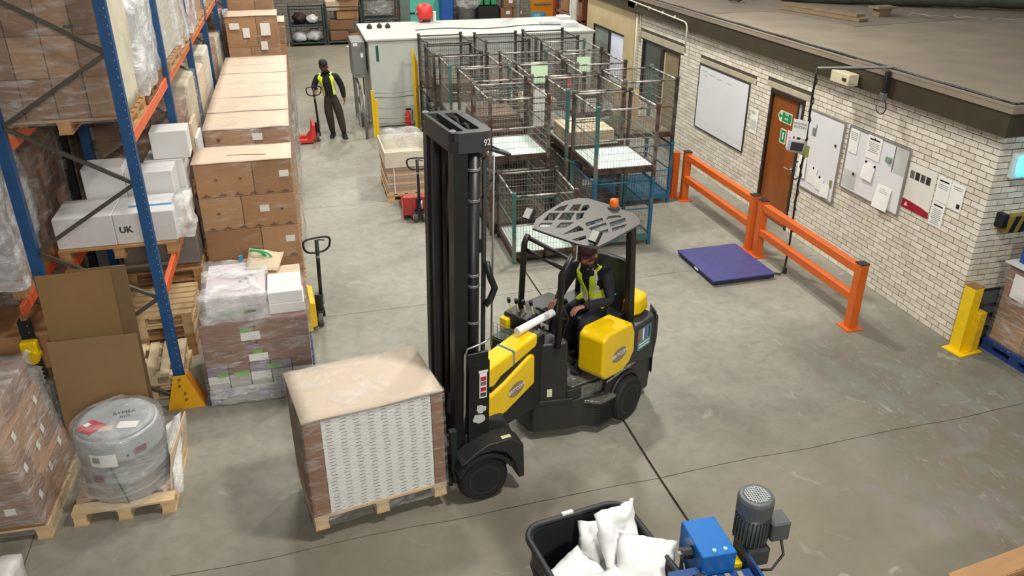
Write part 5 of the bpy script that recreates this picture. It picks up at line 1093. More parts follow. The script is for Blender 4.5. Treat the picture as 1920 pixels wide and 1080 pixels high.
# dashboard
b = BM(); q = bw(5.72, -4.38, 1.27); mm = Matrix.Translation(q) @ Matrix.Rotation(TH, 4, 'Z') @ Matrix.Rotation(R(35), 4, 'Y'); tube(b, [mm @ Vector((.16 * math.cos(a), .16 * math.sin(a), 0)) for a in [i * math.pi / 12 for i in range(24)]], .014, 6, closed=True); o = obj('steering_wheel', b, m_black, fl, world=True, smooth=True)
b = BM(); tube(b, [q, bw(5.58, -4.4, 1.05)], .03, 8); tube(b, [mm @ Vector((-.16, 0, 0)), mm @ Vector((.16, 0, 0))], .014, 6); obj('steering_column', b, m_black, fl, world=True)
b = BM(); box(b, (5.50 - U0, .25, 1.22), (.2, .3, .18)); obj('lever_console', b, m_blackp, fl, bevel=.02)
for k in range(4):
    b = BM(); a = (5.46 - U0 + k * .03, .34 - k * .07, 1.3); c = (5.42 - U0 + k * .03, .34 - k * .07, 1.42); tube(b, [a, c], .009, 6); o = obj('lever', b, M('lever_cream', '#e6d890', .4), fl); b = BM(); tube(b, [c, (c[0] - .01, c[1], c[2] + .05)], [.016, .02], 8); obj('lever_knob', b, m_black, o)
b = BM(); box(b, (5.40 - U0, .36, 1.16), (.1, .1, .2)); obj('yellow_box', b, m_yellow, fl, bevel=.015)
b = BM(); bx(b, 5.624 - U0, 5.635 - U0, -.05, .17, .86, 1.0); obj('pale_cover', b, M('olive_grey', '#9ba088', .5), fl, bevel=.004, seg=1)
for (y, z, w) in ((.02, 1.06, .12), (.1, .80, .1), (.1, .70, .08), (.05, 1.14, .1)): b = BM(); bx(b, 5.624 - U0, 5.63 - U0, y - w / 2, y + w / 2, z, z + .05); obj('cowl_label', b, m_label, fl)
b = BM(); box(b, (5.73 - U0, -.05, .52), (.1, .09, .02)); o = obj('pedal', b, m_black, fl); b = BM(); box(b, (5.73 - U0, .12, .52), (.1, .09, .02)); obj('pedal', b, m_black, fl)
# tray with basket wires on the cowl
b = BM()
for k in range(9):
    z = 1.15 + .02 * k
    if k % 2 == 0: tube(b, [bw(5.16, -4.66, z), bw(5.16, -4.36, z), bw(5.5, -4.36, z)], .003, 4)
for k in range(7): tube(b, [bw(5.16, -4.66 + .05 * k, 1.15), bw(5.16, -4.66 + .05 * k, 1.31)], .003, 4)
o = obj('wire_basket', b, m_steel, fl, world=True); o['kind'] = 'stuff'
b = BM(); bx(b, 5.16 - U0, 5.42 - U0, -.02, .34, 1.14, 1.152); bx(b, 5.14 - U0, 5.20 - U0, -.0, .34, 1.0, 1.139); obj('tray', b, M('tray_green', '#28382d', .5), fl)
# --- articulated arm (yellow covers) in line with the rear truck
side('arm_lower_cover', [(4.56, .95), (4.78, 1.0), (5.15, 1.13), (5.22, 1.10), (5.22, .78), (4.80, .66), (4.60, .64), (4.54, .70)], -4.42, -4.17, m_yellow, .03, 3)
side('arm_upper_cover', [(4.50, 1.06), (4.62, 1.03), (4.72, 1.09), (5.22, 1.185), (5.25, 1.22), (5.25, 1.32), (4.78, 1.27), (4.64, 1.26), (4.50, 1.23)], -4.38, -4.17, m_yellow, .025, 3)
side('blue_tape_band', [(4.88, 1.114), (4.915, 1.121), (4.915, 1.29), (4.88, 1.286)], -4.383, -4.1668, M('tape_blue2', '#3b6fae', .4), .022, 2)
side('arm_frame', [(4.60, .50), (5.40, .44), (5.40, 1.25), (5.2, 1.25), (4.7, 1.15), (4.6, 1.1)], -4.40, -4.20, m_black, .01, 1)
# lettering and badges
m_badge = M('badge_bronze', '#a08c74', .45, .3, var=.15, scale=20.); m_badger = M('badge_red', '#b9998c', .5, var=.05)
def badge(u, z, n, w, h, rot=0.):
    mm = Matrix.Translation(bw(u, n, z)) @ Matrix.Rotation(TH, 4, 'Z') @ Matrix.Rotation(R(90), 4, 'X') @ Matrix.Rotation(rot, 4, 'Z')
    b = BM(); prism_m(b, [(w * math.cos(a), h * math.sin(a)) for a in [i * math.pi / 14 for i in range(28)]], 0, .003, mm); o = obj('oval_badge', b, m_badge, fl, world=True)
    g = text('lettering', 'BRITCOM', .062 * w / .13, m_paper, mm @ Matrix.Translation((0, 0, .0035)), o, .0006); g.data.transform(fl.matrix_basis.inverted())
badge(6.10, .86, -3.783, .13, .075); badge(4.93, .86, -4.168, .115, .07, R(6))
mm = Matrix.Translation(bw(6.18, -3.817, .595)) @ Matrix.Rotation(TH, 4, 'Z') @ Matrix.Rotation(R(90), 4, 'X') @ Matrix.Rotation(R(1), 4, 'Z')
mm = Matrix.Translation(bw(6.22, -3.818, .585)) @ Matrix.Rotation(TH, 4, 'Z') @ Matrix.Rotation(R(90), 4, 'X')
text('lettering', 'www.AISLE-MASTER.com', .052, m_paper, mm, fl, .0006, True, shear=.15)
mm = Matrix.Translation(bw(6.60, -3.799, .84)) @ Matrix.Rotation(TH, 4, 'Z') @ Matrix.Rotation(R(90), 4, 'X')
b = BM(); box(b, (0, 0, 0), (.25, .25, .002), mat=mm); st = obj('dealer_sticker', b, M('sticker_teal', '#5b8f90', .45), fl, world=True)
for k, c in enumerate(['#c8384a', '#3f9a78', '#e8e8ea', '#8a3a8f', '#3b86c0', '#20305c']):
    b = BM(); box(b, (0, 0, 0), (.03, .14, .001), mat=mm @ Matrix.Translation((-.10 + k * .038, .045, .002))); g = obj('colour_bar', b, M('bar_%d' % k, c, .45, var=0), st); g.data.transform(fl.matrix_basis.inverted())
for k in range(2): b = BM(); box(b, (0, 0, 0), (.2, .015, .001), mat=mm @ Matrix.Translation((0, -.06 - k * .035, .002))); g = obj('print_line', b, m_label, st); g.data.transform(fl.matrix_basis.inverted())
b = BM(); q = bw(6.66, -4.32, 1.215); box(b, (0, 0, 0), (.16, .26, .004), mat=Matrix.Translation(q) @ Matrix.Rotation(TH, 4, 'Z')); obj('cover_sticker', b, M('sticker_multi', '#7fc0b0', .45, var=.6, scale=12.), fl, world=True)
mm = Matrix.Translation(bw(5.37, -4.19, .55)) @ Matrix.Rotation(R(8), 4, 'Z') @ Matrix.Rotation(R(90), 4, 'X')
b = BM(); box(b, (0, 0, 0), (.05, .09, .003), mat=Matrix.Translation(bw(5.41, -4.139, .58)) @ Matrix.Rotation(R(-3), 4, 'Z') @ Matrix.Rotation(R(90), 4, 'X')); obj('warning_sticker', b, M('sticker_cream', '#dfe0b0', .5, var=.3, scale=60.), fl, world=True)
# --- mast and front axle, turned against the rear truck
MB_ = Matrix.Translation((1.06, 6.345, 0)) @ Matrix.Rotation(R(9.5), 4, 'Z'); MT = MB_ @ Matrix.Rotation(R(1.5), 4, 'Y')
def mo(name, bm, mat, tilt=True, **kw):
    bm.transform(MT if tilt else MB_); return obj(name, bm, mat, fl, world=True, **kw)
for s in (-1, 1):
    b = BM(); y = s * .36
    for (x0, x1, y0, y1) in ((-.14, -.02, y - .012, y + .012), (-.14, -.118, y - s * .08, y - s * .0125), (-.042, -.02, y - s * .08, y - s * .0125)): bx(b, x0, x1, min(y0, y1), max(y0, y1), .2, 3.36)
    mo('outer_channel', b, m_black)
    b = BM(); y = s * .265
    for (x0, x1, y0, y1) in ((-.12, .0, y - .012, y + .012), (-.12, -.10, y - s * .07, y - s * .0125), (-.02, .0, y - s * .07, y - s * .0125)): bx(b, x0, x1, min(y0, y1), max(y0, y1), .25, 3.39)
    mo('inner_channel', b, M('channel_grey', '#3a3a3b', .4, .3, var=.1))
    b = BM(); cyl(b, (.05, s * .31, .4), (.05, s * .31, 3.25), .052, 16); mo('lift_cylinder', b, m_black, smooth=True)
    b = BM(); wheel_y = s * .52; mo('axle_stub', (cyl(b, (.08, s * .2, .235), (.08, s * .5, .235), .06, 12), b)[1], m_black, tilt=False)
    c = MB_ @ Vector((.07, s * .50, .235)); wheel('front_wheel', c, MB_.to_3x3() @ Vector((0, s, 0)), .235, .2, fl, world=True)
    b = BM(); pts = [(.07 + .285 * math.cos(a), .235 + .285 * math.sin(a)) for a in [R(20 + i * 15) for i in range(10)]]; pin = [(.07 + .26 * math.cos(a), .235 + .26 * math.sin(a)) for a in [R(20 + i * 15) for i in range(10)]]
    prism_m(b, pts + pin[::-1], (.39 if s > 0 else -.62), (.62 if s > 0 else -.39), Matrix(((1, 0, 0, 0), (0, 0, 1, 0), (0, 1, 0, 0), (0, 0, 0, 1)))); mo('mudguard', b, m_blackp, tilt=False)
b = BM(); Es = []
for lp in [rrect(-.15, .20, -.38, .38, .09), rrect(-.12, -.03, -.31, .31, .02), rrect(.01, .12, -.28, .28, .03)]:
    vs = [b.verts.new((p[0], p[1], 3.43)) for p in lp]
    for i in range(len(vs)): Es.append(b.edges.new((vs[i], vs[(i + 1) % len(vs)])))
bmesh.ops.triangle_fill(b, use_beauty=True, use_dissolve=False, edges=Es)
r = bmesh.ops.extrude_face_region(b, geom=list(b.faces)); bmesh.ops.translate(b, vec=(0, 0, -.16), verts=[v for v in r['geom'] if isinstance(v, bmesh.types.BMVert)])
mo('mast_head', b, M('mast_head', '#393939', .45, .1, var=.08))
for y in (-.1, .14):
    b = BM(); tube(b, [(.065 + .0, y + .09 * math.cos(a), 3.33 + .09 * math.sin(a)) for a in [R(i * 20) for i in range(10)]], .018, 8); mo('hose_loop', b, m_rubber, smooth=True)
for y in (-.30, .30):
    b = BM(); lathe(b, [(.03, 0), (.03, .012), (.018, .02), (0, .02)], (-.13, y * 1.1, 3.43), 14); mo('cap_bolt', b, m_steel)
for z in (3.12, 2.86, 2.2, 2.1, 1.75):
    b = BM(); lathe(b, [(.056, -.012), (.058, -.01), (.058, .01), (.056, .012)], (.05, -.31, z), 16); mo('cylinder_clip', b, m_steel)
b = BM(); tube(b, [(.15, -.30, 3.2), (.15, -.3, 1.2), (.15, -.28, .9)], .022, 8); mo('hydraulic_hose', b, m_rubber, smooth=True)
b = BM(); tube(b, [(.13, -.31, 2.86), (.16, -.30, 2.95), (.26, -.22, 3.0), (.3, -.1, 3.0)], .012, 8); mo('hydraulic_hose', b, m_rubber, smooth=True)
b = BM(); tube(b, [(.16, -.34, 2.3), (.2, -.34, 2.15), (.24, -.34, 2.05), (.2, -.34, 1.95), (.15, -.34, 1.9)], .03, 8); mo('hose_reel_arm', b, m_black, smooth=True)
b = BM(); tube(b, [(.24, -.28, 3.2), (.24, -.28, 1.45)], .009, 6); mo('guide_rod', b, m_steel, smooth=True)
b = BM(); prism_m(b, rrect(-.1, .1, -.06, .06, .04), -.012, .012, Matrix.Translation((.30, -.24, 3.22)) @ Matrix.Rotation(R(20), 4, 'Y')); mo('mirror_plate', b, m_blackp, bevel=.004, seg=1)
b = BM(); tube(b, [(.2, -.24, 3.28), (.3, -.24, 3.23)], .012, 6); mo('mirror_arm', b, m_black)
for z in (.35, 1.3, 2.4): b = BM(); bx(b, .085, .11, -.345, .345, z, z + .12); mo('cross_member', b, m_black)
for y in (-.12, .12):
    b = BM(); bx(b, -.06, -.045, y - .012, y + .012, .4, 3.3); mo('lift_chain', b, M('chain', '#4c4a47', .5, .5, var=.3, scale=60.))
b = BM(); bx(b, -.03, .17, -.425, -.375, .55, 1.40); mo('side_plate', b, m_black, bevel=.008)
b = BM(); bx(b, -.05, .15, -.44, -.40, 1.36, 1.50); mo('side_bracket', b, m_black, bevel=.01)
b = BM(); tube(b, [(-.07, -.40, .72), (-.075, -.43, .9), (-.07, -.44, 1.50), (-.05, -.44, 1.56), (.12, -.44, 1.60), (.16, -.42, 1.62)], .011, 8); mo('steel_pipe', b, m_chrome, smooth=True)
b = BM(); bx(b, .07, .14, -.4285, -.426, 1.02, 1.28); st = mo('warning_label', b, m_label)
for k, (z, c) in enumerate(((1.22, '#c4213f'), (1.17, '#77706e'), (1.11, '#c4213f'), (1.055, '#4a4a4a'))):
    b = BM(); bx(b, .078, .132, -.4305, -.429, z - .02, z + .022); b.transform(MT); g = obj('pictogram', b, M('picto_%d' % k, c, .5, var=0), st); g.data.transform(fl.matrix_basis.inverted())
b = BM(); bx(b, .06, .15, -.4285, -.426, 1.285, 1.305); mo('label_header', b, m_paper)
for (x, z, s) in ((.09, .90, 1.), (.07, .80, 1.1)):
    b = BM(); pts = []
    for i in range(14): a = 2 * math.pi * i / 14; rr = (.045 + .02 * noise.noise(Vector((i * 1.7, z * 9, 0)))) * s; pts.append((rr * math.cos(a) * 1.1, rr * math.sin(a)))
    prism_m(b, pts, 0, .002, Matrix.Translation((x, -.4255, z)) @ Matrix.Rotation(R(90), 4, 'X')); mo('torn_sticker', b, M('torn_paper', '#c9c8c6', .6, var=.2, scale=30.))
text('mast_number', '92', .075, M('chalk', '#cfcfcf', .7), MT @ Matrix.Translation((.13, -.377, 3.345)) @ Matrix.Rotation(R(22), 4, 'Z') @ Matrix.Rotation(R(90), 4, 'X') @ Matrix.Translation((0, 0, .012)), fl, .001, True)
# front chassis
b = BM(); m = Matrix(((1, 0, 0, 0), (0, 0, 1, 0), (0, 1, 0, 0), (0, 0, 0, 1)))
prism_m(b, [(-.06, .14), (.40, .14), (.45, .50), (.38, .70), (.20, .76), (-.06, .62)], -.385, .385, m); mo('axle_housing', b, m_char, tilt=False, bevel=.05, seg=4)
b = BM(); prism_m(b, [(.34, .14), (.40, .14), (.45, .50), (.40, .60), (.34, .62)], -.388, .388, m); mo('rear_shield', b, m_char, tilt=False, bevel=.04, seg=4)
for s in (-1, 1):
    b = BM(); prism_m(b, [(-.16, .46), (.0, .57), (.12, .62), (.34, .62), (.46, .52), (.47, .15), (.41, .15), (.37, .35), (.28, .48), (.16, .535), (.02, .53), (-.10, .46)], min(s * .39, s * .60), max(s * .39, s * .60), m); mo('fender', b, m_char, tilt=False, bevel=.012)
b = BM(); box(b, (.30, -.55, .623), (.09, .04, .004)); mo('fender_label', b, M('sticker_cream', '#dfe0b0', .5), tilt=False)
# carriage and forks
b = BM()
bx(b, -.22, -.18, -.42, .42, .12, .22); bx(b, -.22, -.18, -.42, .42, .48, .58); bx(b, -.215, -.185, -.36, -.28, .22, .48); bx(b, -.215, -.185, .28, .36, .22, .48); mo('carriage', b, m_black, tilt=False)
for y in (-.2, .2):
    b = BM(); bx(b, -.26, -.222, y - .05, y + .05, .152, .60); bx(b, -1.35, -.222, y - .05, y + .05, .150, .195); mo('fork', b, m_black, tilt=False)
b = BM(); bx(b, -.20, -.14, -.46, -.40, .3, .75); bx(b, -.19, -.13, -.47, -.41, .18, .3); mo('side_shift_cylinder', b, M('dark_green_black', '#1f2622', .5), tilt=False)
for s in (-1, 1):
    b = BM(); bx(b, -.178, -.125, s * .3 - .03, s * .3 + .03, .15, .6); mo('carriage_roller_plate', b, m_black, tilt=False)
# ------------------------------------------------------------------ load on the forks
t = load('film wrapped pallet load of white sheets with a brown top, on the forklift forks', (.215, 6.10, .122), R(9.5), name='sheet_pallet')
P = sub_empty('pallet', t); pallet_parts(P, -.6, .6, -.41, .41, 0, m_wood2, nb=6)
m_wsh = M('white_sheets', '#edece8', .6, var=.05, scale=4.)
n_l = 28; z0 = .146; dz = (1.10 - z0) / n_l
for k in range(n_l):
    bpart('board_layer', t, -.45, .49, -.40, .40, z0 + k * dz + .002, z0 + (k + 1) * dz - .002, m_wsh)
for k in range(n_l):
    for c in range(8):
        x = -.39 + c * .118 + random.uniform(-.008, .008); bpart('edge_print', t, x - .026, x + .026, -.4012, -.4002, z0 + (k + .45) * dz, z0 + (k + .45) * dz + .007, M('edge_grey', '#8e8e8d', .6, var=.1))
bpart('edge_board', t, -.60, -.455, -.405, .405, .146, 1.12, m_card2, .004); bpart('edge_board', t, .495, .60, -.405, .405, .146, 1.12, m_card2, .004)
b = BM(); sheet(b, (-.605, -.415, 1.13), (.605, -.415, 1.13), (.605, .415, 1.13), (-.605, .415, 1.13), 10, 8, .012, 3., 3., .02); obj('top_board', b, M('top_board', '#cdb9a2', .6, var=.06, scale=2.), t, smooth=True)
wrap(t, -.605, .605, -.41, .41, .03, 1.145, film('film_load', .07, .42, a=.50, b=.74), .014, 81., 20, 0, 5.)
# paper roll on the cowl
b = BM(); a = bw(5.10, -4.27, 1.43); c = bw(5.62, -4.30, 1.40); cyl(b, bw(5.08, -4.29, 1.372), bw(5.60, -4.27, 1.372), .038, 16); tag(obj('paper_roll', b, m_paper), 'white paper roll lying on the front cowl of the forklift', 'paper roll')
# ================================================================== PEOPLE
m_skin = M('skin', '#a5705a', .55, var=.08); m_skin2 = M('skin_shade', '#8a5d49', .55, var=.08)
m_navy = M('navy_fleece', '#14161f', .85, var=.15, scale=10.); m_blackc = M('black_cloth', '#15151a', .85, var=.15, scale=10.)
m_trn = M('navy_trousers', '#161a26', .8, var=.15, scale=10.); m_trb = M('brown_trousers', '#3b3129', .8, var=.15, scale=10.)
m_shoe = M('shoe', '#121212', .6, var=.1); m_hair = M('hair', '#5a3a2c', .7, var=.2); m_cap = M('cap', '#221f22', .7, var=.1); m_capr = M('cap_red', '#452427', .7, var=.1)
def skin(name, V, E, rad, root=0, sub=2):
    me = bpy.data.meshes.new(name); me.from_pydata([tuple(v) for v in V], E, []); o = bpy.data.objects.new(name, me); COL.objects.link(o)
    sm = o.modifiers.new('skin', 'SKIN'); sm.use_smooth_shade = True; sm.branch_smoothing = .6
    for i, d in enumerate(me.skin_vertices[0].data):
        r = rad[i]; d.radius = r if isinstance(r, tuple) else (r, r); d.use_root = (i == root)
    ss = o.modifiers.new('sub', 'SUBSURF'); ss.levels = sub; ss.render_levels = sub
    dg = bpy.context.evaluated_depsgraph_get(); out = bpy.data.meshes.new_from_object(o.evaluated_get(dg)); bpy.data.objects.remove(o)
    for p in out.polygons: p.use_smooth = True
    return out
def lerp(a, b, t): return Vector(a) + (Vector(b) - Vector(a)) * t
def person(label, loc, J, mats, cap, vest_open, hands, face_dir, beard=False, bulk=1.):
    """J: joints in local metres. One skinned body; vest, cap, hair and hands are children"""
    t = thing('person', label, 'person', loc)
    V = []; E = []; Rr = []; Lb = []; idx = {}
    def add(k, p, r, par=None, lb='torso'):
        idx[k] = len(V); V.append(Vector(p)); Rr.append(r); Lb.append(lb)
        if par is not None: E.append((idx[par], idx[k]))
    hip, che, nek, hd = map(Vector, (J['hip'], J['chest'], J['neck'], J['head']))
    add('hip', hip, (.145, .125)); add('waist', lerp(hip, che, .45), (.14, .12), 'hip'); add('chest', che, (.155, .125), 'waist'); add('upper', lerp(che, nek, .55), (.13, .10), 'chest')
    add('neck', nek, .06, 'upper', 'neck'); add('chin', lerp(nek, hd, .55), (.065, .07), 'neck', 'head'); add('head', hd, (.085, .10), 'chin', 'head'); add('crown', hd + (hd - nek).normalized() * .075, (.07, .085), 'head', 'head')
    for s in ('L', 'R'):
        sh, el, wr = map(Vector, (J['sh' + s], J['el' + s], J['wr' + s])); add('sh' + s, sh, .072, 'upper', 'arm'); add('ua' + s, lerp(sh, el, .5), .062, 'sh' + s, 'arm'); add('el' + s, el, .055, 'ua' + s, 'arm'); add('fa' + s, lerp(el, wr, .5), .05, 'el' + s, 'arm'); add('wr' + s, wr, .036, 'fa' + s, 'arm')
        th, kn, an = map(Vector, (J['th' + s], J['kn' + s], J['an' + s])); add('th' + s, th, .105, 'hip', 'leg'); add('tm' + s, lerp(th, kn, .5), .09, 'th' + s, 'leg'); add('kn' + s, kn, .072, 'tm' + s, 'leg'); add('ca' + s, lerp(kn, an, .4), .068, 'kn' + s, 'leg'); add('an' + s, an, .048, 'ca' + s, 'leg')
    Rr = [(tuple(q * bulk for q in r) if isinstance(r, tuple) else r * bulk) if Lb[i] not in ('head', 'neck') else r for i, r in enumerate(Rr)]
    me = skin('body', V, E, Rr)
    for m in mats: me.materials.append(m)          # 0 skin, 1 top, 2 trousers
    for p in me.polygons:
        c = p.center; d = [((c - V[a]) - (V[b] - V[a]) * max(0, min(1, (c - V[a]).dot(V[b] - V[a]) / max(1e-6, (V[b] - V[a]).length_squared))), a, b) for a, b in E]
        k = min(d, key=lambda q: q[0].length); lb = Lb[k[2]]
        p.material_index = 0 if (lb == 'head' or (lb == 'neck' and (c - nek).dot((hd - nek).normalized()) > -.005)) else (2 if lb == 'leg' else 1)
        if lb == 'torso' and (c - hip).dot((che - hip).normalized()) < .0: p.material_index = 2
    body = bpy.data.objects.new('body', me); COL.objects.link(body); body.parent = t
    # vest: a surface swept round the trunk, just off the body
    from mathutils.bvhtree import BVHTree
    bv = BVHTree.FromPolygons([v.co for v in me.vertices], [p.vertices[:] for p in me.polygons])
    up = (nek - hip).normalized(); f = Vector(face_dir).normalized(); f = (f - up * f.dot(up)).normalized(); rt = f.cross(up).normalized()
    TL = (nek - hip).length; nr, na = 28, 72; G = {}
    ctr = lambda h: lerp(hip, che, h / (che - hip).length) if h < (che - hip).length else lerp(che, nek, (h - (che - hip).length) / (nek - che).length)
    for i in range(nr + 1):
        s_ = i / nr; h = .07 + min(s_ / .68, 1) * (TL * .62 - .07); el = max(0, (s_ - .68) / .32) * R(66)
        p0 = R(32) if vest_open == 'wide' else R(2 + 26 * max(0, (s_ - .45) / .55))
        for k in range(na):
            a = p0 + (2 * math.pi - 2 * p0) * k / (na - 1); rad = f * math.cos(a) + rt * math.sin(a); d = (rad * math.cos(el) + up * math.sin(el)).normalized()
            hit = bv.ray_cast(ctr(h), d, .6); dist = hit[3] if hit[0] is not None else 1
            fr = abs(math.atan2(math.sin(a), math.cos(a))); skip = dist > .40 or (.50 < s_ < .9 and abs(fr - R(90)) < R(26))
            if s_ > .95 and fr < R(50): skip = True
            G[i, k] = None if skip else (ctr(h) + d * (min(dist, .20 * bulk) + .018))
    bm = BM(); vv = {}
    def gv(i, k):
        if (i, k) not in vv: vv[i, k] = bm.verts.new(G[i, k])
        return vv[i, k]
    for i in range(nr):
        for k in range(na - 1):
            q = [(i, k), (i, k + 1), (i + 1, k + 1), (i + 1, k)]
            if all(G[x] is not None for x in q):
                fc = bm.faces.new([gv(*x) for x in q]); a = 360 * k / na; band = i in (4, 5, 6, 12, 13) or (i > 13 and any(abs((a - c + 180) % 360 - 180) < 9 for c in (45, 315, 135, 225)))
                fc.material_index = 1 if band else 0
    for _ in range(3): bmesh.ops.smooth_vert(bm, verts=bm.verts, factor=.5, use_axis_x=True, use_axis_y=True, use_axis_z=True)
    bm.normal_update(); bmesh.ops.recalc_face_normals(bm, faces=bm.faces)
    bmesh.ops.solidify(bm, geom=list(bm.faces), thickness=-.008)
    vm = bpy.data.meshes.new('hi_vis_vest'); bm.to_mesh(vm); bm.free(); vm.materials.append(m_hivis); vm.materials.append(m_refl)
    for p in vm.polygons: p.use_smooth = True
    vo = bpy.data.objects.new('hi_vis_vest', vm); COL.objects.link(vo); vo.parent = t
    # head details
    axis = (hd - nek).normalized(); fd = Vector(J.get('look', face_dir)).normalized(); fd = (fd - axis * fd.dot(axis)).normalized(); sd = fd.cross(axis)
    HM = Matrix((sd, fd, axis)).transposed().to_4x4(); HM.translation = hd
    b = BM(); tube(b, [HM @ Vector((.066 * math.cos(a), -.0 + .066 * math.sin(a), -.125 + .012 * math.sin(a))) for a in [i * math.pi / 10 for i in range(20)]], .022, 8, closed=True); obj('collar', b, mats[1], t, smooth=True)
    b = BM(); box(b, (0, 0, 0), (.028, .035, .045), mat=HM @ Matrix.Translation((0, .105, -.01))); obj('nose', b, mats[0], t, bevel=.01)
    for s in (-1, 1):
        b = BM(); lathe(b, [(0, -.035), (.018, -.02), (.02, .01), (.0, .035)], seg=8, m=HM @ Matrix.Translation((s * .088, .0, -.01))); obj('ear', b, mats[0], t, smooth=True)
        b = BM(); box(b, (0, 0, 0), (.026, .01, .012), mat=HM @ Matrix.Translation((s * .034, .098, .022))); obj('eye', b, m_ink, t)
    b = BM(); box(b, (0, 0, 0), (.05, .012, .01), mat=HM @ Matrix.Translation((0, .092, -.06))); obj('mouth', b, M('lip', '#6e3f38', .6), t)
    if beard: b = BM(); lathe(b, [(.0, -.115), (.05, -.10), (.075, -.07), (.082, -.035), (.08, -.03)], seg=14, m=HM @ Matrix.Translation((0, .022, 0))); obj('beard', b, m_hair, t, smooth=True)
    b = BM(); lathe(b, [(.094, .02), (.098, .04), (.096, .07), (.082, .115), (.05, .14), (0, .148)], seg=18, m=HM @ Matrix.Translation((0, -.008, .01))); obj('cap_crown', b, cap, t, smooth=True)
    b = BM(); pts = [(.085 * math.cos(a), .05 + .085 * math.sin(a)) for a in [R(i * 18) for i in range(11)]]; prism_m(b, pts, .03, .038, HM @ Matrix.Rotation(R(6), 4, 'X')); obj('cap_peak', b, cap, t)
    b = BM(); lathe(b, [(.09, -.05), (.096, -.01), (.094, .03)], seg=16, m=HM @ Matrix.Translation((0, -.018, 0))); obj('hair', b, m_hair, t, smooth=True)
    # shoes and hands
    for s in ('L', 'R'):
        an = Vector(J['an' + s]); td = Vector(J['toe' + s]).normalized(); q = Matrix((td.cross(Vector((0, 0, 1))).normalized(), td, Vector((0, 0, 1)))).transposed().to_4x4(); z0 = J['sole' + s]
        b = BM(); pr = [(-.10, .085), (-.10, .0), (.18, .0), (.185, .035), (.13, .06), (.04, .10), (-.04, .12)]
        q.translation = Vector((an.x, an.y, z0)); prism_m(b, pr, -.048, .048, q @ Matrix(((0, 0, 1, 0), (1, 0, 0, 0), (0, 1, 0, 0), (0, 0, 0, 1)))); obj('shoe', b, m_shoe, t, bevel=.018, seg=3)
        wr = Vector(J['wr' + s]); hdn = Vector(hands[s][0]).normalized(); pal = Vector(hands[s][1]).normalized(); sdn = hdn.cross(pal).normalized(); curl = hands[s][2]
        hv = [wr - hdn * .035, wr + hdn * .03, wr + hdn * .07]; he = [(0, 1), (1, 2)]; hr = [(.03, .022), (.042, .02), (.042, .017)]
        for fi in range(4):
            base = hv[2] + sdn * (-.03 + .02 * fi); ln = (.038, .044, .042, .033)[fi]; i0 = len(hv); p = base; d = hdn.copy(); hv.append(p); hr.append(.0098); he.append((2, i0))
            for sgm in range(3): d = (d + pal * curl * .55).normalized(); p = p + d * ln * (1, .72, .55)[sgm]; hv.append(p); hr.append(.0088 - .001 * sgm); he.append((len(hv) - 2, len(hv) - 1))
        i0 = len(hv); p = hv[0] + hdn * .03 - sdn * .035; hv.append(p); hr.append(.012); he.append((1, i0)); p = p + (hdn * .5 - sdn * .6 + pal * .4 * curl).normalized() * .04; hv.append(p); hr.append(.010); he.append((i0, i0 + 1)); p = p + (hdn * .8 - sdn * .1 + pal * .5 * curl).normalized() * .03; hv.append(p); hr.append(.008); he.append((i0 + 1, i0 + 2))
        hm = skin('hand', hv, he, hr, 1, 1); hm.materials.append(mats[0]); ho = bpy.data.objects.new('hand', hm); COL.objects.link(ho); ho.parent = t
    return t
# --- driver: facing along -u (to the left of the picture), seated
def dl(u, n, z): return tuple(bw(u, n, z) - bw(6.42, -4.33, 0))
fwd = tuple(-UX)
Jd = dict(hip=dl(6.45, -4.33, 1.14), chest=dl(6.38, -4.33, 1.42), neck=dl(6.28, -4.33, 1.63), head=dl(6.235, -4.325, 1.775),
 shL=dl(6.33, -4.14, 1.56), elL=dl(6.30, -4.06, 1.30), wrL=dl(6.00, -4.20, 1.30), shR=dl(6.33, -4.52, 1.56), elR=dl(6.22, -4.60, 1.32), wrR=dl(5.92, -4.46, 1.32),
 thL=dl(6.38, -4.22, 1.11), knL=dl(6.02, -4.18, 1.09), anL=dl(5.99, -4.16, .69), thR=dl(6.38, -4.44, 1.11), knR=dl(6.02, -4.50, 1.09), anR=dl(5.86, -4.46, .69),
 toeL=tuple(-UX + NX * .15), toeR=tuple(-UX), soleL=.602, soleR=.602, look=tuple(-UX + Vector((0, 0, -.15)) + NX * .25))
person('forklift driver in a hi-vis vest and dark red cap sitting at the wheel', bw(6.42, -4.33, 0), Jd, [m_skin, m_navy, m_trn], m_capr, 'v', {'L': (dl(5.9, -4.3, 1.3)[:2] and tuple(-UX * .9 - NX * .3), (0, 0, -1), 1.3), 'R': (tuple(-UX), (0, 0, -1), 1.3)}, fwd)
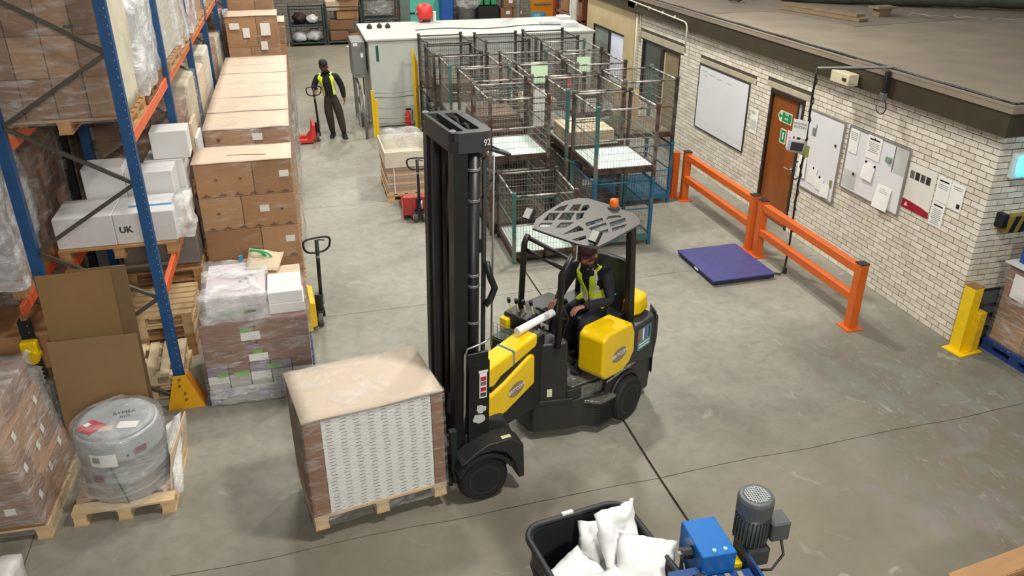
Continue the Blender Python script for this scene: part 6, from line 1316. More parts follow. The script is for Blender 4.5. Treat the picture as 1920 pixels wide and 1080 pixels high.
# --- man standing with a pallet truck, facing the camera
pl = Vector((.62, 18.66, 0)); fc = Vector((-.12, -1, 0)).normalized()
Js = dict(hip=(-.04, 0, .92), chest=(-.07, 0, 1.22), neck=(-.10, 0, 1.47), head=(-.125, -.02, 1.62),
 shR=(-.285, 0, 1.40), elR=(-.39, -.04, 1.16), wrR=(-.33, -.10, 1.13), shL=(.125, 0, 1.40), elL=(.235, .02, 1.14), wrL=(.255, -.04, .90),
 thR=(-.13, 0, .88), knR=(-.10, -.01, .50), anR=(-.06, .10, .09), thL=(.06, 0, .88), knL=(.13, -.03, .50), anL=(.19, -.06, .09),
 toeR=(-.25, -1, 0), toeL=(.15, -1, 0), soleR=.001, soleL=.001, look=(-.25, -1, -.1))
person('man in a black hoodie, cap and open hi-vis vest standing beside the red pallet truck', pl, Js, [m_skin2, m_blackc, m_trb], m_cap, 'wide', {'R': ((-.2, -.6, -.1), (0, -.3, -1), 1.3), 'L': ((.05, -.1, -1), (-1, 0, 0), .5)}, tuple(fc), True, 1.30)
# ================================================================== PALLET TRUCKS
def pallet_truck(label, loc, rz, mat, hz, tilt=(0, 0), fork=1.1, rot_h=0.):
    """forks run along local -x; the drawbar stands at the origin"""
    t = thing('pallet_truck', label, 'pallet truck', loc, rz, 'hand pallet trucks')
    for s in (-1, 1):
        b = BM(); y = s * .19; bx(b, -fork, -.12, y - .08, y + .08, .075, .09); bx(b, -fork, -.12, y - .08, y - .07, .035, .0745); bx(b, -fork, -.12, y + .07, y + .08, .035, .0745); prism(b, [(-fork - .06, y - .04), (-fork, y - .08), (-fork, y + .08), (-fork - .06, y + .04)], .06, .09); obj('fork', b, mat, t)
        b = BM(); cyl(b, (-fork + .15, y - .05, .036), (-fork + .15, y + .05, .036), .036, 12); obj('load_roller', b, M('roller_cream', '#b9b3a2', .5), t)
    b = BM(); prism_m(b, [(-.27, .075), (-.12, .075), (-.06, .10), (-.06, .42), (-.13, .44), (-.16, .18)], -.27, .27, Matrix(((1, 0, 0, 0), (0, 0, -1, 0), (0, 1, 0, 0), (0, 0, 0, 1)))); obj('fork_carriage', b, mat, t, bevel=.012)
    b = BM(); cyl(b, (0, 0, .1), (0, 0, .42), .05, 14); box(b, (0, 0, .16), (.12, .16, .08)); obj('pump', b, m_black, t, bevel=.004, seg=1)
    b = BM(); cyl(b, (.05, .04, .25), (.05, .04, .40), .022, 10); obj('piston', b, m_chrome, t, smooth=True)
    for s in (-1, 1):
        b = BM(); lathe(b, [(.04, -.03), (.085, -.03), (.09, -.02), (.09, .02), (.085, .03), (.04, .03)], seg=20, m=Matrix.Translation((0, s * .075, .09)) @ Matrix.Rotation(rot_h, 4, 'Z') @ Matrix.Rotation(R(90), 4, 'X')); o = obj('steer_wheel', b, M('wheel_tyre', '#55534f', .6), t); b = BM(); cyl(b, (0, s * .105, .09), (0, s * .112, .09), .045, 14); obj('wheel_hub', b, M('wheel_white', '#c9c5bb', .5), o)
    top = Vector((tilt[0], tilt[1], hz)); base = Vector((.03, 0, .36))
    b = BM(); tube(b, [base, base.lerp(top, .96)], .025, 10); obj('drawbar', b, m_black, t, smooth=True)
    ax = Vector((math.sin(rot_h), math.cos(rot_h), 0)); dn = (base - top).normalized()
    b = BM(); sg = lambda v, p: math.copysign(abs(v) ** p, v); lp = [(.185 * sg(math.cos(a), .55) * (1 - .28 * (.5 + .5 * math.sin(a)) ** 1.5), .1 + .1 * sg(math.sin(a), .7)) for a in [i * math.pi / 16 for i in range(32)]]; tube(b, [top + ax * p[0] + dn * p[1] for p in lp], .014, 8, closed=True); o = obj('handle_loop', b, m_black, t, smooth=True)
    b = BM(); tube(b, [top + dn * .03 + ax * .02, top + dn * .05 + ax * .10], .008, 6); obj('release_lever', b, m_black, o, smooth=True)
    b = BM(); q = top + dn * .24; cyl(b, q, q + dn * .03, .028, 10); obj('steel_collar', b, m_chrome, t)
    return t
pallet_truck('yellow hand pallet truck parked behind the mixed carton pallet', (-.10, 9.68, 0), R(3), m_yellow, 1.20, (.055, -.01), 1.1, R(80))
pallet_truck('red hand pallet truck held by the standing man', (.22, 18.52, 0), R(2), m_red, 1.22, (.0, -.03), .95, R(75))
pallet_truck('red hand pallet truck pushed under the white box pallet', (1.70, 12.95, 0), R(-94), M('worn_red', '#b13b33', .5, var=.2), 1.13, (.02, .0), 1.1, R(5))
# ================================================================== WHITE BOX PALLET
t = load('pallet of layered brown sheets with an open white box on top', (1.71, 14.02, 0), R(0), name='sheet_pallet'); P = sub_empty('pallet', t); pallet_parts(P, -.44, .44, 0, 1.2, 0, m_wood2, along='y')
for k in range(9):
    m = [m_cardp, M('kraft', '#b59a78', .8, var=.12), M('grey_kraft', '#b3a89a', .8, var=.12)][k % 3]; o = random.uniform(-.015, .015)
    bpart('sheet_bundle', t, -.42 + o, .42 + o, .02, 1.17, .147 + k * .055, .147 + k * .055 + .051, m)
for x in (-.3, .1): b = BM(); bx(b, x, x + .02, .012, .018, .147, .64); obj('strap', b, m_label, t)
lab(t, 'y', .33, .46, .12, .15, .012)
b = BM()
for (x0, x1, y0, y1) in ((-.44, -.42, 0, 1.2), (.42, .44, 0, 1.2), (-.42, .42, 0, .02), (-.42, .42, 1.18, 1.2)): bx(b, x0, x1, y0, y1, .645, .93)
bx(b, -.42, .42, .02, 1.18, .645, .66); obj('open_box', b, M('cream_box', '#e3dac8', .6, var=.05), t)
b = BM(); film_box(b, -.36, .34, .62, 1.15, .67, 1.05, .06, 91., 10, .2, 5.); obj('plastic_bag', b, film('clear_bag', .25, .8, '#dfe2e2', 6.), t, smooth=True)
# ================================================================== WHITE ENCLOSURE
m_encl = M('enclosure_white', '#c6cbc4', .5, var=.05, scale=2.); m_grey = M('cabinet_grey', '#7d817f', .5, var=.06)
t = thing('machine_enclosure', 'large pale machine enclosure behind the mesh cages', 'enclosure', (4.2, 20.5, 0))
b = BM(); bx(b, 1.56, 7.0, 19.30, 21.8, 0.02, 2.0); obj('casing', b, m_encl, t, world=True, bevel=.02)
b = BM(); bx(b, 1.50, 7.05, 19.26, 21.85, 2.0, 2.05); obj('roof_panel', b, M('enclosure_roof', '#bfc2bc', .5, var=.06, scale=1.5), t, world=True, bevel=.01)
b = BM(); bx(b, 2.72, 2.74, 19.255, 19.30, .02, 2.0); obj('panel_joint', b, m_grey, t, world=True)
b = BM(); bx(b, 1.72, 1.78, 19.285, 19.299, 1.55, 1.9); obj('green_door_handle', b, M('dark_green', '#1f5a4a', .4), t, world=True)
b = BM(); bx(b, 2.5, 2.62, 19.2, 19.299, 0, .1); obj('foot', b, m_grey, t, world=True); b = BM(); bx(b, 1.6, 1.72, 19.32, 19.4, 0, .02); obj('foot', b, m_grey, t, world=True)
b = BM(); tube(b, [(2.8 + i * .3, 20.3 + .15 * math.sin(i * .8), 2.062) for i in range(14)], .01, 5); tag(obj('roof_cable', b, m_black, smooth=True), 'thin dark cable lying across the enclosure roof', 'cable')
for k, (x, y) in enumerate(((1.75, 20.9), (2.0, 20.95), (2.2, 20.9))):
    b = BM(); lathe(b, [(.06, 0), (.07, .05), (.03, .1), (0, .12)], (x, y, 2.052), 10); tag(obj('roof_fitting', b, m_dark), ['left', 'middle', 'right'][k] + ' small dark fitting on the left end of the enclosure roof', 'fitting')
t = thing('red_blower', 'red blower machine with a hose on the enclosure roof', 'blower', (3.25, 21.75, 2.05))
b = BM(); lathe(b, [(0, -.2), (.16, -.18), (.22, -.08), (.22, .08), (.16, .18), (0, .2)], seg=18, m=Matrix.Translation((3.25, 21.7, 2.29)) @ Matrix.Rotation(R(90), 4, 'Y')); obj('drum', b, m_red, t, world=True, smooth=True)
b = BM(); bx(b, 3.12, 3.38, 21.6, 21.8, 2.052, 2.1); obj('foot_plate', b, m_black, t, world=True); b = BM(); tube(b, [(3.1 - .12 * math.cos(a), 21.6, 2.2 + .12 * math.sin(a)) for a in [R(20 * i) for i in range(16)]], .018, 6); obj('hose', b, m_steel, t, world=True, smooth=True)
b = BM(); cyl(b, (3.5, 21.7, 2.053), (3.5, 21.7, 2.3), .05, 10); obj('white_bottle', b, m_white, t, world=True)
t = thing('control_cabinet', 'grey control cabinet on the left corner of the enclosure', 'cabinet', (1.35, 19.9, 0))
b = BM(); bx(b, 1.19, 1.5, 19.6, 20.6, 1.13, 1.95); obj('cabinet_body', b, m_grey, t, world=True, bevel=.01); b = BM(); bx(b, 1.22, 1.42, 19.592, 19.6, 1.2, 1.9); obj('cabinet_door', b, m_grey, t, world=True, bevel=.004, seg=1)
for (x, z, w, h) in ((1.28, 1.86, .1, .07), (1.42, 1.6, .06, .1)): b = BM(); bx(b, x - w / 2, x + w / 2, 19.588, 19.591, z, z + h); obj('plate_label', b, m_label, t, world=True)
for x in (1.22, 1.46):
    for y in (19.65, 20.5): b = BM(); bx(b, x, x + .03, y, y + .03, 0, 1.129); obj('leg', b, m_grey, t, world=True)
def fence(name, label, pts, h, rails, mat, r=.025, cat='railing', rm=None):
    t = thing(name, label, cat, pts[0])
    for p in pts: b = BM(); cyl(b, p, (p[0], p[1], h), r, 10); obj('post', b, mat, t, world=True, smooth=True)
    for i in range(len(pts) - 1):
        for z in rails: b = BM(); tube(b, [(pts[i][0], pts[i][1], z), (pts[i + 1][0], pts[i + 1][1], z)], r * .8, 8); obj('rail', b, rm or mat, t, world=True, smooth=True)
fence('guard_rail', 'grey tubular guard rail running back beside the enclosure', [(1.30, 18.35, 0), (1.30, 19.45, 0), (1.30, 20.8, 0)], 1.0, (.97, .5), m_steel, .03)
t = thing('safety_gate', 'low gate of thin rails between yellow posts before the enclosure', 'gate', (2.0, 18.5, 0))
for z in (1.0, .90, .66, .42, .30, .12): b = BM(); tube(b, [(1.55, 18.5, z), (1.95, 18.5, z - .02), (2.5, 18.5, z + .01)], .014 if z in (.90, .30) else .008, 6); obj('rail', b, m_steel, t, world=True, smooth=True)
b = BM(); bx(b, 1.47, 1.53, 18.46, 18.52, 0, 1.06); bx(b, 1.535, 1.60, 18.47, 18.53, 0, .85); obj('yellow_post', b, m_yellow, t, world=True)
b = BM(); bx(b, 2.42, 2.47, 18.3, 18.36, 0, 1.95); obj('yellow_post', b, m_yellow, t, world=True)
b = BM(); hexa(b, [(2.475, 18.42, 0), (2.55, 18.42, 0), (2.55, 18.46, 0), (2.475, 18.46, 0)], [(2.475, 18.42, 1.90), (2.55, 18.42, 1.62), (2.55, 18.46, 1.62), (2.475, 18.46, 1.90)]); obj('yellow_side_panel', b, M('gate_yellow', '#c79a1c', .5, var=.1), t, world=True)
for z in (.3, .65, .9): b = BM(); tube(b, [(2.5, 18.5, z), (2.49, 18.44, z)], .012, 5); obj('hinge', b, m_black, t, world=True)
b = BM(); sheet(b, (1.27, 18.95, .45), (1.27, 19.15, .45), (1.275, 19.15, .95), (1.275, 18.95, 1.0), 3, 5, .03, 3., 1., .003); t = thing('paper_sheet', 'white paper sheet hanging on the guard rail', 'paper', (1.2, 19.05, .35)); obj('sheet', b, m_paper, t, world=True)
# ================================================================== FAR END
def shelf_cage(label, x0, x1, y0, y1, h, levels, mat):
    t = thing('shelf_cage', label, 'shelf', ((x0 + x1) / 2, (y0 + y1) / 2, 0))
    for x in (x0, x1):
        for y in (y0, y1): b = BM(); box(b, (x, y, h / 2), (.07, .07, h)); obj('post', b, mat, t, world=True)
    for z in levels + [h - .03]:
        for (xa, ya, xb, yb) in ((x0, y0, x1, y0), (x0, y1, x1, y1), (x0, y0, x0, y1), (x1, y0, x1, y1)): b = BM(); tube(b, [(xa, ya, z), (xb, yb, z)], .028, 6); obj('rail', b, mat, t, world=True)
    for z in levels: b = BM(); bx(b, x0, x1, y0, y1, z, z + .02); obj('shelf', b, mat, t, world=True)
    b = BM()
    for i in range(1, 12): x = x0 + (x1 - x0) * i / 12; wire(b, (x, y1, .1), (x, y1, h), .006)
    for k in range(8): z = .1 + (h - .1) * k / 8; wire(b, (x0, y1, z), (x1, y1, z), .006)
    o = obj('back_mesh', b, m_meshd, t, world=True); o['kind'] = 'stuff'
m_dst = M('dark_green_steel', '#39423f', .6, .2, var=.15)
shelf_cage('left open shelf cage with white bags at the far end', -.2, 1.0, 31.3, 32.2, 1.32, [.10, .72], m_dst)
shelf_cage('middle open cage full of brown cardboard at the far end', 1.1, 2.35, 31.3, 32.2, 1.36, [.10], m_dst)
shelf_cage('right cage full of clear plastic at the far end', 2.45, 3.75, 31.6, 32.5, 1.55, [.12, .8], m_dst)
def lump(name, label, c, s, mat, seed, cat, amp=.25, parent=None):
    b = BM(); bmesh.ops.create_icosphere(b, subdivisions=3, radius=1)
    for v in b.verts: n = 1 + amp * noise.noise(v.co * 2.2 + Vector((seed, seed, 0))) + amp * .5 * noise.noise(v.co * 5 + Vector((seed, 0, 0))); v.co = Vector((v.co.x * s[0], v.co.y * s[1], max(v.co.z, -.7) * s[2])) * n + Vector(c)
    o = obj(name, b, mat, parent, smooth=(amp < .3)); 
    if parent is None: tag(o, label, cat)
    return o
m_bag = M('white_bag', '#dcdcdc', .45, var=.08)
lump('plastic_bag', 'white bag on the left of the lowest shelf in the far left cage', (.10, 31.72, .30), (.26, .36, .22), m_bag, 1., 'bag'); lump('plastic_bag', 'white bag on the right of the lowest shelf in the far left cage', (.62, 31.72, .32), (.28, .36, .24), m_bag, 2., 'bag')
lump('dark_bundle', 'dark bundle on the upper shelf of the far left cage', (.15, 31.75, .92), (.25, .3, .2), m_dark, 3., 'bundle'); lump('paper_bundle', 'white paper bundle beside the dark one in the far left cage', (.60, 31.72, .88), (.22, .3, .16), m_bag, 4., 'bundle')
for k, (x, y, z, w, d, h, r, m, lb) in enumerate([(1.5, 31.75, .13, .7, .6, .35, 8, m_card2, 'lowest crushed brown carton in the far middle cage'), (2.08, 31.75, .13, .36, .6, .22, -4, m_card, 'small crushed carton at the right of the far middle cage'), (1.65, 31.75, .50, .85, .6, .35, -4, m_card2, 'second layer crushed carton in the far middle cage'), (1.85, 31.75, .87, .8, .6, .28, 6, m_card, 'third layer crushed carton in the far middle cage'), (1.35, 31.75, 1.17, .5, .6, .35, 4, m_cardp, 'pale carton on top of the far middle cage'), (1.95, 31.75, 1.17, .7, .6, .45, -3, m_card, 'brown carton on top of the far middle cage')]):
    t = thing('carton', lb, 'carton', (x, y, z), R(r)); bpart('box_body', t, -w / 2, w / 2, -d / 2, d / 2, 0, h, m, .02)
b = BM(); sheet(b, (1.5, 31.3, 1.63), (2.2, 31.3, 1.63), (2.25, 31.9, 1.65), (1.55, 31.9, 1.65), 4, 4, .02); t = thing('white_sheet', 'white sheet lying over the cartons at the far end', 'sheet', (1.85, 31.6, 1.62)); obj('sheet', b, m_paper, t, world=True)
lump('plastic_bag', 'clear plastic heap in the lower half of the far right cage', (3.1, 32.05, .44), (.5, .33, .28), film('clear_heap', .35, .9, '#cfd2d2', 9.), 5., 'plastic', .35); lump('plastic_bag', 'clear plastic heap in the upper half of the far right cage', (3.1, 32.05, 1.14), (.5, .33, .3), film('clear_heap', .35, .9, '#cfd2d2', 9.), 6., 'plastic', .35); lump('plastic_bag', 'white plastic heap on top of the far right cage', (2.95, 32.05, 1.85), (.6, .4, .26), m_bag, 7., 'plastic', .35)
b = BM(); sheet(b, (1.7, 30.6, .02), (2.8, 30.6, .02), (2.85, 30.7, .05), (1.7, 30.7, .05), 8, 2, .02); t = thing('white_strip', 'white strip lying on the floor before the far cages', 'strip', (2.2, 30.65, 0)); obj('strip', b, m_paper, t, world=True)
extinguisher(3.95, 33.922, .35, 'red fire extinguisher on the far wall left of the turquoise door')
b = BM(); tube(b, [(4.05, 33.95, 3.), (4.05, 33.95, .7), (4.6, 33.92, .68), (5.0, 33.92, .68)], .03, 6); tag(obj('wall_conduit', b, m_black, smooth=True), 'black conduit running down the far wall to the turquoise door', 'pipe')
t = thing('wheelie_bin', 'grey bin overflowing with a clear bag at the far wall', 'bin', (6.65, 33.2, 0)); b = BM(); lathe(b, [(.3, 0), (.36, .95), (.38, .97), (.38, 1.0), (.34, 1.0)], (6.65, 33.2, 0), 18); obj('bin_body', b, m_grey, t, world=True, smooth=True); lump('bag', '', tuple(Vector((6.75, 33.1, 1.2)) - Vector((6.65, 33.2, 0))), (.5, .4, .35), film('clear_bag', .25, .8, '#dfe2e2', 6.), 9., '', .35, t)
t = thing('blue_bin', 'blue bin standing left of the grey bin at the far wall', 'bin', (6.1, 33.5, 0)); b = BM(); prism(b, rrect(5.65, 6.15, 33.2, 33.8, .08), 0.01, 1.5, 1.06); obj('bin_body', b, M('bin_blue', '#2458a8', .5), t, world=True)
t = thing('dark_bin', 'dark bin with green bags right of the grey bin at the far wall', 'bin', (7.5, 33.5, 0)); b = BM(); prism(b, rrect(7.14, 8.0, 33.2, 33.8, .08), 0.01, .95, 1.05); obj('bin_body', b, m_blackp, t, world=True)
for k in range(3): b = BM(); bx(b, 7.15 + k * .28, 7.38 + k * .28, 33.3, 33.7, .96, 1.5); obj('green_bag', b, M('bag_green', '#3f9a5f', .5), t, world=True, bevel=.05)
for k, (x, z, w, h) in enumerate([(8.25, 0, .5, .42), (8.75, 0, .45, .42), (8.3, .43, .5, .42), (8.8, .43, .45, .4), (8.4, .86, .45, .4)]):
    t = thing('carton', ['bottom left', 'bottom right', 'middle left', 'middle right', 'top'][k] + ' brown labelled carton of the heap beside the orange door', 'carton', (x, 33.4, z + .001 * (z > 0)), R(random.uniform(-6, 6))); bpart('box_body', t, -w / 2 + .01, w / 2 - .01, -.25, .25, 0, h, m_card2, .01); lab(t, 'y', random.uniform(-.08, .08), h * .6, .16, .12, -.252)
b = BM(); tube(b, [(6.1, 23.0, 0), (6.1, 23.0, 5)], .06, 12); tag(obj('column', b, m_steel, smooth=True), 'grey steel column standing behind the right end of the enclosure', 'column')
t = thing('blue_drum', 'blue drum beside the grey steel column', 'drum', (9.15, 31.5, 0)); b = BM(); lathe(b, [(.28, 0), (.29, .02), (.29, .4), (.3, .42), (.29, .44), (.28, .85), (.25, .86)], (9.15, 31.5, 0), 18); obj('drum_body', b, M('drum_blue', '#2f86a6', .5), t, world=True, smooth=True)
# red-brown shelving with goods between enclosure and office
t = thing('brown_rack', 'dark red shelving rack standing beyond the rendered office wall', 'rack', (8.35, 24, 0))
for x in (7.8, 9.05):
    for y in (22.3, 24.8): b = BM(); box(b, (x, y, 1.6), (.1, .1, 3.2)); obj('post', b, M('oxide_red', '#6b3328', .6), t, world=True)
for z in (.4, 1.1, 1.8, 2.5): b = BM(); bx(b, 7.75, 9.1, 22.25, 24.85, z, z + .05); obj('shelf', b, m_woodd, t, world=True)
k = 0
for z in (.452, 1.152, 1.852, 2.552):
    for (y, w, h, m, nm) in ((22.5, .5, .4, m_card2, 'brown'), (23.2, .5, .3, m_bag, 'white'), (24.0, .6, .45, m_card, 'tan')):
        b = BM(); bx(b, 7.86, 8.9, y, y + w, z, z + h); t = thing('shelf_box', '%s box on the %s shelf of the dark red rack' % (nm, ['lowest', 'second', 'third', 'top'][k]), 'box', (8.35, y + w / 2, z)); obj('box_body', b, m, t, world=True, bevel=.02)
    k += 1
t = thing('white_banner', 'white sheet hanging before the dark red rack', 'sheet', (7.45, 22.15, 1.4)); b = BM(); sheet(b, (7.35, 22.1, 1.4), (7.6, 22.2, 1.4), (7.6, 22.2, 2.6), (7.3, 22.1, 2.6), 4, 8, .06, 3., 2., .004); obj('sheet', b, m_paper, t, world=True, smooth=True); b = BM(); bx(b, 7.4, 7.9, 22.18, 22.24, 2.60, 2.63); obj('hanger', b, m_black, t, world=True)
for k, (x, y, w) in enumerate(((6.3, 20.6, .5), (6.65, 20.1, .35), (6.75, 20.9, .3))):
    t = thing('paper_pile', ['large', 'small front', 'small rear'][k] + ' pile of white papers on the right end of the enclosure roof', 'papers', (x, y, 2.052)); bpart('pile', t, -w / 2, w / 2, -.2, .2, 0, .08 + .03 * k, m_bag, .01)
# ================================================================== BEHIND THE RETURN WALL, RIGHT EDGE
t = load('film wrapped brown cartons on a blue pallet at the right edge', (8.35, 6.05, 0), R(2), name='carton_pallet'); P = sub_empty('pallet', t); pallet_parts(P, -.5, .6, 0, .95, 0, m_bluew)
cartons(t, lin_(-.45, .55, 2), lin_(.03, .92, 2), lin_(.146, 1.12, 3), [m_card2, m_card]); wrap(t, -.46, .56, .02, .93, .1, 1.14, m_film, .015, 96., 12)
for (y, z, w, h) in ((.7, .92, .2, .3), (.35, .75, .12, .16)): lab(t, 'x', y, z, w, h, -.466)
lab(t, 'x', .3, .42, .1, .1, -.466, m_yellow)
bpart('slip_sheet', t, -.5, .6, 0, .95, 1.16, 1.18, m_white)
t = thing('blue_tray', 'blue plastic tray on top of the wrapped cartons at the right edge', 'tray', (8.38, 6.5, 1.185))
for (x0, x1, y0, y1, z0, z1) in ((-.45, .5, -.4, .4, 0, .02), (-.45, -.43, -.4, .4, .021, .22), (.48, .5, -.4, .4, .021, .22), (-.43, .48, -.4, -.38, .021, .22), (-.43, .48, .38, .4, .021, .22)): bpart('tray_wall', t, x0, x1, y0, y1, z0, z1, M('tray_blue', '#234f9a', .5))
# ================================================================== FOREGROUND, BOTTOM RIGHT
t = thing('waste_bin', 'large black plastic bin filled with white sacks at the bottom edge', 'bin', (1.68, 3.98, 0), R(8))
m_binb = M('bin_black', '#26282b', .5, var=.1)
def ring(bm, o, i, z0, z1):
    n = len(o); A = [[bm.verts.new((p[0], p[1], z)) for p in q] for (q, z) in ((o, z0), (o, z1), (i, z1), (i, z0))]
    for k in range(4):
        for j in range(n): m = (j + 1) % n; bm.faces.new((A[k][j], A[k][m], A[(k + 1) % 4][m], A[(k + 1) % 4][j]))
b = BM(); n_ = 6; o1 = rrect(-.40, .40, -.62, .46, .14, n_); o0 = rrect(-.36, .36, -.56, .42, .13, n_); i1 = rrect(-.385, .385, -.605, .445, .13, n_)
A = [b.verts.new((p[0], p[1], 0.02)) for p in o0]; B2 = [b.verts.new((p[0], p[1], .87)) for p in o1]; C2 = [b.verts.new((p[0], p[1], .87)) for p in i1]; D2 = [b.verts.new((p[0] * .97, p[1] * .97, .05)) for p in o0]
for q, w in ((A, B2), (B2, C2), (C2, D2)):
    for j in range(len(q)): m = (j + 1) % len(q); b.faces.new((q[j], q[m], w[m], w[j]))
b.faces.new(A[::-1]); b.faces.new(D2); obj('bin_shell', b, m_binb, t, smooth=False)
b = BM(); tube(b, [(p[0] * 1.03, p[1] * 1.025, .885) for p in o1], .026, 8, closed=True); obj('rim', b, m_binb, t, smooth=True)
b = BM(); bx(b, -.09, .0, .458, .485, .90, .925); obj('rim_label', b, m_label, t)
b = BM(); tube(b, [(p[0] * .98, p[1] * .98, .62) for p in o1], .01, 6, closed=True); obj('moulded_rib', b, m_binb, t, smooth=True)
for (x, y) in ((-.28, .3), (.28, .3), (-.28, -.45), (.28, -.45)): b = BM(); cyl(b, (x, y, 0), (x, y, .02), .05, 10); obj('castor', b, m_black, t)
m_sack = M('white_sack', '#f2f2f0', .6, var=.03)
def sack(label, c, w, h, rz, tx, ty, seed):
    b = BM(); mm = Matrix.Translation(c) @ Matrix.Rotation(rz, 4, 'Z') @ Matrix.Rotation(tx, 4, 'X') @ Matrix.Rotation(ty, 4, 'Y')
    n = 12; F = {}
    for s in (0, 1):
        for i in range(n + 1):
            for j in range(n + 1):
                u = i / n * 2 - 1; v = j / n * 2 - 1; th = .055 * max(0, (1 - u ** 4) * (1 - v ** 4)) ** .6 * (1 + .7 * noise.noise(Vector((u * 3, v * 3, seed * 3)))); wv = .07 * noise.noise(Vector((u * 1.6 + seed, v * 1.6, seed))) + .025 * noise.noise(Vector((u * 5 + seed, v * 5, seed)))
                edge = (i in (0, n) or j in (0, n))
                if edge and s == 1: F[s, i, j] = F[0, i, j]; continue
                F[s, i, j] = b.verts.new(mm @ Vector((u * w / 2 * (1 + .06 * noise.noise(Vector((v * 3, seed, 1)))), v * h / 2 * (1 + .06 * noise.noise(Vector((u * 3, seed, 2)))), wv + (th if s == 0 else -th))))
    for s in (0, 1):
        for i in range(n):
            for j in range(n):
                q = [F[s, i, j], F[s, i + 1, j], F[s, i + 1, j + 1], F[s, i, j + 1]]; b.faces.new(q if s == 0 else q[::-1])
    tag(obj('sack', b, m_sack, smooth=True), label, 'sack', 'white sacks in the black bin')
sack('tall white sack sticking up highest from the black bin', (1.86, 4.06, .86), .36, .62, R(14), R(64), R(6), 1.)
sack('white sack at the left lower side of the black bin', (1.50, 3.88, .70), .46, .5, R(35), R(30), R(-12), 2.)
sack('white sack behind the tall one at the back of the black bin', (1.74, 4.20, .74), .3, .4, R(-15), R(55), R(5), 3.)
sack('white sack at the right front of the black bin', (1.95, 3.84, .80), .42, .5, R(-25), R(40), R(14), 4.)
sack('white sack lying in the middle of the black bin', (1.68, 3.66, .72), .56, .56, R(10), R(14), R(0), 5.)
# blue machine
m_mb = M('machine_blue', '#1568b4', .4, var=.06, coat=.2); m_mbd = M('machine_blue_dark', '#15417a', .45, var=.1); m_mot = M('motor_grey', '#5d6062', .45, .2, var=.08)
t = thing('conveyor_machine', 'blue conveyor machine with a grey motor at the bottom edge', 'machine', (2.36, 3.5, 0), R(-2))
def mp(name, x0, x1, y0, y1, z0, z1, mat, bev=0.): return bpart(name, t, x0, x1, y0, y1, z0, z1, mat, bev)
mp('guard_box', -.12, .13, .10, .46, .86, 1.10, m_mb, .006)
for x in (-.02, .06): b = BM(); cyl(b, (x, .14, 1.10), (x, .14, 1.112), .014, 10); obj('cap_screw', b, M('screw_pale', '#a9e3e6', .4), t)
mp('bed', -.10, .24, -.9, .10, .86, .93, m_mbd)
for k in range(3): mp('roller_bar', -.05 + k * .09, -.01 + k * .09, -.9, .08, .931, .945, M('grey_bar', '#9b9a96', .4, .4), .004)
mp('side_plate', .245, .265, -.9, .3, .80, 1.0, m_mbd); mp('side_plate', -.125, -.105, -.9, .09, .80, .99, m_mbd)
mp('cross_arm', -.34, -.126, .06, .14, .93, .98, m_mbd); mp('cross_arm', -.34, -.28, -.5, .055, .93, .98, m_mbd); mp('arm_plate', -.27, -.13, -.3, -.05, .925, .937, m_steel)
for k, (y, z) in enumerate(((.26, 1.0), (.02, .98))):
    b = BM(); cyl(b, (-.125, y, z), (-.20, y, z), .045, 16); o = obj('bearing', b, m_black, t); b = BM(); cyl(b, (-.20, y, z), (-.215, y, z), .02, 10); obj('shaft_end', b, m_chrome, o)
b = BM(); tube(b, [(-.2, .2, .97), (-.22, .12, .93), (-.28, .05, .97), (-.3, -.05, .97)], .006, 6); obj('sensor_lead', b, m_steel, t, smooth=True)
for (x, y) in ((-.08, .4), (.2, .25), (-.08, -.85), (.2, -.85)): mp('leg', x - .03, x + .03, y - .03, y + .03, 0, .859, m_mbd)
mp('motor_bracket', .14, .22, .16, .34, .84, .92, m_yellow)
MX, MY = .335, .30
b = BM(); lathe(b, [(.105, 1.0), (.105, 1.26)], (MX, MY, 0), 24); mt_ = obj('motor_body', b, m_mot, t, smooth=True)
b = BM()
for k in range(28): a = 2 * math.pi * k / 28; box(b, (0, 0, 0), (.02, .006, .2), mat=Matrix.Translation((MX + .112 * math.cos(a), MY + .112 * math.sin(a), 1.12)) @ Matrix.Rotation(a, 4, 'Z'))
o = obj('cooling_fin', b, m_mot, mt_); o['kind'] = 'stuff'
b = BM(); lathe(b, [(.115, 1.24), (.125, 1.25), (.125, 1.36), (.115, 1.385), (.09, 1.39), (.085, 1.385), (0, 1.383)], (MX, MY, 0), 28); cowl_ = obj('fan_cowl', b, m_mot, t, smooth=False, bevel=.004, seg=1)
b = BM()
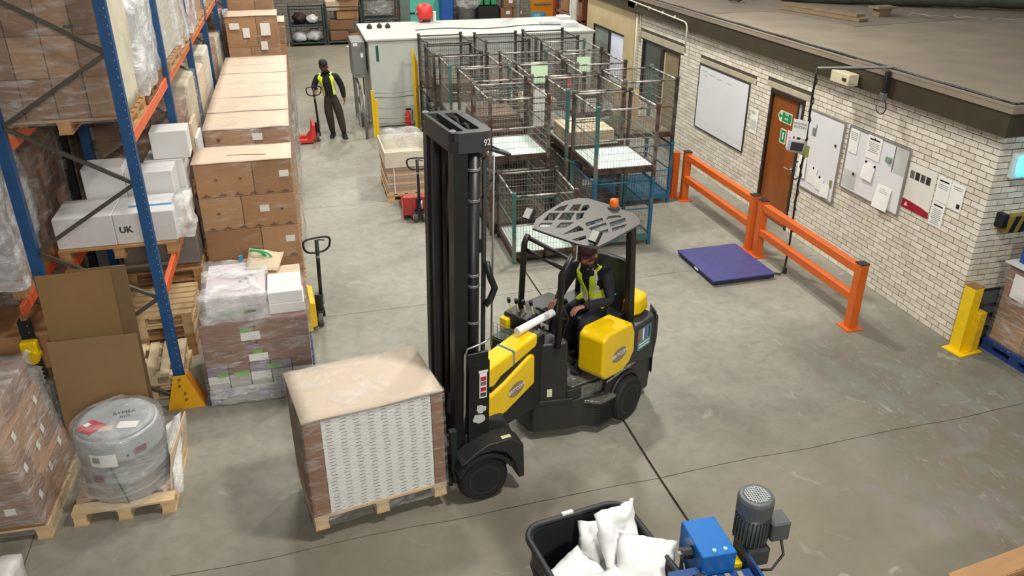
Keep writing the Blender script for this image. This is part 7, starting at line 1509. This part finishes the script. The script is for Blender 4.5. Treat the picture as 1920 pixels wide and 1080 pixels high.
for k in range(-4, 5): d = k * .018; L_ = math.sqrt(max(0, .085 ** 2 - d * d)); wire(b, (MX - L_, MY + d, 1.388), (MX + L_, MY + d, 1.388), .0035); wire(b, (MX + d, MY - L_, 1.389), (MX + d, MY + L_, 1.389), .0035)
o = obj('fan_grille', b, M('grille_pale', '#9c9fa0', .4, .3), cowl_); o['kind'] = 'stuff'
b = BM(); lathe(b, [(0, 1.3835), (.083, 1.3835)], (MX, MY, 0), 24); obj('fan_opening', b, m_ink, cowl_)
mp('terminal_box', .42, .56, .17, .32, 1.05, 1.21, m_mot, .012); mp('gear_housing', .24, .44, .17, .36, .84, 1.0, M('gear_dark', '#3c3e40', .5), .02)
b = BM(); tube(b, [(.50, .17, 1.06), (.50, .12, .98), (.40, .08, .90), (.28, .12, .88)], .010, 6); obj('motor_lead', b, m_black, t, smooth=True)
# open carton bottom right
t = thing('open_carton', 'open brown carton cut off at the bottom right corner', 'carton', (4.75, 3.18, 0), R(6))
for (x0, x1, y0, y1) in ((-.42, .42, -.3, -.29), (-.42, .42, .29, .3), (-.42, -.41, -.289, .289), (.41, .42, -.289, .289)): bpart('wall', t, x0, x1, y0, y1, .0, .42, m_cb[2])
b = BM(); sheet(b, (-.42, .30, .42), (.42, .30, .42), (.40, .42, .50), (-.40, .42, .48), 4, 2, .01, 2., 1., .006); obj('flap', b, m_cb[2], t); b = BM(); sheet(b, (-.42, .30, .42), (-.42, -.3, .42), (-.52, -.28, .47), (-.52, .28, .46), 4, 2, .01, 2., 2., .006); obj('flap', b, m_cb[0], t)
b = BM(); sheet(b, (.42, .30, .42), (.42, -.3, .42), (.45, -.28, .56), (.45, .28, .56), 4, 2, .01, 2., 4., .006); obj('flap', b, m_cb[2], t)
bpart('folded_carton', t, -.35, .2, -.25, .22, .30, .34, m_cb[0], .004); bpart('folded_carton', t, -.1, .36, -.26, .25, .345, .38, m_cardp, .004); bpart('bottom', t, -.42, .42, -.3, .3, -.0, .008, m_cb[0])
